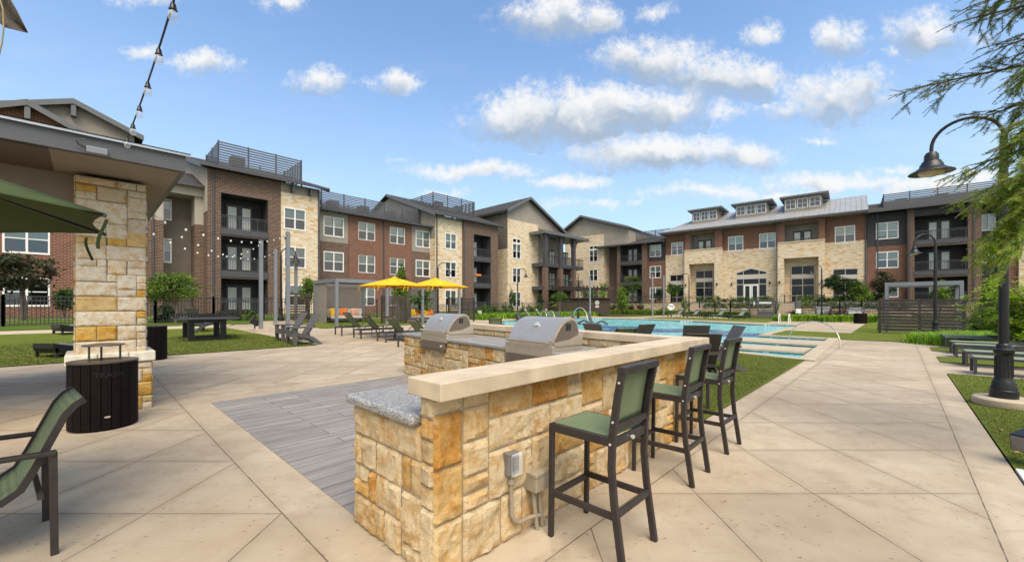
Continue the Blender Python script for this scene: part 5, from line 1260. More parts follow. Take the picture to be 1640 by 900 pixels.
for (o_, ax, nr, w, sd) in (((cu0-.06,cv0-.06,0),(1,0,0),(0,-1,0),cu1-cu0+.12,7), ((cu1+.06,cv0-.06,0),(0,1,0),(1,0,0),cv1-cv0+.12,8)):
    ashlar(cst, o_, ax, Zv, nr, w, .68, .1, PAL_COL, sd, .015, .010, sizes=SZ)
pv(cst, 'stone_column', M['rock'], smooth=22)
for uu, vv in ((-.10, 11.3), (-4.0, 11.3), (-4.0, 7.97)):      # the other columns that carry the roof
    b = MB(b0); b.box((uu+.02,vv+.02,0), (uu+.68,vv+.68,3.245)); pv(b, 'column_core', M['mortar']); cst = MB(b0)
    for k, (o_, ax, nr) in enumerate((((uu,vv,0),(1,0,0),(0,-1,0)), ((uu+.7,vv,0),(0,1,0),(1,0,0)), ((uu,vv+.7,0),(0,-1,0),(-1,0,0)))): ashlar(cst, o_, ax, Zv, nr, .7, 3.24, .1, PAL_COL, 50+k, .015, .010, sizes=SZ)
    pv(cst, 'stone_column', M['rock'], smooth=22)
b = MB(b0)
for i in range(3): b.box((cu0-.10+i*.31,cv0-.10,.69), (cu0-.10+i*.31+.305 if i < 2 else cu1+.10,cv1+.10,.83))
pv(b, 'column_ledge', M['rock_plain'] if 'rock_plain' in M else plain('pale_ledge_stone', (.68,.62,.51), .9, 0, .2, 9, .6, 40), bevel=.015)

# ------------------------------------------------------------------ string lights
def catenary(a, c, sag, n=24): return [Vector(a).lerp(Vector(c), i/n)-Vector((0,0,sag*4*(i/n)*(1-i/n))) for i in range(n+1)]
def string(name, label, a, c, sag, nb, r, sock, group, glass='bulb', wire=.006, parts=True, ts=None, turn=None):
    t = thing(name, label, 'string lights', a, 0, group); a = Vector(a)
    pts = catenary(a, c, sag); b = MB(Matrix.Translation(-a)); b.tube(pts, wire, 6); b.build('cable', M['black'], t, smooth=60)
    for i in range(nb):
        k = ts[i] if ts else (i+.5)/nb; p = a.lerp(Vector(c), k)-Vector((0,0,sag*4*k*(1-k)))-a
        b = MB(); b.lathe([(sock*.55,0),(sock*.8,-sock*.7),(sock,-sock*2.0),(sock*1.25,-sock*2.4),(sock*.9,-sock*2.6)], p, 10); q = b.build('bulb_socket', M['black'], t, smooth=50)
        z = -sock*2.5; b = MB(); b.lathe([(r*.45,z),(r*.8,z-r*.5),(r,z-r*1.3),(r*.85,z-r*2.0),(r*.45,z-r*2.4),(r*.05,z-r*2.5)], p, 12); g_ = b.build('bulb', M[glass], q, smooth=60)
    return t
# near string: from the fascia clip up and over the camera
A0 = Vector((*uv(.0, 6.93), 3.44)); d0 = 5.35; A0 = Vector(((197-CX)/F*d0, d0, zat(236, d0)))
d1 = 2.7; A1 = Vector(((283-CX)/F*d1, d1, zat(-14, d1)))
string('string_light', 'black cable of clear bulbs rising from the pavilion fascia into the sky', A0, A1, .07, 7, .031, .021, None, wire=.007, ts=(.02,.15,.31,.47,.63,.80,.965))
t = thing('junction_box', 'small grey clamp box on the pavilion fascia where the string lights end', 'junction box', (*uv(.03, 6.985), 3.33), A_U)
b = MB(); b.box((-.03,-.07,-.03), (.15,.012,.045)); b.build('box', M['post_grey'], t, bevel=.006)
b = MB(); b.tube([(-.03,-.02,.02),(-.1,-.04,.05),(-.11,-.04,.09),(-.04,-.04,.12)], .006, 6); b.build('cable', M['black'], t)
# ------------------------------------------------------------------ green umbrella, yellow umbrellas
def umbrella(label, canopy, r, zed, zap, group, n=8, rot=PI/8, base=True, ties=(0,1,2,3,4,5,6,7)):
    t = thing('patio_umbrella', label, 'umbrella', (0,0,0), 0, group)
    P = [Vector((r*math.cos(2*PI*k/n+rot), r*math.sin(2*PI*k/n+rot), zed)) for k in range(n)]
    top = Vector((0,0,zap)); rows = 7; b = MB()
    for k in range(n):
        a, c = P[k], P[(k+1) % n]; R_ = []
        for i in range(rows+1):
            f = i/rows; row = []
            for j in range(9):
                g_ = j/8; e = a.lerp(c, g_); q = top.lerp(e, .1+.9*f); w_ = 4*g_*(1-g_)
                q.z -= .045*w_*math.sin(PI*f)*r; q += (Vector((0,0,q.z))-q)*(.055*w_*f*f); row.append(q)
            R_.append(row)
        b.ribbon(R_)
    cn = b.build('canopy', M[canopy], t, solid=.006, smooth=25)
    b = MB(); b.lathe([(.16,zap-.09),(.15,zap-.03),(.04,zap+.03)], (0,0,0), 16); b.build('vent', M[canopy], cn, smooth=40)
    b = MB(); b.lathe([(.02,zap+.02),(.045,zap+.05),(.045,zap+.09),(.015,zap+.13)], (0,0,0), 12); b.build('finial', M['post_grey'], t, smooth=40)
    for k in range(n):
        b = MB(); b.bar(top-Vector((0,0,.07)), P[k]-Vector((0,0,.012)), .016, .022); q = b.build('rib', M['frame_grey'], t)
        b = MB(); b.bar(Vector((0,0,zed-.05)), top.lerp(P[k], .52)-Vector((0,0,.05)), .013, .016); b.build('strut', M['frame_grey'], q)
        if k in ties:
            for s in (-1, 1):
                d_ = (P[(k+s) % n]-P[k]).normalized(); q0 = P[k]+d_*(.02 if s < 0 else .13)
                b = MB(); rr = []
                for i in range(7):
                    f = i/6; z = q0.z-.03-.19*f*(1 if s < 0 else .95); ww = .011; cx = .03*math.sin(3*f+s)
                    c_ = Vector((q0.x, q0.y, z))+d_*cx; rr.append([c_-d_*ww, c_+d_*ww])
                b.ribbon(rr); b.build('tie_strap', M[canopy], cn, solid=.003)
    b = MB(); b.tube([(0,0,.03),(0,0,zap)], .024, 12); b.build('pole', M['frame_grey'] if canopy == 'canopy_green' else M['post_tan'], t, smooth=40)
    if base: b = MB(); b.lathe([(.34,0),(.34,.04),(.30,.06),(.05,.075),(.04,.3),(.03,.32)], (0,0,0), 24); b.build('base', M['frame_grey'], t, smooth=35)
    return t
M['post_tan'] = plain('bronze_umbrella_pole', (.16,.13,.10), .4, .3, .1)
ug = umbrella('dark green octagonal umbrella reaching in from the left edge above the patio chair', 'canopy_green', 1.27, 2.06, 2.50, None)
ug.location = (-3.69, 2.03, 0)
uy = umbrella('yellow umbrella over the chaise lounges, left of the pair', 'canopy_yellow', 1.5, 2.27, 2.66, 'yellow umbrellas', ties=(0,4,5,6))
uy.location = at(632, 544.5); uy.rotation_euler.z = .15
p = atd(697.5, 17.9, 0); dup(uy, p, .4, 'yellow umbrella partly in front of the other, above the grill')
for pos, lab in (((-.55,.6), 'low dark table by the yellow umbrella base'),):
    p = at(640, 549); t = thing('side_table', lab, 'side table', (p.x+.3, p.y+.4, 0), A_U)
    b = MB(); b.box((-.25,-.25,.42), (.25,.25,.45)); b.build('table_top', M['frame_grey'], t)
    for sx in (-1, 1):
        for sy in (-1, 1): b = MB(); b.box((sx*.21-.025,sy*.21-.025,0), (sx*.21+.025,sy*.21+.025,.42)); b.build('leg', M['frame_grey'], t)
# ------------------------------------------------------------------ cabanas and their sofas
def cabana(name, label, group, back=True):
    t = thing(name, label, 'cabana', (0,0,0), 0, group); w, d_, h = 3.0, 3.0, 2.6     # local: front faces -y
    for sx in (0, 1):
        for sy in (0, 1):
            b = MB(); x, y = sx*w, sy*d_; b.box((x-.075,y-.075,0), (x+.075,y+.075,h)); b.box((x-.12,y-.12,0), (x+.12,y+.12,.03)); b.build('post', M['post_grey'], t, bevel=.006)
    b = MB()
    b.box((-.075,-.077,h-.2), (w+.075,.0,h-.002)); b.box((-.075,d_,h-.2), (w+.075,d_+.077,h-.002)); b.box((-.077,.0,h-.2), (0,d_,h-.003)); b.box((w,.0,h-.2), (w+.077,d_,h-.003)); b.build('roof_frame', M['post_grey'], t)
    b = MB()
    for i in range(7): y = .3+i*.4; b.box((.0,y,h-.17), (w,y+.06,h-.05))
    b.build('roof_slats', M['frame_grey'], t)
    if back:
        b = MB(); b.box((0,d_-.02,.12), (w,d_+.0,h-.2)); b.build('back_screen', M['screen'], t)
        b = MB(); b.box((-.01,d_*.45,.12), (.012,d_-.05,h-.2)); b.build('side_screen', M['screen'], t)
    return t
F1 = gp(539, 522.5); cb = cabana('cabana', 'grey framed cabana with mesh back behind the left yellow umbrella', 'grey cabanas along the lawn')
# the front-left post is the nearest one; local x runs along U, local y along V
cb.location = F1; cb.rotation_euler.z = A_U
F2 = Vector((F1.x+5.5*U.x, F1.y+5.5*U.y, 0)); F2.z = gz(F2.x, F2.y); dup(cb, F2, A_U, 'grey framed cabana standing behind the right yellow umbrella')
def pillow(b, c, sx, sz, th, rx, rz):
    m = Matrix.Translation(c) @ Matrix.Rotation(rz, 4, 'Z') @ Matrix.Rotation(rx, 4, 'X'); n = 8; F_ = []
    for side in (1, -1):
        F_.append([[m @ Vector((sx*(2*i/n-1)*(1-.08*(1-(2*j/n-1)**2)*0), side*th*((1-(2*i/n-1)**4)*(1-(2*j/n-1)**4))**.5, sz*(2*j/n-1))) for i in range(n+1)] for j in range(n+1)])
    for f in F_: b.ribbon(f)
def sofa(label, loc, rot, group):
    t = thing('outdoor_sofa', label, 'sofa', loc, rot, group)
    b = MB(); b.box((-1.1,-.4,.16), (1.1,.42,.22)); b.box((-1.1,.36,.22), (1.1,.42,.62)); b.build('frame', M['frame_grey'], t)
    for sx in (-1, 1):
        for sy in (-.36, .36): b = MB(); b.box((sx*1.05-.025,sy-.025,0), (sx*1.05+.025,sy+.025,.16)); b.build('leg', M['frame_grey'], t)
    b = MB(); b.box((-1.08,-.4,.225), (1.08,.34,.40)); b.build('seat_cushion', M['cream'], t, bevel=.04)
    b = MB(); b.box((-1.08,.20,.405), (-.02,.355,.80)); b.box((.02,.20,.405), (1.08,.355,.80)); b.build('back_cushion', M['cream'], t, bevel=.04)
    return t
def cushions(sf, group, which):
    m = Matrix.Translation(sf.location) @ Matrix.Rotation(sf.rotation_euler.z, 4, 'Z')
    for x, mat, rz, lab in which:
        b = MB(); pillow(b, Vector((0,0,0)), .24, .23, .09, -.3, rz); p = m @ Vector((x,.06,.62)); o = b.build('throw_pillow', M[mat], smooth=70, loc=p, rotz=sf.rotation_euler.z)
        tag(o, lab, 'pillow', group)
p = Vector(F1)+U*1.55+V*2.2; p.z = gz(p.x, p.y)
sf = sofa('cream outdoor sofa inside the left cabana with yellow and orange pillows', p, A_U, 'cream cabana sofas')
cushions(sf, 'pillows on the cabana sofas', ((-.75,'yellowc',.1,'yellow pillow at the left end of the left cabana sofa'), (-.15,'orange',-.25,'deep orange pillow in the middle of the left cabana sofa'), (.55,'rose',.2,'pale rose patterned pillow on the left cabana sofa')) if M.setdefault('rose', plain('rose_cushion', (.55,.30,.22), .9, 0, .3, 14)) else ())
q = Vector(F2)+U*1.35+V*2.2; q.z = gz(q.x, q.y)
s2f = dup(sf, q, A_U, 'cream outdoor sofa inside the cabana behind the far grill')
cushions(s2f, 'pillows on the cabana sofas', ((-.6,'yellowc',.1,'yellow pillow at the left end of the right cabana sofa'), (-.05,'orange',-.2,'orange pillow second from the left on the right cabana sofa'), (.42,'yellowc',.35,'yellow tilted pillow between two orange pillows on the right cabana sofa'), (.85,'orange',.1,'orange pillow at the right end of the right cabana sofa')))
# dark slatted privacy screens
def slat_screen(label, loc, rot, w, h, group, n=11, mat='wood_dark', gap=.35):
    t = thing('privacy_screen', label, 'privacy screen', loc, rot, group); P_ = max(2, round(w/1.4)+1)
    for i in range(P_):
        x = w*i/(P_-1); b = MB(); b.box((x-.05,.03,0), (x+.05,.12,h)); b.build('post', M[mat], t)
    b = MB(); st_ = (h-.16)/n
    for i in range(n):
        z = .16+i*st_; dx = R.uniform(-.03, .03); b.box((-.08+dx,-.0,z), (w+.08+dx,.027,z+st_*(1-gap)))
    b.build('slat_panel', M[mat], t)
    return t
GS = 'dark slatted privacy screens'
for (pa, pb, pyb, top, lab) in ((462,495,517,468.5,'dark slatted wood screen behind the grey adirondack chairs'), (612,650,519,473,'dark slatted wood screen between the two cabanas'), (720,760,517,476,'dark slatted wood screen right of the second cabana')):
    a = gp(pa, pyb); c = gp(pb, pyb-.6); w = (c-a).length; slat_screen(lab, a, math.atan2(c.y-a.y, c.x-a.x), w, zat(top, (a.y+c.y)/2)-a.z, GS)
Pq = Vector((19.2,21.2,0)); slat_screen('long weathered slatted screen in front of the right-hand grey frame', Pq, math.atan2(-.69,.72), 2.95, 1.8, GS, 10, 'wood_grey', .16)
cf = cabana('cabana', 'grey open frame cabana rising behind the long slatted screen on the right', 'grey cabanas along the lawn', back=False)
p = Pq+Vector((.69,.72,0))*.9+Vector((.72,-.69,0))*.25; cf.location = p; cf.rotation_euler.z = math.atan2(-.69,.72); cf.scale = (.9,.8,1.03)
# grey steel poles of the string lights with their footings
POLES = []
for (px, pyb, pyt, lab) in ((418,530.5,385,'grey steel light pole on a concrete footing in the left turf'), (441,518,399,'slim grey steel light pole left of the thick one by the adirondack chairs'), (461,534,371,'tall thick grey steel light pole rising behind the adirondack chairs'), (474,514,404,'slim grey steel light pole just right of the thick one')):
    p = gp(px, pyb); h = zat(pyt, p.y)-p.z; w = .075
    t = thing('light_pole', lab, 'light pole', p, A_U, 'grey steel poles for string lights')
    b = MB(); b.box((-w,-w,.0), (w,w,h)); b.build('pole', M['post_grey'], t, bevel=.006)
    if px == 418: b = MB(); b.box((-.3,-.3,-.1), (.3,.3,.1)); b.build('footing', M['concrete_pale'], t, bevel=.01)
    b = MB(); b.box((-w-.05,-.03,h-.35), (-w-.003,.03,h-.2)); b.build('cable_hook', M['black'], t)
    POLES.append(p+Vector((0,0,h-.12)))
for (px, d, pyt, lab) in ((945,47,446,'thin grey light pole behind the tiki bar roof'), (1045,50,441,'thin grey light pole left of the two before the brick end of the far wing'), (1063,50,443,'thin grey light pole beside the clubhouse corner')):
    p = atd(px, d); h = zat(pyt, d)-p.z; t = thing('light_pole', lab, 'light pole', p, 0, 'grey steel poles for string lights')
    b = MB(); b.box((-.08,-.08,0), (.08,.08,h)); b.build('pole', M['post_grey'], t); b = MB(); b.lathe([(.1,h),(.1,h+.12),(.03,h+.15)], (0,0,0), 10); b.build('cap', M['post_grey'], t)
SL = 'string lights sagging over the left lawn'
E0 = Vector((*uv(.9, 12.3), 3.25)); E1 = Vector((*uv(.9, 10.6), 3.25))
string('string_light', 'lowest sagging row of small white bulbs in front of the brown bay', E0, POLES[0], .6, 12, .024, .008, SL, 'bulb_white', .003)
string('string_light', 'middle sagging row of small white bulbs ending at the slim left pole', E0+Vector((.3,.4,0)), POLES[1], .5, 12, .024, .008, SL, 'bulb_white', .003)
string('string_light', 'upper sagging row of small white bulbs ending at the thick pole', E1, POLES[2], .4, 12, .024, .008, SL, 'bulb_white', .003)
# ------------------------------------------------------------------ lamp posts
def lamp_post(label, loc, h, arm, reach, group='black gooseneck lamp posts', footing=False, big=False):
    t = thing('street_lamp', label, 'lamp post', loc, math.atan2(arm[1], arm[0]), group)    # arm along local +x
    z0 = .0
    if footing: b = MB(); b.lathe([(.31,0),(.32,.02),(.32,.1),(.30,.12)], (0,0,0), 40); b.build('footing', M['concrete_pale'], t, smooth=35); z0 = .12
    n = 24 if big else 10; kr = .74 if big else .85
    prof = [(.20,z0),(.20,z0+.11),(.185,z0+.12),(.185,z0+.15),(.165,z0+.19),(.165,z0+.22),(.145,z0+.25),(.125,z0+.3),(.118,z0+.62),(.135,z0+.64),(.145,z0+.68),(.145,z0+.71),(.11,z0+.73),(.1,z0+.78),(.075,z0+.8)]
    b = MB(); b.lathe([(r_*kr, z_) for r_, z_ in prof], (0,0,0), n); b.build('base', M['black'], t, smooth=30)
    if big:
        b = MB()
        for k in range(16):
            a = 2*PI*k/16; b.bar((.121*kr*math.cos(a),.121*kr*math.sin(a),z0+.31), (.117*kr*math.cos(a),.117*kr*math.sin(a),z0+.61), .014)
        b.build('fluting', M['black'], t)
    rr = reach/2; zt = h-rr
    b = MB(); b.tube([(0,0,z0+.78),(0,0,zt*.7),(0,0,zt)], [.054,.05,.042] if big else [.065,.06,.05], 12); b.build('pole', M['black'], t, smooth=40)
    pts = [(rr-rr*math.cos(a), 0, zt+rr*math.sin(a)) for a in [PI*k/16 for k in range(17)]]; zh = zt-.13*(1 if big else 1.4)
    pts.append((reach,0,zh+.05))
    b = MB(); b.tube([(0,0,zt-.02)]+pts, .024 if big else .03, 8); b.build('arm', M['black'], t, smooth=50)
    c = (reach,0,zh)
    b = MB(); b.lathe([(.02,.08),(.06,.07),(.085,.03),(.09,-.06),(.115,-.075),(.12,-.1),(.135,-.115),(.145,-.16),(.19,-.20),(.27,-.245),(.275,-.255),(.26,-.25),(.15,-.21)], c, 28 if big else 14, cap=False); hd = b.build('lamp_head', M['black'], t, smooth=40)
    b = MB(); b.lathe([(.15,-.20),(.165,-.24),(.14,-.285),(.06,-.31)], c, 20); b.build('lens', M['lampglass'], hd, smooth=50)
    return t
lamp_post('tall black gooseneck lamp post on a round concrete footing beside the walk', (7.27,6.0,.01), 4.36, (V.x,V.y), .745, footing=True, big=True)
for (px, d, py, arm, lab) in ((1498,18.0,375,(-1,.1),'black gooseneck lamp post by the grass clump and long slatted screen'), (1316,38.5,424,(-.9,.5),'black gooseneck lamp post in the planting before the clubhouse bay'), (1103.5,49.5,438,(-.9,.5),'black gooseneck lamp post left of the clubhouse entrance bays'),
    (829,40.3,430,(1,.2),'black gooseneck lamp post in the bright hedge by the pool'), (701.5,32.5,421,(1,.1),'black gooseneck lamp post whose head shows above the yellow umbrella'), (926,46.5,437,(-1,.2),'black gooseneck lamp post behind the tiki bar'), (450,24.0,397,(1,.1),'black gooseneck lamp post among the light poles before the stone bay')):
    p = atd(px, d); lamp_post(lab, p, zat(py, d)-p.z, arm, .85)
# ------------------------------------------------------------------ fences, retaining walls, steps, gate, tiki bar, signs
def fence(label, pts, h, group='charcoal metal picket fences', gap=.115, posts=2.4):
    t = thing('metal_fence', label, 'fence', pts[0], 0, group); o = Vector(pts[0]); b = MB(Matrix.Translation(-o)); 
    for a, c in zip(pts, pts[1:]):
        a, c = Vector(a), Vector(c); L = (c-a).length
        for z in (.1, h-.2, h-.02): b.bar(a+Vector((0,0,z)), c+Vector((0,0,z)), .03, .035)
        n = max(1, int(L/gap))
        for i in range(n):
            p = a.lerp(c, (i+.5)/n); b.box((p.x-.009,p.y-.009,p.z+.06), (p.x+.009,p.y+.009,p.z+h))
    b.build('picket_panel', M['rail'], t)
    for a, c in zip(pts, pts[1:]):
        a, c = Vector(a), Vector(c); n = max(1, round((c-a).length/posts))
        for i in range(n+1):
            p = a.lerp(c, i/n)-o; b = MB(); b.box((p.x-.035,p.y-.035,p.z-.1), (p.x+.035,p.y+.035,p.z+h+.06)); b.build('post', M['rail'], t)
    return t
def line(us): return [Vector(uvz(u, v)) for u, v in us]
def seg(a, c, n):
    out = []
    for i in range(n+1):
        x, y = a[0]+(c[0]-a[0])*i/n, a[1]+(c[1]-a[1])*i/n; out.append(Vector((x, y, gz(x, y))))
    return out
fence('charcoal picket fence along the far side of the left lawn', [Vector(uvz(-12+2.4*i, 27.1)) for i in range(12)], 1.3)
fence('charcoal picket fence behind the clipped shrubs at the back of the pool', seg(uv(17, 29.5), uv(24, 31.6), 3)+seg(uv(24, 31.6), uv(43, 31.6), 7)[1:], 1.35)
def rq(px, q):
    r = (px-CX)/F; d = (RC-q)/(r*RN.x+RN.y); return Vector((r*d, d, gz(r*d, d)))
fence('charcoal picket fence on top of the rubble retaining wall', [Vector((*rq(px, 5.55).xy, 1.6)) for px in (978, 1000, 1025, 1050, 1075, 1093)], 1.15)
fence('charcoal pool fence between the far lounges and the planter walls', [rq(px, 9.9) for px in (1096, 1120, 1145, 1170, 1200)], 1.65)
fence('charcoal pool fence right of the pool gate behind the rule signs', [rq(px, 9.9) for px in (1242, 1275, 1310, 1345, 1380, 1415)], 1.65)
fence('charcoal pool fence panel beyond the tall ornamental grass at the right', [rq(px, 9.9) for px in (1530, 1570, 1610, 1650)], 1.65)
# gate
a, c = rq(1201, 9.9), rq(1240.5, 9.9); t = thing('pool_gate', 'charcoal pool gate with solid lower panels and a white notice bar', 'gate', a, math.atan2(c.y-a.y, c.x-a.x)); L = (c-a).length
b = MB()
for x in (0, L*.33, L*.98): b.box((x-.05,-.05,0), (x+.05,.05,1.9))
b.box((0,-.03,1.75), (L,.03,1.82)); b.box((L*.33,-.03,.08), (L,.03,.16)); b.box((0,-.03,.1), (L*.33,.03,.16)); b.build('frame', M['slat_rail'], t)
b = MB(); b.box((L*.35,-.02,.18), (L*.96,.02,.62)); b.box((L*.35,-.02,1.2), (L*.96,.02,1.72)); b.build('panel', M['slat_rail'], t)
b = MB(); n = int(L/.12)
for i in range(n): b.box((L*i/n-.009,-.009,.1), (L*i/n+.009,.009,1.75))
b.build('pickets', M['rail'], t)
b = MB(); b.box((L*.38,-.05,1.42), (L*.88,-.025,1.6)); b.build('notice_bar', M['white'], t)
b = MB(); b.box((L*.1,-.07,1.1), (L*.27,-.04,1.7)); sg = b.build('sign_plate', M['navy'], t)
b = MB(); b.box((L*.15,-.09,1.35), (L*.22,-.071,1.6)); b.box((L*.17,-.09,1.2), (L*.2,-.071,1.34)); b.build('symbol', M['white'], sg)
# retaining walls (rubble) and planters
def rubble():
    m, t_ = newmat('rubble_wall'); o = wallvec(t_)
    v = t_.n('ShaderNodeTexVoronoi', {'Vector': t_.vm('MULTIPLY', o, (1, 1.7, 1)).outputs[0], 'Scale': 3.2, 'Randomness': .9}); e = t_.n('ShaderNodeTexVoronoi', {'Vector': t_.vm('MULTIPLY', o, (1, 1.7, 1)).outputs[0], 'Scale': 3.2, 'Randomness': .9}, feature='DISTANCE_TO_EDGE')
    k = t_.n('ShaderNodeSeparateColor', {0: v.outputs['Color']}).outputs[0]
    c = t_.ramp(k, [(0, (.42,.32,.20)), (.25, (.52,.42,.29)), (.5, (.36,.24,.14)), (.75, (.58,.49,.36)), (1, (.44,.30,.17))])
    c = t_.mix(t_.rng(e.outputs['Distance'], .0, .06, .8, 0), c, (.22,.17,.12)); return fin(m, t_, c, .95, 0, e.outputs['Distance'], .6, .05, .2)
M['rubble'] = rubble()
def rwall(label, pa, pb, q, z1, th=.4, z0=-.1):
    a, c = rq(pa, q), rq(pb, q); L = (c-a).length
    t = thing('retaining_wall', label, 'retaining wall', (a.x, a.y, 0), A_R, 'rubble stone retaining walls below the buildings')
    b = MB(); b.box((0,0,z0), (L,th,z1)); b.build('stone_face', M['rubble'], t); b = MB(); b.box((-.03,-.04,z1+.002), (L+.03,th+.03,z1+.1)); b.build('coping', M['cap'], t, bevel=.01)
rwall('long rubble retaining wall below the far wing, right of the tiki bar', 968, 1096, 6.1, 1.55)
rwall('lower rubble planter wall behind the four far chaise lounges', 1124, 1239, 8.6, .95); rwall('upper rubble planter wall below the clubhouse doors', 1124, 1240, 6.3, 1.62)
rwall('lower rubble planter wall behind the pool rule signs', 1276, 1460, 8.6, .95); rwall('upper rubble planter wall below the right clubhouse bay', 1276, 1560, 6.3, 1.62)
for pa, pb in ((1124, 1239), (1276, 1460)):
    a, c, e, f = rq(pa, 8.3), rq(pb, 8.3), rq(pb, 6.2), rq(pa, 6.2)
    sheet('planting_bed', [xy(x) for x in (a, c, e, f)], M['mulch'], .93, flat=True)
def steps(label, pa, pb):
    a, c = rq(pa, 9.4), rq(pb, 9.4); L = (c-a).length; t = thing('concrete_steps', label, 'steps', (a.x, a.y, 0), A_R, 'concrete steps up to the clubhouse terrace')
    b = MB(); n = 10
    for i in range(n): b.box((0,i*.36,-.1), (L,(i+1)*.36-(.002 if i < n-1 else -.6),.2+1.5*(i+1)/n))
    b.build('treads', M['concrete_pale'], t)
    for x in (.08, L-.08):
        b = MB(); b.tube([(x,.0,.3),(x,.0,1.15),(x,3.5,2.7),(x,3.5,1.8)], .025, 6); b.build('handrail', M['slat_rail'], t, smooth=40)
steps('pale concrete steps with slanted handrails left of the clubhouse bays', 1094, 1121); steps('pale concrete steps to the right of the pool gate', 1243, 1273)
fence('low charcoal terrace rail in front of the clubhouse porch windows', [Vector((*rq(px, 3.2).xy, 1.66)) for px in (1098, 1125, 1150)], 1.0); fence('low charcoal terrace rail before the right clubhouse bay', [Vector((*rq(px, 3.2).xy, 1.66)) for px in (1256, 1290, 1320)], 1.0)
# tiki bar
ta = rq(894, 6); tl = atd(894, 53.5); tr = atd(977, 52.0); L = (tr-tl).length; rot = math.atan2(tr.y-tl.y, tr.x-tl.x)
t = thing('tiki_bar', 'dark plank poolside bar under a heavy pergola roof', 'bar hut', (tl.x, tl.y, gz(tl.x, tl.y)-.15), rot)
zb = tl.z-.15; H1 = zat(477, 52.7)-zb; H2 = zat(464, 52.7)-zb; H3 = zat(458, 52.7)-zb
b = MB(); n = int(L/.16)
for i in range(n): b.box((L*i/n,R.uniform(-.008,.008),0), (L*(i+1)/n-.012,.06,H1-.08))
b.box((0,.07,0), (L,.1,H1-.1)); b.box((-.003,.1,0), (.06,2.4,H1-.1)); b.build('plank_front', M['tiki'], t)
b = MB(); b.box((-.25,-.3,H1-.08), (L+.1,.35,H1)); b.build('counter', M['wood_dark'], t)
for i in range(5):
    for y in (.2, 2.4): x = .2+(L-.4)*i/4; b = MB(); b.box((x-.12,y-.12,0 if y > 1 else H1+.002), (x+.12,y+.12,H2)); b.build('post', M['wood_dark'], t)
b = MB(); b.box((-.9,.05,H2+.002), (L+.4,.3,H2+.26)); b.box((-.9,2.3,H2+.002), (L+.4,2.55,H2+.26))
for i in range(int((L+1.2)/.45)): x = -.85+i*.45; b.box((x,-.5,H2+.262), (x+.12,3.0,H3))
b.build('pergola_roof', M['wood_dark'], t)
sx = L*.755; b = MB(); b.box((sx-.28,-.035,H1-1.35), (sx+.28,-.02,H1-.3)); sp = b.build('sign_plate', M['tiki'], t)
b = MB(Matrix.Translation((sx,-.045,H1-.62)) @ Matrix.Rotation(PI/2, 4, 'X'))
b.lathe([(.26,0),(.26,.01),(.17,.01),(.17,0)], (0,0,0), 16, cap=False); b.M = None
b.bar((sx-.16,-.05,H1-.78), (sx+.16,-.05,H1-.46), .05); b.box((sx-.05,-.055,H1-.72), (sx+.05,-.04,H1-.5))
for k, wv in enumerate((.24, .2, .24)): b.box((sx-wv,-.055,H1-1.05-k*.1), (sx+wv,-.04,H1-.99-k*.1))
b.build('emblem', M['white'], sp)
# life ring, signs
p = gp(1074.5, 507); t = thing('life_ring', 'white life ring hanging on a post by the first far chaise lounge', 'life ring', p, -.2)
b = MB(); b.box((-.03,.0,0), (.03,.06,1.5)); b.build('post', M['rail'], t)
b = MB(Matrix.Translation((0,-.08,1.12)) @ Matrix.Rotation(PI/2, 4, 'X'))
pr = [(.30+.1*math.cos(a), .07*math.sin(a)) for a in [2*PI*k/8 for k in range(9)]]; b.lathe(pr, (0,0,0), 20, cap=False); b.build('ring', M['white'], t, smooth=60)
b = MB(); b.box((-.22,-.03,.78), (.22,.0,1.48)); b.build('backboard', M['white'], t)
b = MB(Matrix.Translation((0,-.16,1.12)) @ Matrix.Rotation(PI/2, 4, 'X'))
for k in range(4): a = PI/4+k*PI/2; b.box((.3*math.cos(a)-.05,.3*math.sin(a)-.05,-.01), (.3*math.cos(a)+.05,.3*math.sin(a)+.05,.02))
b.build('bands', M['post_grey'], t)
def sign(label, px, pyt, pyb, d, w, lines, name='pool_sign'):
    p = atd(px, d); zt, zb_ = zat(pyt, d)-p.z, zat(pyb, d)-p.z; t = thing(name, label, 'sign', p, -.35)
    b = MB(); b.box((-w/2,-.03,zb_), (w/2,.0,zt)); b.build('board', M['navy'], t)
    for s in (-1, 1): b = MB(); b.box((s*w*.4-.04,.003,0), (s*w*.4+.04,.06,zt-.05)); b.build('post', M['rail'], t)
    b = MB()
    for (txt, size, z) in lines:
        if txt: text_into(b, txt, size, lambda x, y: (x, -.036, zt+z+y))
        else: b.box((-w*.38,-.036,zt+z), (w*.38,-.031,zt+z+size))
    b.build('lettering', M['white'], t, fix=False)
    return t
sign('charcoal rule board headed POOL POLICIES behind the green border plants', 1318, 490, 506.5, 40.2, 1.35, [('POOL POLICIES', .17, -.2)]+[('', .022, -.34-.075*k) for k in range(7)])
sign('charcoal emergency notice board left of the black trash can', 1370, 491.5, 503.5, 38.0, 1.4, [('IN CASE OF', .17, -.19), ('EMERGENCY CALL 911', .13, -.36), ('', .05, -.47), ('', .05, -.57), ('', .03, -.64)])
p = atd(1278, 41); t = thing('call_box', 'grey emergency phone pedestal with a white front left of the rule board', 'phone box', p, -.3)
b = MB(); b.box((-.22,-.15,0), (.22,.15,1.85)); b.build('pedestal', M['slat_rail'], t); b = MB(); b.box((-.26,-.2,.55), (.2,-.152,1.0)); b.build('phone_panel', M['white'], t)
M['post_pale'] = plain('pale_grey_cabinet', (.42,.42,.41), .5)
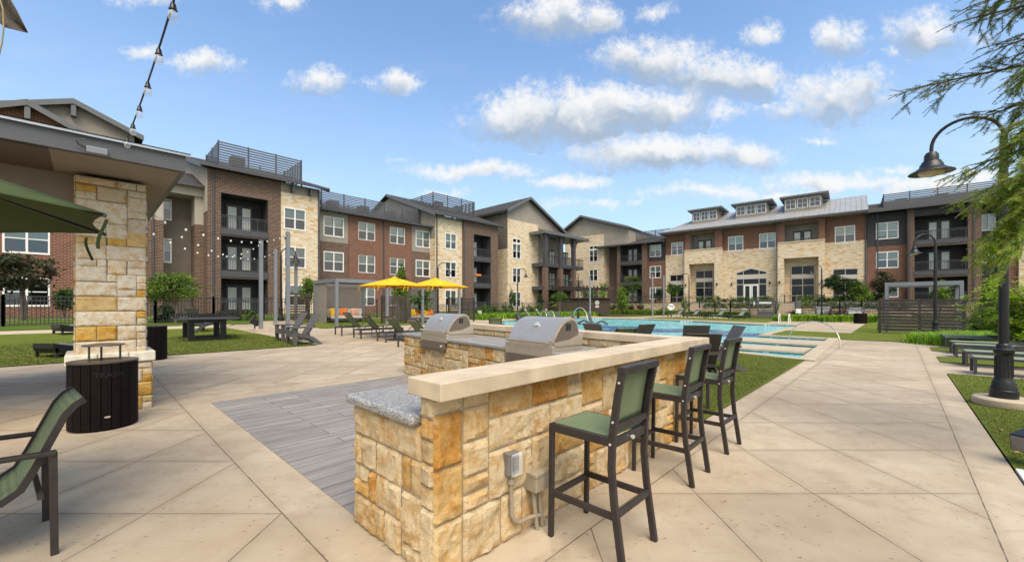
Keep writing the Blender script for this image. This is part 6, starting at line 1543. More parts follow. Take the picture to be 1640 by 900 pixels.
p = atd(768, 40); t = thing('utility_box', 'pale grey utility box in the bright hedge', 'utility box', (p.x,p.y,p.z), .2); b = MB(); b.box((-.2,-.15,0), (.2,.15,.7)); b.build('cabinet', M['post_pale'], t, bevel=.02); b = MB(); b.box((-.22,-.17,.702), (.22,.17,.74)); b.build('lid', M['post_grey'], t)
# pool rails
def arch(label, a, c, h, group, mat='chrome', r=.022):
    a, c = Vector(a), Vector(c); t = thing('pool_handrail', label, 'handrail', a, 0, group); b = MB()
    pts = [a.lerp(c, .5-.5*math.cos(PI*k/16))-a+Vector((0,0,h*math.sin(PI*k/16)**.8)) for k in range(17)]
    b.tube(pts, r, 8); b.build('rail', M[mat], t, smooth=60)
    b = MB()
    for q in (pts[0], pts[-1]): b.lathe([(.05,0),(.05,.02),(.03,.03)], q, 10)
    b.build('anchor_flange', M['steel'], t)
GR = 'bent steel pool handrails'
arch('wide arched steel handrail spanning the shallow pool steps by the walk', at(1263,551,-.2), at(1346,556.5,.03), zat(515,13.5), GR, 'steel', .02)
arch('arched steel handrail at the far left of the pool, above the in-water loungers', at(918.5,512,.0), at(941,516,-.1), zat(491,40)-.05, GR, r=.032)
arch('curved steel handrail left of a pair at the far pool steps', at(866,511,.02), at(876,514,-.1), .95, GR, r=.03); arch('curved steel handrail right of a pair at the far pool steps', at(878,511,.02), at(888,514.5,-.1), .95, GR, r=.03)
arch('left rail of the steel pool ladder with a white guard', at(1247,519.6,-.05), at(1250,517,.03), .8, GR, 'white', .03); arch('right rail of the steel pool ladder with a white guard', at(1263,519.8,-.05), at(1265.5,517.2,.03), .8, GR, 'white', .03)
# ------------------------------------------------------------------ trash cans
def can(label, loc, r, h, lid=True, text=None):
    t = thing('trash_can', label, 'trash can', loc, 0, 'dark round slatted trash cans'); n = 22; b = MB()
    for k in range(n):
        a0, a1 = 2*PI*k/n+.012, 2*PI*(k+1)/n-.012; ro = r; ri = r-.03
        pts = [(ro*math.cos(a0),ro*math.sin(a0)),(ro*math.cos((a0+a1)/2)*1.003,ro*math.sin((a0+a1)/2)*1.003),(ro*math.cos(a1),ro*math.sin(a1)),(ri*math.cos(a1),ri*math.sin(a1)),(ri*math.cos(a0),ri*math.sin(a0))]
        b.prism(pts, 'z', .02, h-.02)
    b.lathe([(r-.032,.0),(r-.032,h-.03)], (0,0,0), 32); b.build('slatted_body', M['can'], t)
    b = MB(); b.lathe([(r*.45,h-.021),(r+.006,h-.021),(r+.006,h-.003),(r*.96,h),(r*.45,h)], (0,0,0), 40, cap=False); b.build('top_ring', M['can_top'], t, smooth=30)
    b = MB(); b.lathe([(r*.449,h-.19),(r*.449,h-.004)], (0,0,0), 32); b.build('opening', M['black'], t)
    if lid:
        b = MB(); b.lathe([(r*.62,h+.175),(r*.63,h+.18),(r*.60,h+.19),(.05,h+.205)], (0,0,0), 40); ld = b.build('rain_lid', M['can_top'], t, smooth=30)
        b = MB()
        for k in range(3): a = .4+2*PI*k/3; b = MB(); b.bar((r*.5*math.cos(a),r*.5*math.sin(a),h-.01), (r*.5*math.cos(a),r*.5*math.sin(a),h+.18), .018, .012); b.build('lid_leg', M['can_top'], ld)
    if text:
        a_ = math.atan2(-loc[1], -loc[0]); b = MB()
        text_into(b, text, .085, lambda x, y: ((r+.003)*math.cos(a_+.15+x/r), (r+.003)*math.sin(a_+.15+x/r), h*.78+y))
        b.build('lettering', M['black'], t, fix=False)
        b = MB(Matrix.Rotation(a_+.1, 4, 'Z') @ Matrix.Translation((r+.002,0,.165)) @ Matrix.Rotation(PI/2, 4, 'Y') @ Matrix.Diagonal((.55,1.5,1,1))); b.lathe([(.02,-.004),(.018,.004)], (0,0,0), 16); b.build('badge', M['badge'], t)
    return t
can('dark brown slatted trash can with a raised disc lid in front of the stone column', (-5.06,5.03,0), .315, .82, text='TRASH')
can('dark brown slatted trash can half hidden behind the stone column', (-9.86,11.1,0), .33, .93, lid=False)
p = at(1378,518); can('black trash can far off at the corner of the pool deck', p, .42, .82, lid=True)
# ------------------------------------------------------------------ game table, cornhole boards, spotlights, leaf
p = gp(330, 546.5); t = thing('game_table', 'black outdoor game table with a mesh net on the left turf', 'game table', (p.x-.1, p.y+.15, p.z), A_U)
h = .86; b = MB(); b.box((-.85,-.6,h-.05), (.95,1.5,h)); b.build('table_top', M['frame_grey'], t, bevel=.006)
for y in (-.05, 1.1):
    b = MB(); b.box((-.55,y-.07,0), (-.37,y+.07,h-.05)); b.box((.42,y-.07,0), (.60,y+.07,h-.05)); b.box((-.37,y-.07,0), (.42,y+.07,.12)); b.box((-.37,y-.07,h-.17), (.42,y+.07,h-.05)); b.build('leg_frame', M['black'], t)
b = MB(); M.setdefault('olive', plain('olive_panel', (.10,.115,.075), .6)); b.box((-.55,.02,h-.17), (-.37,1.03,h-.051)); b.build('leg_brace', M['olive'], t); b = MB(); b.box((-.55,.02,0), (-.43,1.03,.1)); b.build('leg_brace', M['olive'], t)
b = MB(); nx = 24
for i in range(nx+1): x = -.98+2.05*i/nx; b.box((x-.02,.44,h+.003), (x+.02,.456,h+.16))
for k in range(4): z = h+.02+k*.042; b.box((-.98,.442,z-.009), (1.07,.454,z+.009))
b.build('net', M['black'], t); b = MB()
for x in (-1.0, 1.09): b.box((x-.02,.42,h-.08), (x+.02,.47,h+.17))
b.build('net_post', M['black'], t)
def corn(label, loc, rot):
    t = thing('cornhole_board', label, 'cornhole board', loc, rot, 'cornhole boards on the left turf'); b = MB()
    b.prism([(-.6,.0),(-.6,.10),(.6,.36),(.6,.24),(.55,.12)], 'x', -.31, .31); b.build('board', M['black'], t, bevel=.005)
    for s in (-1, 1): b = MB(); b.box((s*.29-.02,.5,0), (s*.29+.02,.56,.24)); b.build('leg', M['frame'], t)
    b = MB(); b.sweep([(-.15,-.05,.235),(.12,.2,.29)], .1, .03, (0,0,1)); b.build('bean_bag', M['post_grey'], t)
    return t
p = gp(117, 569); cbn = corn('black cornhole board on the near turf beside the stone column', p, face_rot((-.15,-1))); cbn.scale = (1.1,)*3
p = gp(127, 534.5); dup(cbn, p, face_rot((-.4,-1)), 'black cornhole board by the pale path, half hidden by the stone column', scale=1.1)
def spot(label, loc, rot, tilt, s=1.0):
    t = thing('spotlight', label, 'spotlight', loc, rot, 'black ground spotlights'); t.scale = (s,)*3
    b = MB(); b.box((-.018,-.018,-.03), (.018,.018,.20)); b.build('stake', M['black'], t)
    b = MB(Matrix.Translation((0,0,.25)) @ Matrix.Rotation(tilt, 4, 'Y')); b.prism([(-.12,-.085),(.10,-.085),(.13,-.06),(.13,.085),(-.12,.085)], 'y', -.10, .10); hd = b.build('housing', M['black'], t, bevel=.012)
    b = MB(Matrix.Translation((0,0,.25)) @ Matrix.Rotation(tilt, 4, 'Y')); b.box((-.128,-.085,-.07), (-.121,.085,.07)); b.build('lens', M['plastic_grey'], hd)
p = at(1654,748); spot('black floodlight on a stake in the turf at the right edge', p, PI*.06, math.radians(-12), .95)
p = gp(408, 529.5); spot('small black spotlight beside the light pole footing on the left turf', p, .6, math.radians(35), 1.6)
b = MB(); b.add([(0,0,0)], [])
t = thing('paver_edge', 'corner of a white stone paver at the right edge of the turf', 'paver', (*at(1648,766).xy, 0), A_U); b = MB(); b.box((-.25,-.2,-.02), (.2,.05,.02)); b.build('slab', M['white'], t, bevel=.008)
d = 1.35; t = thing('tree_leaf', 'dark dry leaf tip hanging into the top left corner', 'leaf', ((-8-CX)/F*d, d, zat(20, d)), 0)
def PX(px, py, dd=0): return Vector(((px-CX)/F*(d+dd), d+dd, zat(py, d+dd)))-Vector(t.location)
b = MB(); L1 = [(-60,-70),(-30,-40),(12,-8),(27,18),(36,36),(44,52)]; L2 = [(-60,20),(-40,25),(-10,30),(8,44),(24,48),(44,53)]
b.ribbon([[PX(x0+(x1-x0)*k/4, y0+(y1-y0)*k/4, .03*math.sin(PI*k/4)) for k in range(5)] for (x0, y0), (x1, y1) in zip(L1, L2)]); b.build('blade', M['leafdark'], t, solid=.002, smooth=60)
b = MB(); b.tube([PX(x, y, -.004) for x, y in ((-14,-20),(0,0),(5,16),(6,44),(3,70),(-3,95))], .0022, 6); b.build('stem', M['leafvein'], t)
# ------------------------------------------------------------------ plants
def leafquad(b, p, s, rd, up=.3, col=(.1,.15,.03), asp=.55):
    n = Vector((rd.gauss(0,1), rd.gauss(0,1), rd.gauss(0,1)+up)).normalized(); a = n.orthogonal().normalized(); a = (Matrix.Rotation(rd.uniform(0, 2*PI), 3, n) @ a); c = n.cross(a)
    b.col = col; b.add([p-a*s*.5, p+c*s*asp*.5, p+a*s*.5, p-c*s*asp*.5], [(0,1,2,3)])
GREENS = {'fresh': ((.115,.19,.026),(.17,.25,.034),(.075,.13,.022)), 'mid': ((.06,.12,.025),(.09,.16,.03),(.04,.085,.02)), 'dark': ((.028,.055,.02),(.045,.08,.025),(.018,.035,.016)),
          'red': ((.05,.06,.028),(.08,.06,.035),(.035,.05,.022)), 'lime': ((.17,.30,.025),(.24,.38,.035),(.11,.22,.02)), 'grey': ((.10,.14,.085),(.14,.18,.11),(.07,.10,.06)), 'burgundy': ((.055,.022,.026),(.08,.03,.03),(.035,.02,.02))}
def crown(b, c, rx, rz, n, size, hue, rd, clumps=26, spread=.30, shape=None, ry=None):
    ry = ry or rx; base = GREENS[hue]
    for k in range(clumps):
        while True:
            q = Vector((rd.uniform(-1,1), rd.uniform(-1,1), rd.uniform(-1,1)))
            if .25 < q.length < 1: break
        w = shape(q.z) if shape else 1.0
        cc = Vector((c[0]+q.x*rx*w, c[1]+q.y*ry*w, c[2]+q.z*rz)); col0 = rd.choice(base); kk = rd.uniform(.75, 1.2)
        sx = spread*rd.uniform(.7, 1.3)
        for i in range(n//clumps):
            g_ = Vector((rd.gauss(0,1)*rx*sx*.6, rd.gauss(0,1)*ry*sx*.6, rd.gauss(0,1)*rz*sx*.55)); v = rd.uniform(.75, 1.25)
            leafquad(b, cc+g_, size*rd.uniform(.7, 1.3), rd, .6, tuple(x*kk*v for x in col0))
def tree(name, label, loc, h, w, trunk_h, hue, n=2600, size=.2, clumps=28, cat='tree', group=None, shape=None, tr=.07, seed=1, stems=1, spread=.30):
    rd = random.Random(seed); t = thing(name, label, cat, loc, rd.uniform(0, 6), group); b = MB()
    for s in range(stems):
        ox = (s-(stems-1)/2)*.18
        b.tube([(ox*.3,0,-.1),(ox*.7+rd.uniform(-.05,.05),rd.uniform(-.05,.05),trunk_h*.5),(ox+rd.uniform(-.08,.08),rd.uniform(-.08,.08),trunk_h)], [tr,tr*.8,tr*.65], 8)
        for k in range(6):
            a = rd.uniform(0, 2*PI); l = w*.36*rd.uniform(.6, 1.1); e = (ox+l*math.cos(a), l*math.sin(a), trunk_h+(h-trunk_h)*rd.uniform(.3, .8)); m = (ox+l*.4*math.cos(a), l*.4*math.sin(a), trunk_h+(e[2]-trunk_h)*.5)
            b.tube([(ox,0,trunk_h*.92), m, e], [tr*.5,tr*.32,tr*.12], 6)
    b.build('trunk', M['bark'], t, smooth=60)
    b = MB(); crown(b, (0,0,(trunk_h*.85+h)/2), w/2*.82, (h-trunk_h*.85)/2*.85, n, size, hue, rd, clumps, spread, shape); b.build('crown', M['leaf'], t, fix=False)
    return t
cone = lambda z: .25+.85*(1-z)/2
def shrub(name, label, loc, h, w, hue, n=700, size=.11, seed=1, group=None, clumps=12, cat='shrub'):
    rd = random.Random(seed); t = thing(name, label, cat, loc, rd.uniform(0, 6), group); b = MB()
    for k in range(5):
        a = rd.uniform(0, 6.3); b.tube([(0,0,-.05),(w*.15*math.cos(a),w*.15*math.sin(a),h*.4),(w*.3*math.cos(a),w*.3*math.sin(a),h*.75)], [.02,.015,.006], 5)
    b.build('stems', M['bark'], t); b = MB(); crown(b, (0,0,h*.52), w/2*.8, h*.45, n, size, hue, rd, clumps, .4); b.build('foliage', M['leaf'], t, fix=False); return t
def by_px(px, d, pyt): p = atd(px, d); return p, zat(pyt, d)-p.z
def T(px, d, pyt, wpx, *a, th=.35, **k):
    p, h = by_px(px, d, pyt); return tree(k.pop('name', 'courtyard_tree'), a[0], p, h, wpx*d/F, h*th, a[1], **k)
def S(px, d, pyt, wpx, lab, hue, **k):
    p, h = by_px(px, d, pyt); return shrub(k.pop('name', 'shrub'), lab, p, h, wpx*d/F, hue, **k)
# left side, from near to far
T(37, 19.5, 404, 88, 'dark reddish-green small tree in front of the brick end by the left fence', 'red', th=.5, n=2600, size=.17, seed=3, stems=2, name='crape_myrtle')
T(281, 20.5, 436, 92, 'spreading light green round-topped tree on a short trunk before the fence', 'fresh', th=.42, n=4200, size=.12, seed=8, clumps=34, shape=lambda z: 1-.25*z, tr=.09)
S(104, 21.5, 456, 30, 'dense dark green upright shrub behind the fence by the stone column', 'mid', n=1800, size=.12, seed=5)
S(268, 22.3, 488, 34, 'dark upright shrub behind the fence under the round-topped tree', 'dark', n=900, size=.12, seed=6)
T(492, 26.5, 440, 38, 'feathery green tree behind the first dark slatted screen', 'fresh', th=.3, n=2200, size=.14, seed=12, shape=cone)
T(642, 26.0, 420, 34, 'light green pointed tree rising above the left yellow umbrella', 'fresh', th=.25, n=2600, size=.14, seed=14, shape=cone)
T(676, 26.5, 461, 40, 'leafy green tree behind the gap between the yellow umbrellas', 'mid', th=.3, n=1500, size=.14, seed=15)
for i, (px, d, pyt, w, hue, lab) in enumerate(((350,22.8,497,26,'red','low dark red shrub by the fence behind the game table'), (378,23,496,24,'red','reddish low shrub by the fence left of the light pole'), (400,23.3,497,24,'mid','low green shrub by the fence just left of the light pole'), (258,21.0,505,20,'red','sparse reddish shrub by the fence under the round-topped tree'), (330,22.6,500,22,'red','small dark red shrub just behind the game table net'))):
    S(px, d, pyt, w, lab, hue, n=500, size=.09, seed=30+i, group='low shrubs along the left fence')
# clipped shrubs before the fence at the back of the pool
for i, px in enumerate((765, 775, 786, 796, 808, 818, 838, 851, 862)):
    d = 29.9/(V.y-(-V.x)*(px-CX)/F) if False else (30.3/(V.x*(px-CX)/F+V.y)); p = atd(px, d); shrub('clipped_shrub', 'dark green clipped shrub in the row behind the bright hedge by the pool', p, 1.15+.1*((i*7) % 3), 1.15, 'mid', n=650, size=.12, seed=50+i, group='dark clipped shrubs behind the hedge')
for i, (px, lab) in enumerate(((980,'clipped dark shrub at the right end of the tiki bar'), (994,'clipped dark shrub under the pointed young tree'), (1010,'clipped dark shrub against the rubble wall right of the pointed tree'), (1024,'taller clipped dark shrub standing alone against the rubble wall'))):
    p = rq(px, 7.0); shrub('clipped_shrub', lab, p, 1.35 if px < 1020 else 1.9, 1.35, 'dark', n=800, size=.13, seed=70+i)
def grasses(name, label, poly_pts, n, h, hue, seed, lean=.5, w=.03):
    """clump planting: arching blades scattered along a strip"""
    rd = random.Random(seed); b = MB(); base = GREENS[hue]
    for i in range(n):
        k = rd.random()*(len(poly_pts)-1); a = int(k); f = k-a; c0, w0 = poly_pts[a]; c1, w1 = poly_pts[a+1]
        c = Vector(c0).lerp(Vector(c1), f); ww = w0+(w1-w0)*f; p = c+Vector((rd.uniform(-1,1)*ww, rd.uniform(-1,1)*ww, 0)); p.z = gz(p.x, p.y)
        hh = h*rd.uniform(.6, 1.15); an = rd.uniform(0, 2*PI); dv = Vector((math.cos(an), math.sin(an), 0)); sd_ = Vector((-dv.y, dv.x, 0))*w*rd.uniform(.6, 1.2)
        v = rd.uniform(.7, 1.3); col = rd.choice(base); b.col = tuple(x*v for x in col)
        m = p+dv*hh*lean*.35+Vector((0,0,hh*.7)); e = p+dv*hh*lean+Vector((0,0,hh*rd.uniform(.75,1.0)))
        b.add([p-sd_, p+sd_, m+sd_*.8, m-sd_*.8, e], [(0,1,2,3),(3,2,4)])
    return tag(b.build(name, M['leaf'], fix=False), label, 'planting', None, 'stuff')
def vline(px, v): d = v/(V.x*(px-CX)/F+V.y); return atd(px, d)
grasses('hedge_planting', 'bright green low hedge planting between the pool deck and the clipped shrubs', [(vline(px, 28.9), .75) for px in (762, 790, 820, 850, 880, 910, 935, 955)], 9000, .52, 'lime', 3, .5, .05)
grasses('hedge_planting', 'green low hedge planting below the rubble retaining wall', [(rq(px, 8.6), .6) for px in (950, 980, 1010, 1040, 1075)], 3500, .55, 'fresh', 4, .45, .05)
grasses('border_planting', 'low green border planting behind the four far chaise lounges', [(rq(px, 10.6), .55) for px in (1100, 1130, 1160, 1195)], 3200, .6, 'mid', 5, .5, .05)
grasses('border_planting', 'bright green border planting before the charcoal rule board', [(gp(px, 514.5), .55) for px in (1250, 1270, 1290, 1310)]+[], 2800, .62, 'lime', 6, .5, .05)
grasses('border_planting', 'bright green border planting by the far trash can and emergency sign', [(gp(px, 515.5), .6) for px in (1322, 1340, 1362, 1395, 1412)], 3200, .62, 'lime', 7, .5, .05)
grasses('border_planting', 'bright green grassy clumps beside the flat chaise lounges', [(Vector((*gp(px, py).xy, 0)), r) for px, py, r in ((1500,552,.7), (1520,548,.9), (1550,545,.9), (1600,545,.9))], 7500, .40, 'lime', 8, .75, .016)
for pa, pb, hue, sd_, q, z in ((1128, 1236, 'mid', 21, 7.3, .93), (1280, 1455, 'grey', 22, 7.3, .93), (1100, 1240, 'mid', 23, 5.0, 1.63), (1280, 1400, 'mid', 24, 5.0, 1.63)):
    rd = random.Random(sd_); n_ = max(3, int((pb-pa)/9)); i = 0
    for i in range(n_):
        px = pa+(pb-pa)*(i+.5)/n_; p = rq(px, q); p.z = z
        if 1243 < px < 1273 or 1094 < px < 1122: continue
        shrub('planter_shrub', {21: 'low green shrub in the planter behind the four far chaise lounges', 22: 'grey-green low shrub in the planter behind the rule signs', 23: 'low green shrub on the terrace edge below the clubhouse doors', 24: 'low green shrub on the terrace edge below the right clubhouse bay'}[sd_], p, rd.uniform(.7, 1.0), rd.uniform(1.0, 1.4), hue if rd.random() > .2 else 'fresh', n=420, size=.12, seed=sd_*10+i, group={21: 'green shrubs in the left planter', 22: 'grey shrubs in the right planter', 23: 'shrubs under the clubhouse doors', 24: 'shrubs under the right bay'}[sd_])
for i, (px, py, lab) in enumerate(((1338,511,'burgundy low shrub left of the emergency sign'), (1352,511,'burgundy low shrub under the emergency sign'), (1272,510,'burgundy low shrub by the phone pedestal'))):
    p = gp(px, py); shrub('burgundy_shrub', lab, p, .9, 1.5, 'burgundy', n=600, size=.11, seed=90+i)
# trees before the buildings
T(996, 51.5, 456, 25, 'bright green pointed young tree in front of the rubble retaining wall', 'fresh', th=.15, n=2600, size=.2, seed=101, shape=cone)
T(1078, 55.0, 452, 22, 'round green tree before the left clubhouse window', 'mid', th=.35, n=1800, size=.2, seed=102); T(1057, 57.0, 461, 16, 'small dark evergreen tree before the brick end of the far wing', 'dark', th=.15, n=1200, size=.2, seed=103)
T(1339, 44.5, 437, 44, 'dark green tree before the right clubhouse window', 'dark', th=.38, n=3000, size=.19, seed=104); T(1378, 43.0, 449, 40, 'bright green rounded conical tree beside the clubhouse corner', 'fresh', th=.1, n=3600, size=.17, seed=105, shape=cone)
T(1417, 42.5, 433, 42, 'dark reddish tree before the brick part of the dark wing', 'red', th=.35, n=2800, size=.19, seed=106); T(1505, 34, 447, 30, 'light green young tree behind the grey cabana frame', 'fresh', th=.25, n=1800, size=.16, seed=107); T(1592, 35, 441, 34, 'dark green tree against the dark wing at the right', 'mid', th=.2, n=2000, size=.18, seed=108)
S(1400, 44, 466, 30, 'dark bush between the conical tree and the reddish tree', 'dark', n=1100, size=.16, seed=109); T(820, 53, 461, 12, 'small dark green tree before the stone gable window', 'mid', th=.2, n=900, size=.16, seed=110); T(866, 52, 470, 12, 'small dark evergreen tree at the foot of the stone gable', 'dark', th=.1, n=800, size=.16, seed=112)
S(1227, 50.5, 478, 8, 'little potted evergreen right of the clubhouse doors', 'dark', n=300, size=.13, seed=113); S(1096, 52, 478, 12, 'round green bush at the top of the left steps', 'fresh', n=500, size=.14, seed=114); S(1319, 46, 478, 16, 'round green bush below the right clubhouse bay', 'mid', n=600, size=.14, seed=115)
T(967, 57, 452, 16, 'yellow-green tree showing over the tiki bar roof end', 'lime', th=.3, n=1200, size=.2, seed=116); T(945, 58, 458, 40, 'green trees seen under the tiki bar roof', 'mid', th=.2, n=1800, size=.2, seed=117)
# palms
def palm(label, loc, h, r, seed, n=26):
    rd = random.Random(seed); t = thing('palm_tree', label, 'palm', loc, 0, 'small fan palms'); b = MB(); b.tube([(0,0,-.1),(.03,0,h*.5),(0,.02,h)], [.17,.13,.14], 8); b.build('trunk', M['bark'], t, smooth=50); b = MB()
    for k in range(n):
        a = rd.uniform(0, 2*PI); el = rd.uniform(-.5, 1.2); dv = Vector((math.cos(a)*math.cos(el), math.sin(a)*math.cos(el), math.sin(el))); c = Vector((0,0,h))+dv*r*.5; sd_ = dv.cross(Vector((0,0,1))).normalized(); up = sd_.cross(dv)
        b.col = tuple(x*rd.uniform(.7, 1.2) for x in GREENS['mid' if rd.random() > .35 else 'fresh'][0]); b.bar(Vector((0,0,h)), c, .02)
        for j in range(9):
            f = (j-4)/4; tip = c+(dv*math.cos(f*1.2)+sd_*math.sin(f*1.2))*r*.55-Vector((0,0,r*.12)); s2 = (dv*-math.sin(f*1.2)+sd_*math.cos(f*1.2))*r*.045; b.add([c-s2, c+s2, tip], [(0,1,2)])
    b.build('fronds', M['leaf'], t, fix=False)
p = atd(896, 49.5); palm('small fan palm at the left end of the tiki bar', p, zat(484,49.5)-p.z, 1.6, 5); p = rq(1012.5, 4.6); p.z = 1.6; palm('fan palm on the terrace right of the pointed young tree', p, zat(460, p.y)-p.z, 2.2, 6)
def fountain_grass(label, loc, h, r, seed, hue='grey'):
    rd = random.Random(seed); b = MB(); t = thing('ornamental_grass', label, 'ornamental grass', loc)
    for i in range(1300):
        a = rd.uniform(0, 2*PI); el = rd.uniform(.15, 1.5); l = h*rd.uniform(.8, 1.1); dv = Vector((math.cos(a)*math.cos(el)*r/h, math.sin(a)*math.cos(el)*r/h, math.sin(el))); sd_ = Vector((-math.sin(a), math.cos(a), 0))*.012; m = dv*l*.6; e = dv*l-Vector((0,0,.12*math.cos(el)))
        b.col = tuple(x*rd.uniform(.6, 1.2) for x in rd.choice(GREENS[hue]+GREENS['fresh'][:1])); b.add([-sd_, sd_, m+sd_, m-sd_, e], [(0,1,2,3),(3,2,4)])
    b.build('blades', M['leaf'], t, fix=False)
p = atd(1575, 21.5); p.z = 0; fountain_grass('rounded blue-green ornamental grass clump at the right below the dark wing', p, 1.5, 1.25, 4)
# ------------------------------------------------------------------ near right: leafy bush and the feathery bald cypress
def leaf_spray(b, p, dv, l, rd, col, n=9, s=.075):
    dv = dv.normalized(); sd_ = dv.cross(Vector((0,0,1))).normalized()
    for i in range(n):
        q = p+dv*l*i/n+Vector((0,0,-.25*l*(i/n)**2)); b.col = tuple(x*rd.uniform(.75, 1.3) for x in col); a = (dv*.5+sd_*(1 if i % 2 else -1)*rd.uniform(.6, 1.1)+Vector((0,0,rd.uniform(-.4,.3)))).normalized(); w = a.cross(Vector((rd.gauss(0,.3), rd.gauss(0,.3), 1))).normalized()*s*.28
        L_ = s*rd.uniform(.7, 1.3); b.add([q, q+a*L_*.45+w, q+a*L_, q+a*L_*.45-w], [(0,1,2,3)])
rd = random.Random(77); loc = at(1632, 566); loc = Vector((loc.x+.9, loc.y+.3, 0)); t = thing('leafy_tree', 'bright green broad-leaved young tree behind the lamp post at the right edge', 'tree', loc); st_ = MB(); lv = MB()
for k in range(70):
    a = rd.uniform(0, 2*PI); h0 = rd.uniform(.5, 2.3); ln_ = rd.uniform(.7, 1.7)*(1.15-.2*h0/2.3); tip = Vector((math.cos(a)*ln_, math.sin(a)*ln_, h0+ln_*rd.uniform(-.05, .45))); st_.tube([(0,0,h0*.6), (tip.x*.5,tip.y*.5,h0*.9+.1), tip], [.02,.012,.004], 5)
    for j in range(34):
        f = rd.uniform(.3, 1.02); q = Vector((0,0,h0*.6)).lerp(tip, f)+Vector((rd.gauss(0,.07), rd.gauss(0,.07), rd.gauss(0,.07))); dv = Vector((tip.x+rd.gauss(0,.9), tip.y+rd.gauss(0,.9), rd.gauss(.0,.5))); leaf_spray(lv, q, dv, rd.uniform(.16, .3), rd, rd.choice(((.20,.31,.022),(.27,.37,.03),(.13,.22,.02),(.33,.40,.04))), 7, .1)
st_.tube([(0,0,0),(.03,.02,1.2),(0,0,2.4)], [.05,.04,.02], 7); st_.build('trunk', M['bark'], t, smooth=60); lv.build('crown', M['leaf'], t, fix=False)
# cypress: drooping twigs with rows of short needles; its trunk stands just outside the picture at the right
rd = random.Random(5); tx = Vector((6.5, 3.3, 0)); t = thing('bald_cypress', 'feathery bald cypress reaching in over the lamp at the top right', 'tree', tx); tw = MB(); nd = MB()
def feather(p, dv, l, col, lvl=0):
    dv = dv.normalized(); n = max(6, int(l/.011)); pts = []; q = Vector(p); d_ = Vector(dv)
    for i in range(n+1):
        pts.append(q.copy()); d_ = (d_+Vector((rd.gauss(0,.02), rd.gauss(0,.02), -.013+rd.gauss(0,.014)))).normalized(); q = q+d_*(l/n)
    tw.tube(pts[::3]+[pts[-1]], .0022 if lvl else .004, 4)
    for i in range(1, n+1):
        tdir = (pts[i]-pts[i-1]).normalized(); sd_ = tdir.cross(Vector((rd.gauss(0,.35), rd.gauss(0,.35), 1))).normalized(); nl = .033*math.sin(PI*min(1, .16+.84*i/n)**.8)+.009
        nd.col = tuple(x*rd.uniform(.7, 1.25) for x in col)
        for s in (-1, 1):
            e = pts[i]+(sd_*s*.8+tdir*.62).normalized()*nl; w = tdir*.0036; nd.add([pts[i]-w, pts[i]+w, e], [(0,1,2)])
    return pts
def bough(pts, col, nt, lt):
    pts = [Vector(p)-tx for p in pts]; fine_ = []
    for a, c in zip(pts, pts[1:]):
        for k in range(8): fine_.append(a.lerp(c, k/8))
    fine_.append(pts[-1]); m = len(fine_); tw.tube(fine_, [.016*(1-.75*i/m)+.003 for i in range(m)], 6)
    for k in range(nt):
        i = int(m*(.12+.86*k/nt)); i = min(i, m-2); p = fine_[i]; tdir = (fine_[i+1]-fine_[max(0, i-1)]).normalized(); s = 1 if k % 2 else -1
        sd_ = tdir.cross(Vector((0,0,1))).normalized(); dv = (tdir*.8+sd_*s*rd.uniform(.35, .9)+Vector((0,0,rd.uniform(-.55, .4)))).normalized(); l = lt*rd.uniform(.6, 1.15)*(1-.35*k/nt)
        pp = feather(p, dv, l, col)
        for j in range(int(l/.042)):
            q = pp[int(len(pp)*(.15+.8*rd.random()))] if len(pp) > 3 else p; dv2 = (dv*.7+Vector((rd.gauss(0,.5), rd.gauss(0,.5), rd.gauss(-.25,.35)))).normalized(); feather(q, dv2, l*rd.uniform(.25, .5), col, 1)
    feather(fine_[-1], tdir, lt*.6, col)
def B_(px, py, d): return ((px-CX)/F*d, d, zat(py, d))
dk, br, md = (.12,.165,.028), (.33,.46,.03), (.25,.35,.03)
TP = Vector((tx.x, tx.y, 0))
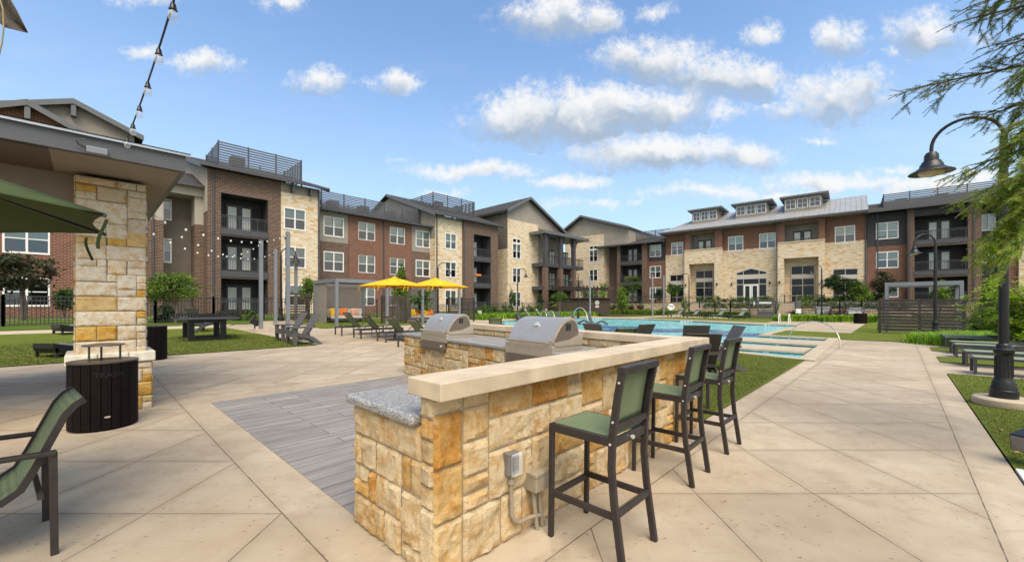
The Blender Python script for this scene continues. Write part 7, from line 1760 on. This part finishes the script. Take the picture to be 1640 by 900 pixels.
for (pts, col, nt, lt) in (
    ([(6.45,3.3,4.6), B_(1700,60,4.0), B_(1640,105,4.3), B_(1540,125,4.6), B_(1475,140,4.8)], dk, 26, .50),
    ([(6.45,3.3,4.4), B_(1720,120,4.0), B_(1640,165,4.3), B_(1570,190,4.6)], dk, 20, .50),
    ([(6.5,3.3,5.2), B_(1700,-20,3.9), B_(1640,10,4.1), B_(1555,30,4.4)], dk, 15, .45),
    ([(6.5,3.3,5.0), B_(1710,20,3.9), B_(1650,60,4.1), B_(1600,78,4.3)], dk, 12, .42),
    ([(6.5,3.3,5.6), B_(1690,-60,3.8), B_(1640,-25,4.0), B_(1575,5,4.3)], dk, 18, .46),
    ([(6.5,3.3,4.8), B_(1690,70,3.8), B_(1655,95,4.0), B_(1610,130,4.2)], md, 18, .46),
    ([(6.5,3.3,4.2), B_(1690,140,3.8), B_(1650,175,3.9), B_(1600,225,4.1)], md, 24, .5),
    ([(6.5,3.3,4.0), B_(1690,170,3.6), B_(1660,205,3.7), B_(1630,250,3.8)], br, 26, .46),
    ([(6.5,3.3,3.6), B_(1710,215,3.9), B_(1640,235,4.1), B_(1560,262,4.3), B_(1515,285,4.4)], md, 26, .48),
    ([(6.5,3.3,3.3), B_(1700,250,3.6), B_(1650,280,3.7), B_(1600,310,3.9)], br, 40, .50),
    ([(6.5,3.3,3.0), B_(1690,300,3.6), B_(1645,330,3.7), B_(1585,370,3.9), B_(1560,400,4.0)], br, 44, .48),
    ([(6.5,3.3,3.4), B_(1690,240,3.5), B_(1655,255,3.6), B_(1615,300,3.7)], br, 38, .46),
    ([(6.5,3.3,3.0), B_(1700,330,3.5), B_(1665,345,3.5), B_(1620,380,3.7)], br, 34, .44),
    ([(6.5,3.3,3.2), B_(1690,270,3.4), B_(1650,300,3.5), B_(1600,345,3.7), B_(1570,380,3.8)], br, 42, .48),
    ([(6.5,3.3,3.1), B_(1700,280,3.3), B_(1660,320,3.4), B_(1630,350,3.5), B_(1590,400,3.6)], br, 38, .46),
    ([(6.5,3.3,3.8), B_(1700,180,3.7), B_(1650,205,3.9), B_(1590,240,4.1)], md, 32, .48),
    ([(6.5,3.3,3.5), B_(1695,225,3.6), B_(1650,265,3.7), B_(1600,290,3.8), B_(1550,320,3.9)], md, 40, .46)):
    bough(pts if col is dk else [Vector(p)+Vector((.16, 0, .03)) for p in pts], col, int(nt*(1 if col is dk else .72)), lt)
tw.tube([(0,0,-.1),(.0,.02,2.0),(-.03,0,4.0),(0,0,6.2)], [.14,.11,.08,.03], 10)
tw.build('trunk', M['bark'], t, smooth=60); nd.build('crown', M['leaf'], t, fix=False)
# ------------------------------------------------------------------ turf blades where the artificial grass is near
def blades(label, poly, n, h, z, seed, hues=((.105,.128,.024),(.13,.15,.032),(.075,.092,.018),(.15,.16,.05))):
    rd = random.Random(seed); xs = [p[0] for p in poly]; ys = [p[1] for p in poly]; b = MB(); k = 0
    def inside(x, y):
        r_ = False
        for (x0, y0), (x1, y1) in zip(poly, poly[1:]+poly[:1]):
            if (y0 > y) != (y1 > y) and x < (x1-x0)*(y-y0)/(y1-y0)+x0: r_ = not r_
        return r_
    while k < n:
        x, y = rd.uniform(min(xs), max(xs)), rd.uniform(min(ys), max(ys)); d_ = math.hypot(x, y)
        if not inside(x, y) or rd.random() > min(1, (6.0/d_)**2): continue
        k += 1; a = rd.uniform(0, 2*PI); c, s = math.cos(a), math.sin(a); w = .0028*max(1, d_/6); zz = z+gz(x, y); hh = h*rd.uniform(.6, 1.2); v = rd.uniform(.8, 1.25); col = rd.choice(hues); b.col = tuple(q*v for q in col)
        b.add([(x-c*w,y-s*w,zz),(x+c*w,y+s*w,zz),(x-s*hh*.5+c*.004,y+c*hh*.5,zz+hh)], [(0,1,2)])
    tag(b.build('grass_blades', M['blade'], fix=False), label, 'grass', None, 'stuff')
blades('short artificial grass around the lamp footing on the right', [uv(2.2,-.79), uv(12.9,-.79), uv(12.9,-4.5), uv(2.2,-4.5)], 45000, .028, .012, 1)
blades('short artificial grass between the bar corner and the pool steps', [uv(5.5,1.86), uv(13.4,1.86), xy(at(1275,577.5)), xy(at(1132,562)), uv(9.0,5.0), uv(6.2,4.4)], 36000, .028, .022, 2)
blades('short artificial grass around the game table on the left', [uv(-3.2,15.6), uv(5.8,15.6), uv(5.1,20), uv(-4,20)], 26000, .035, .022, 3)
# a few fallen leaves on the right-hand turf
rd = random.Random(9)
for i, (px, py) in enumerate(((1532,606),(1592,690),(1604,688),(1622,640),(1630,724),(1626,700))):
    p = at(px, py, .03); b = MB(); a = rd.uniform(0, 6); l = .035; b.add([(-l,0,0),(0,l*.45,.012),(l,0,0),(0,-l*.45,.006)], [(0,1,3),(1,2,3)])
    o = b.build('fallen_leaf', plain('dry_leaf', (.35,.2,.1), .8) if i == 0 else bpy.data.materials['dry_leaf'], loc=p, rotz=a, solid=.002); tag(o, 'small dry fallen leaf lying on the turf near the lamp footing', 'leaf', 'fallen leaves on the turf')
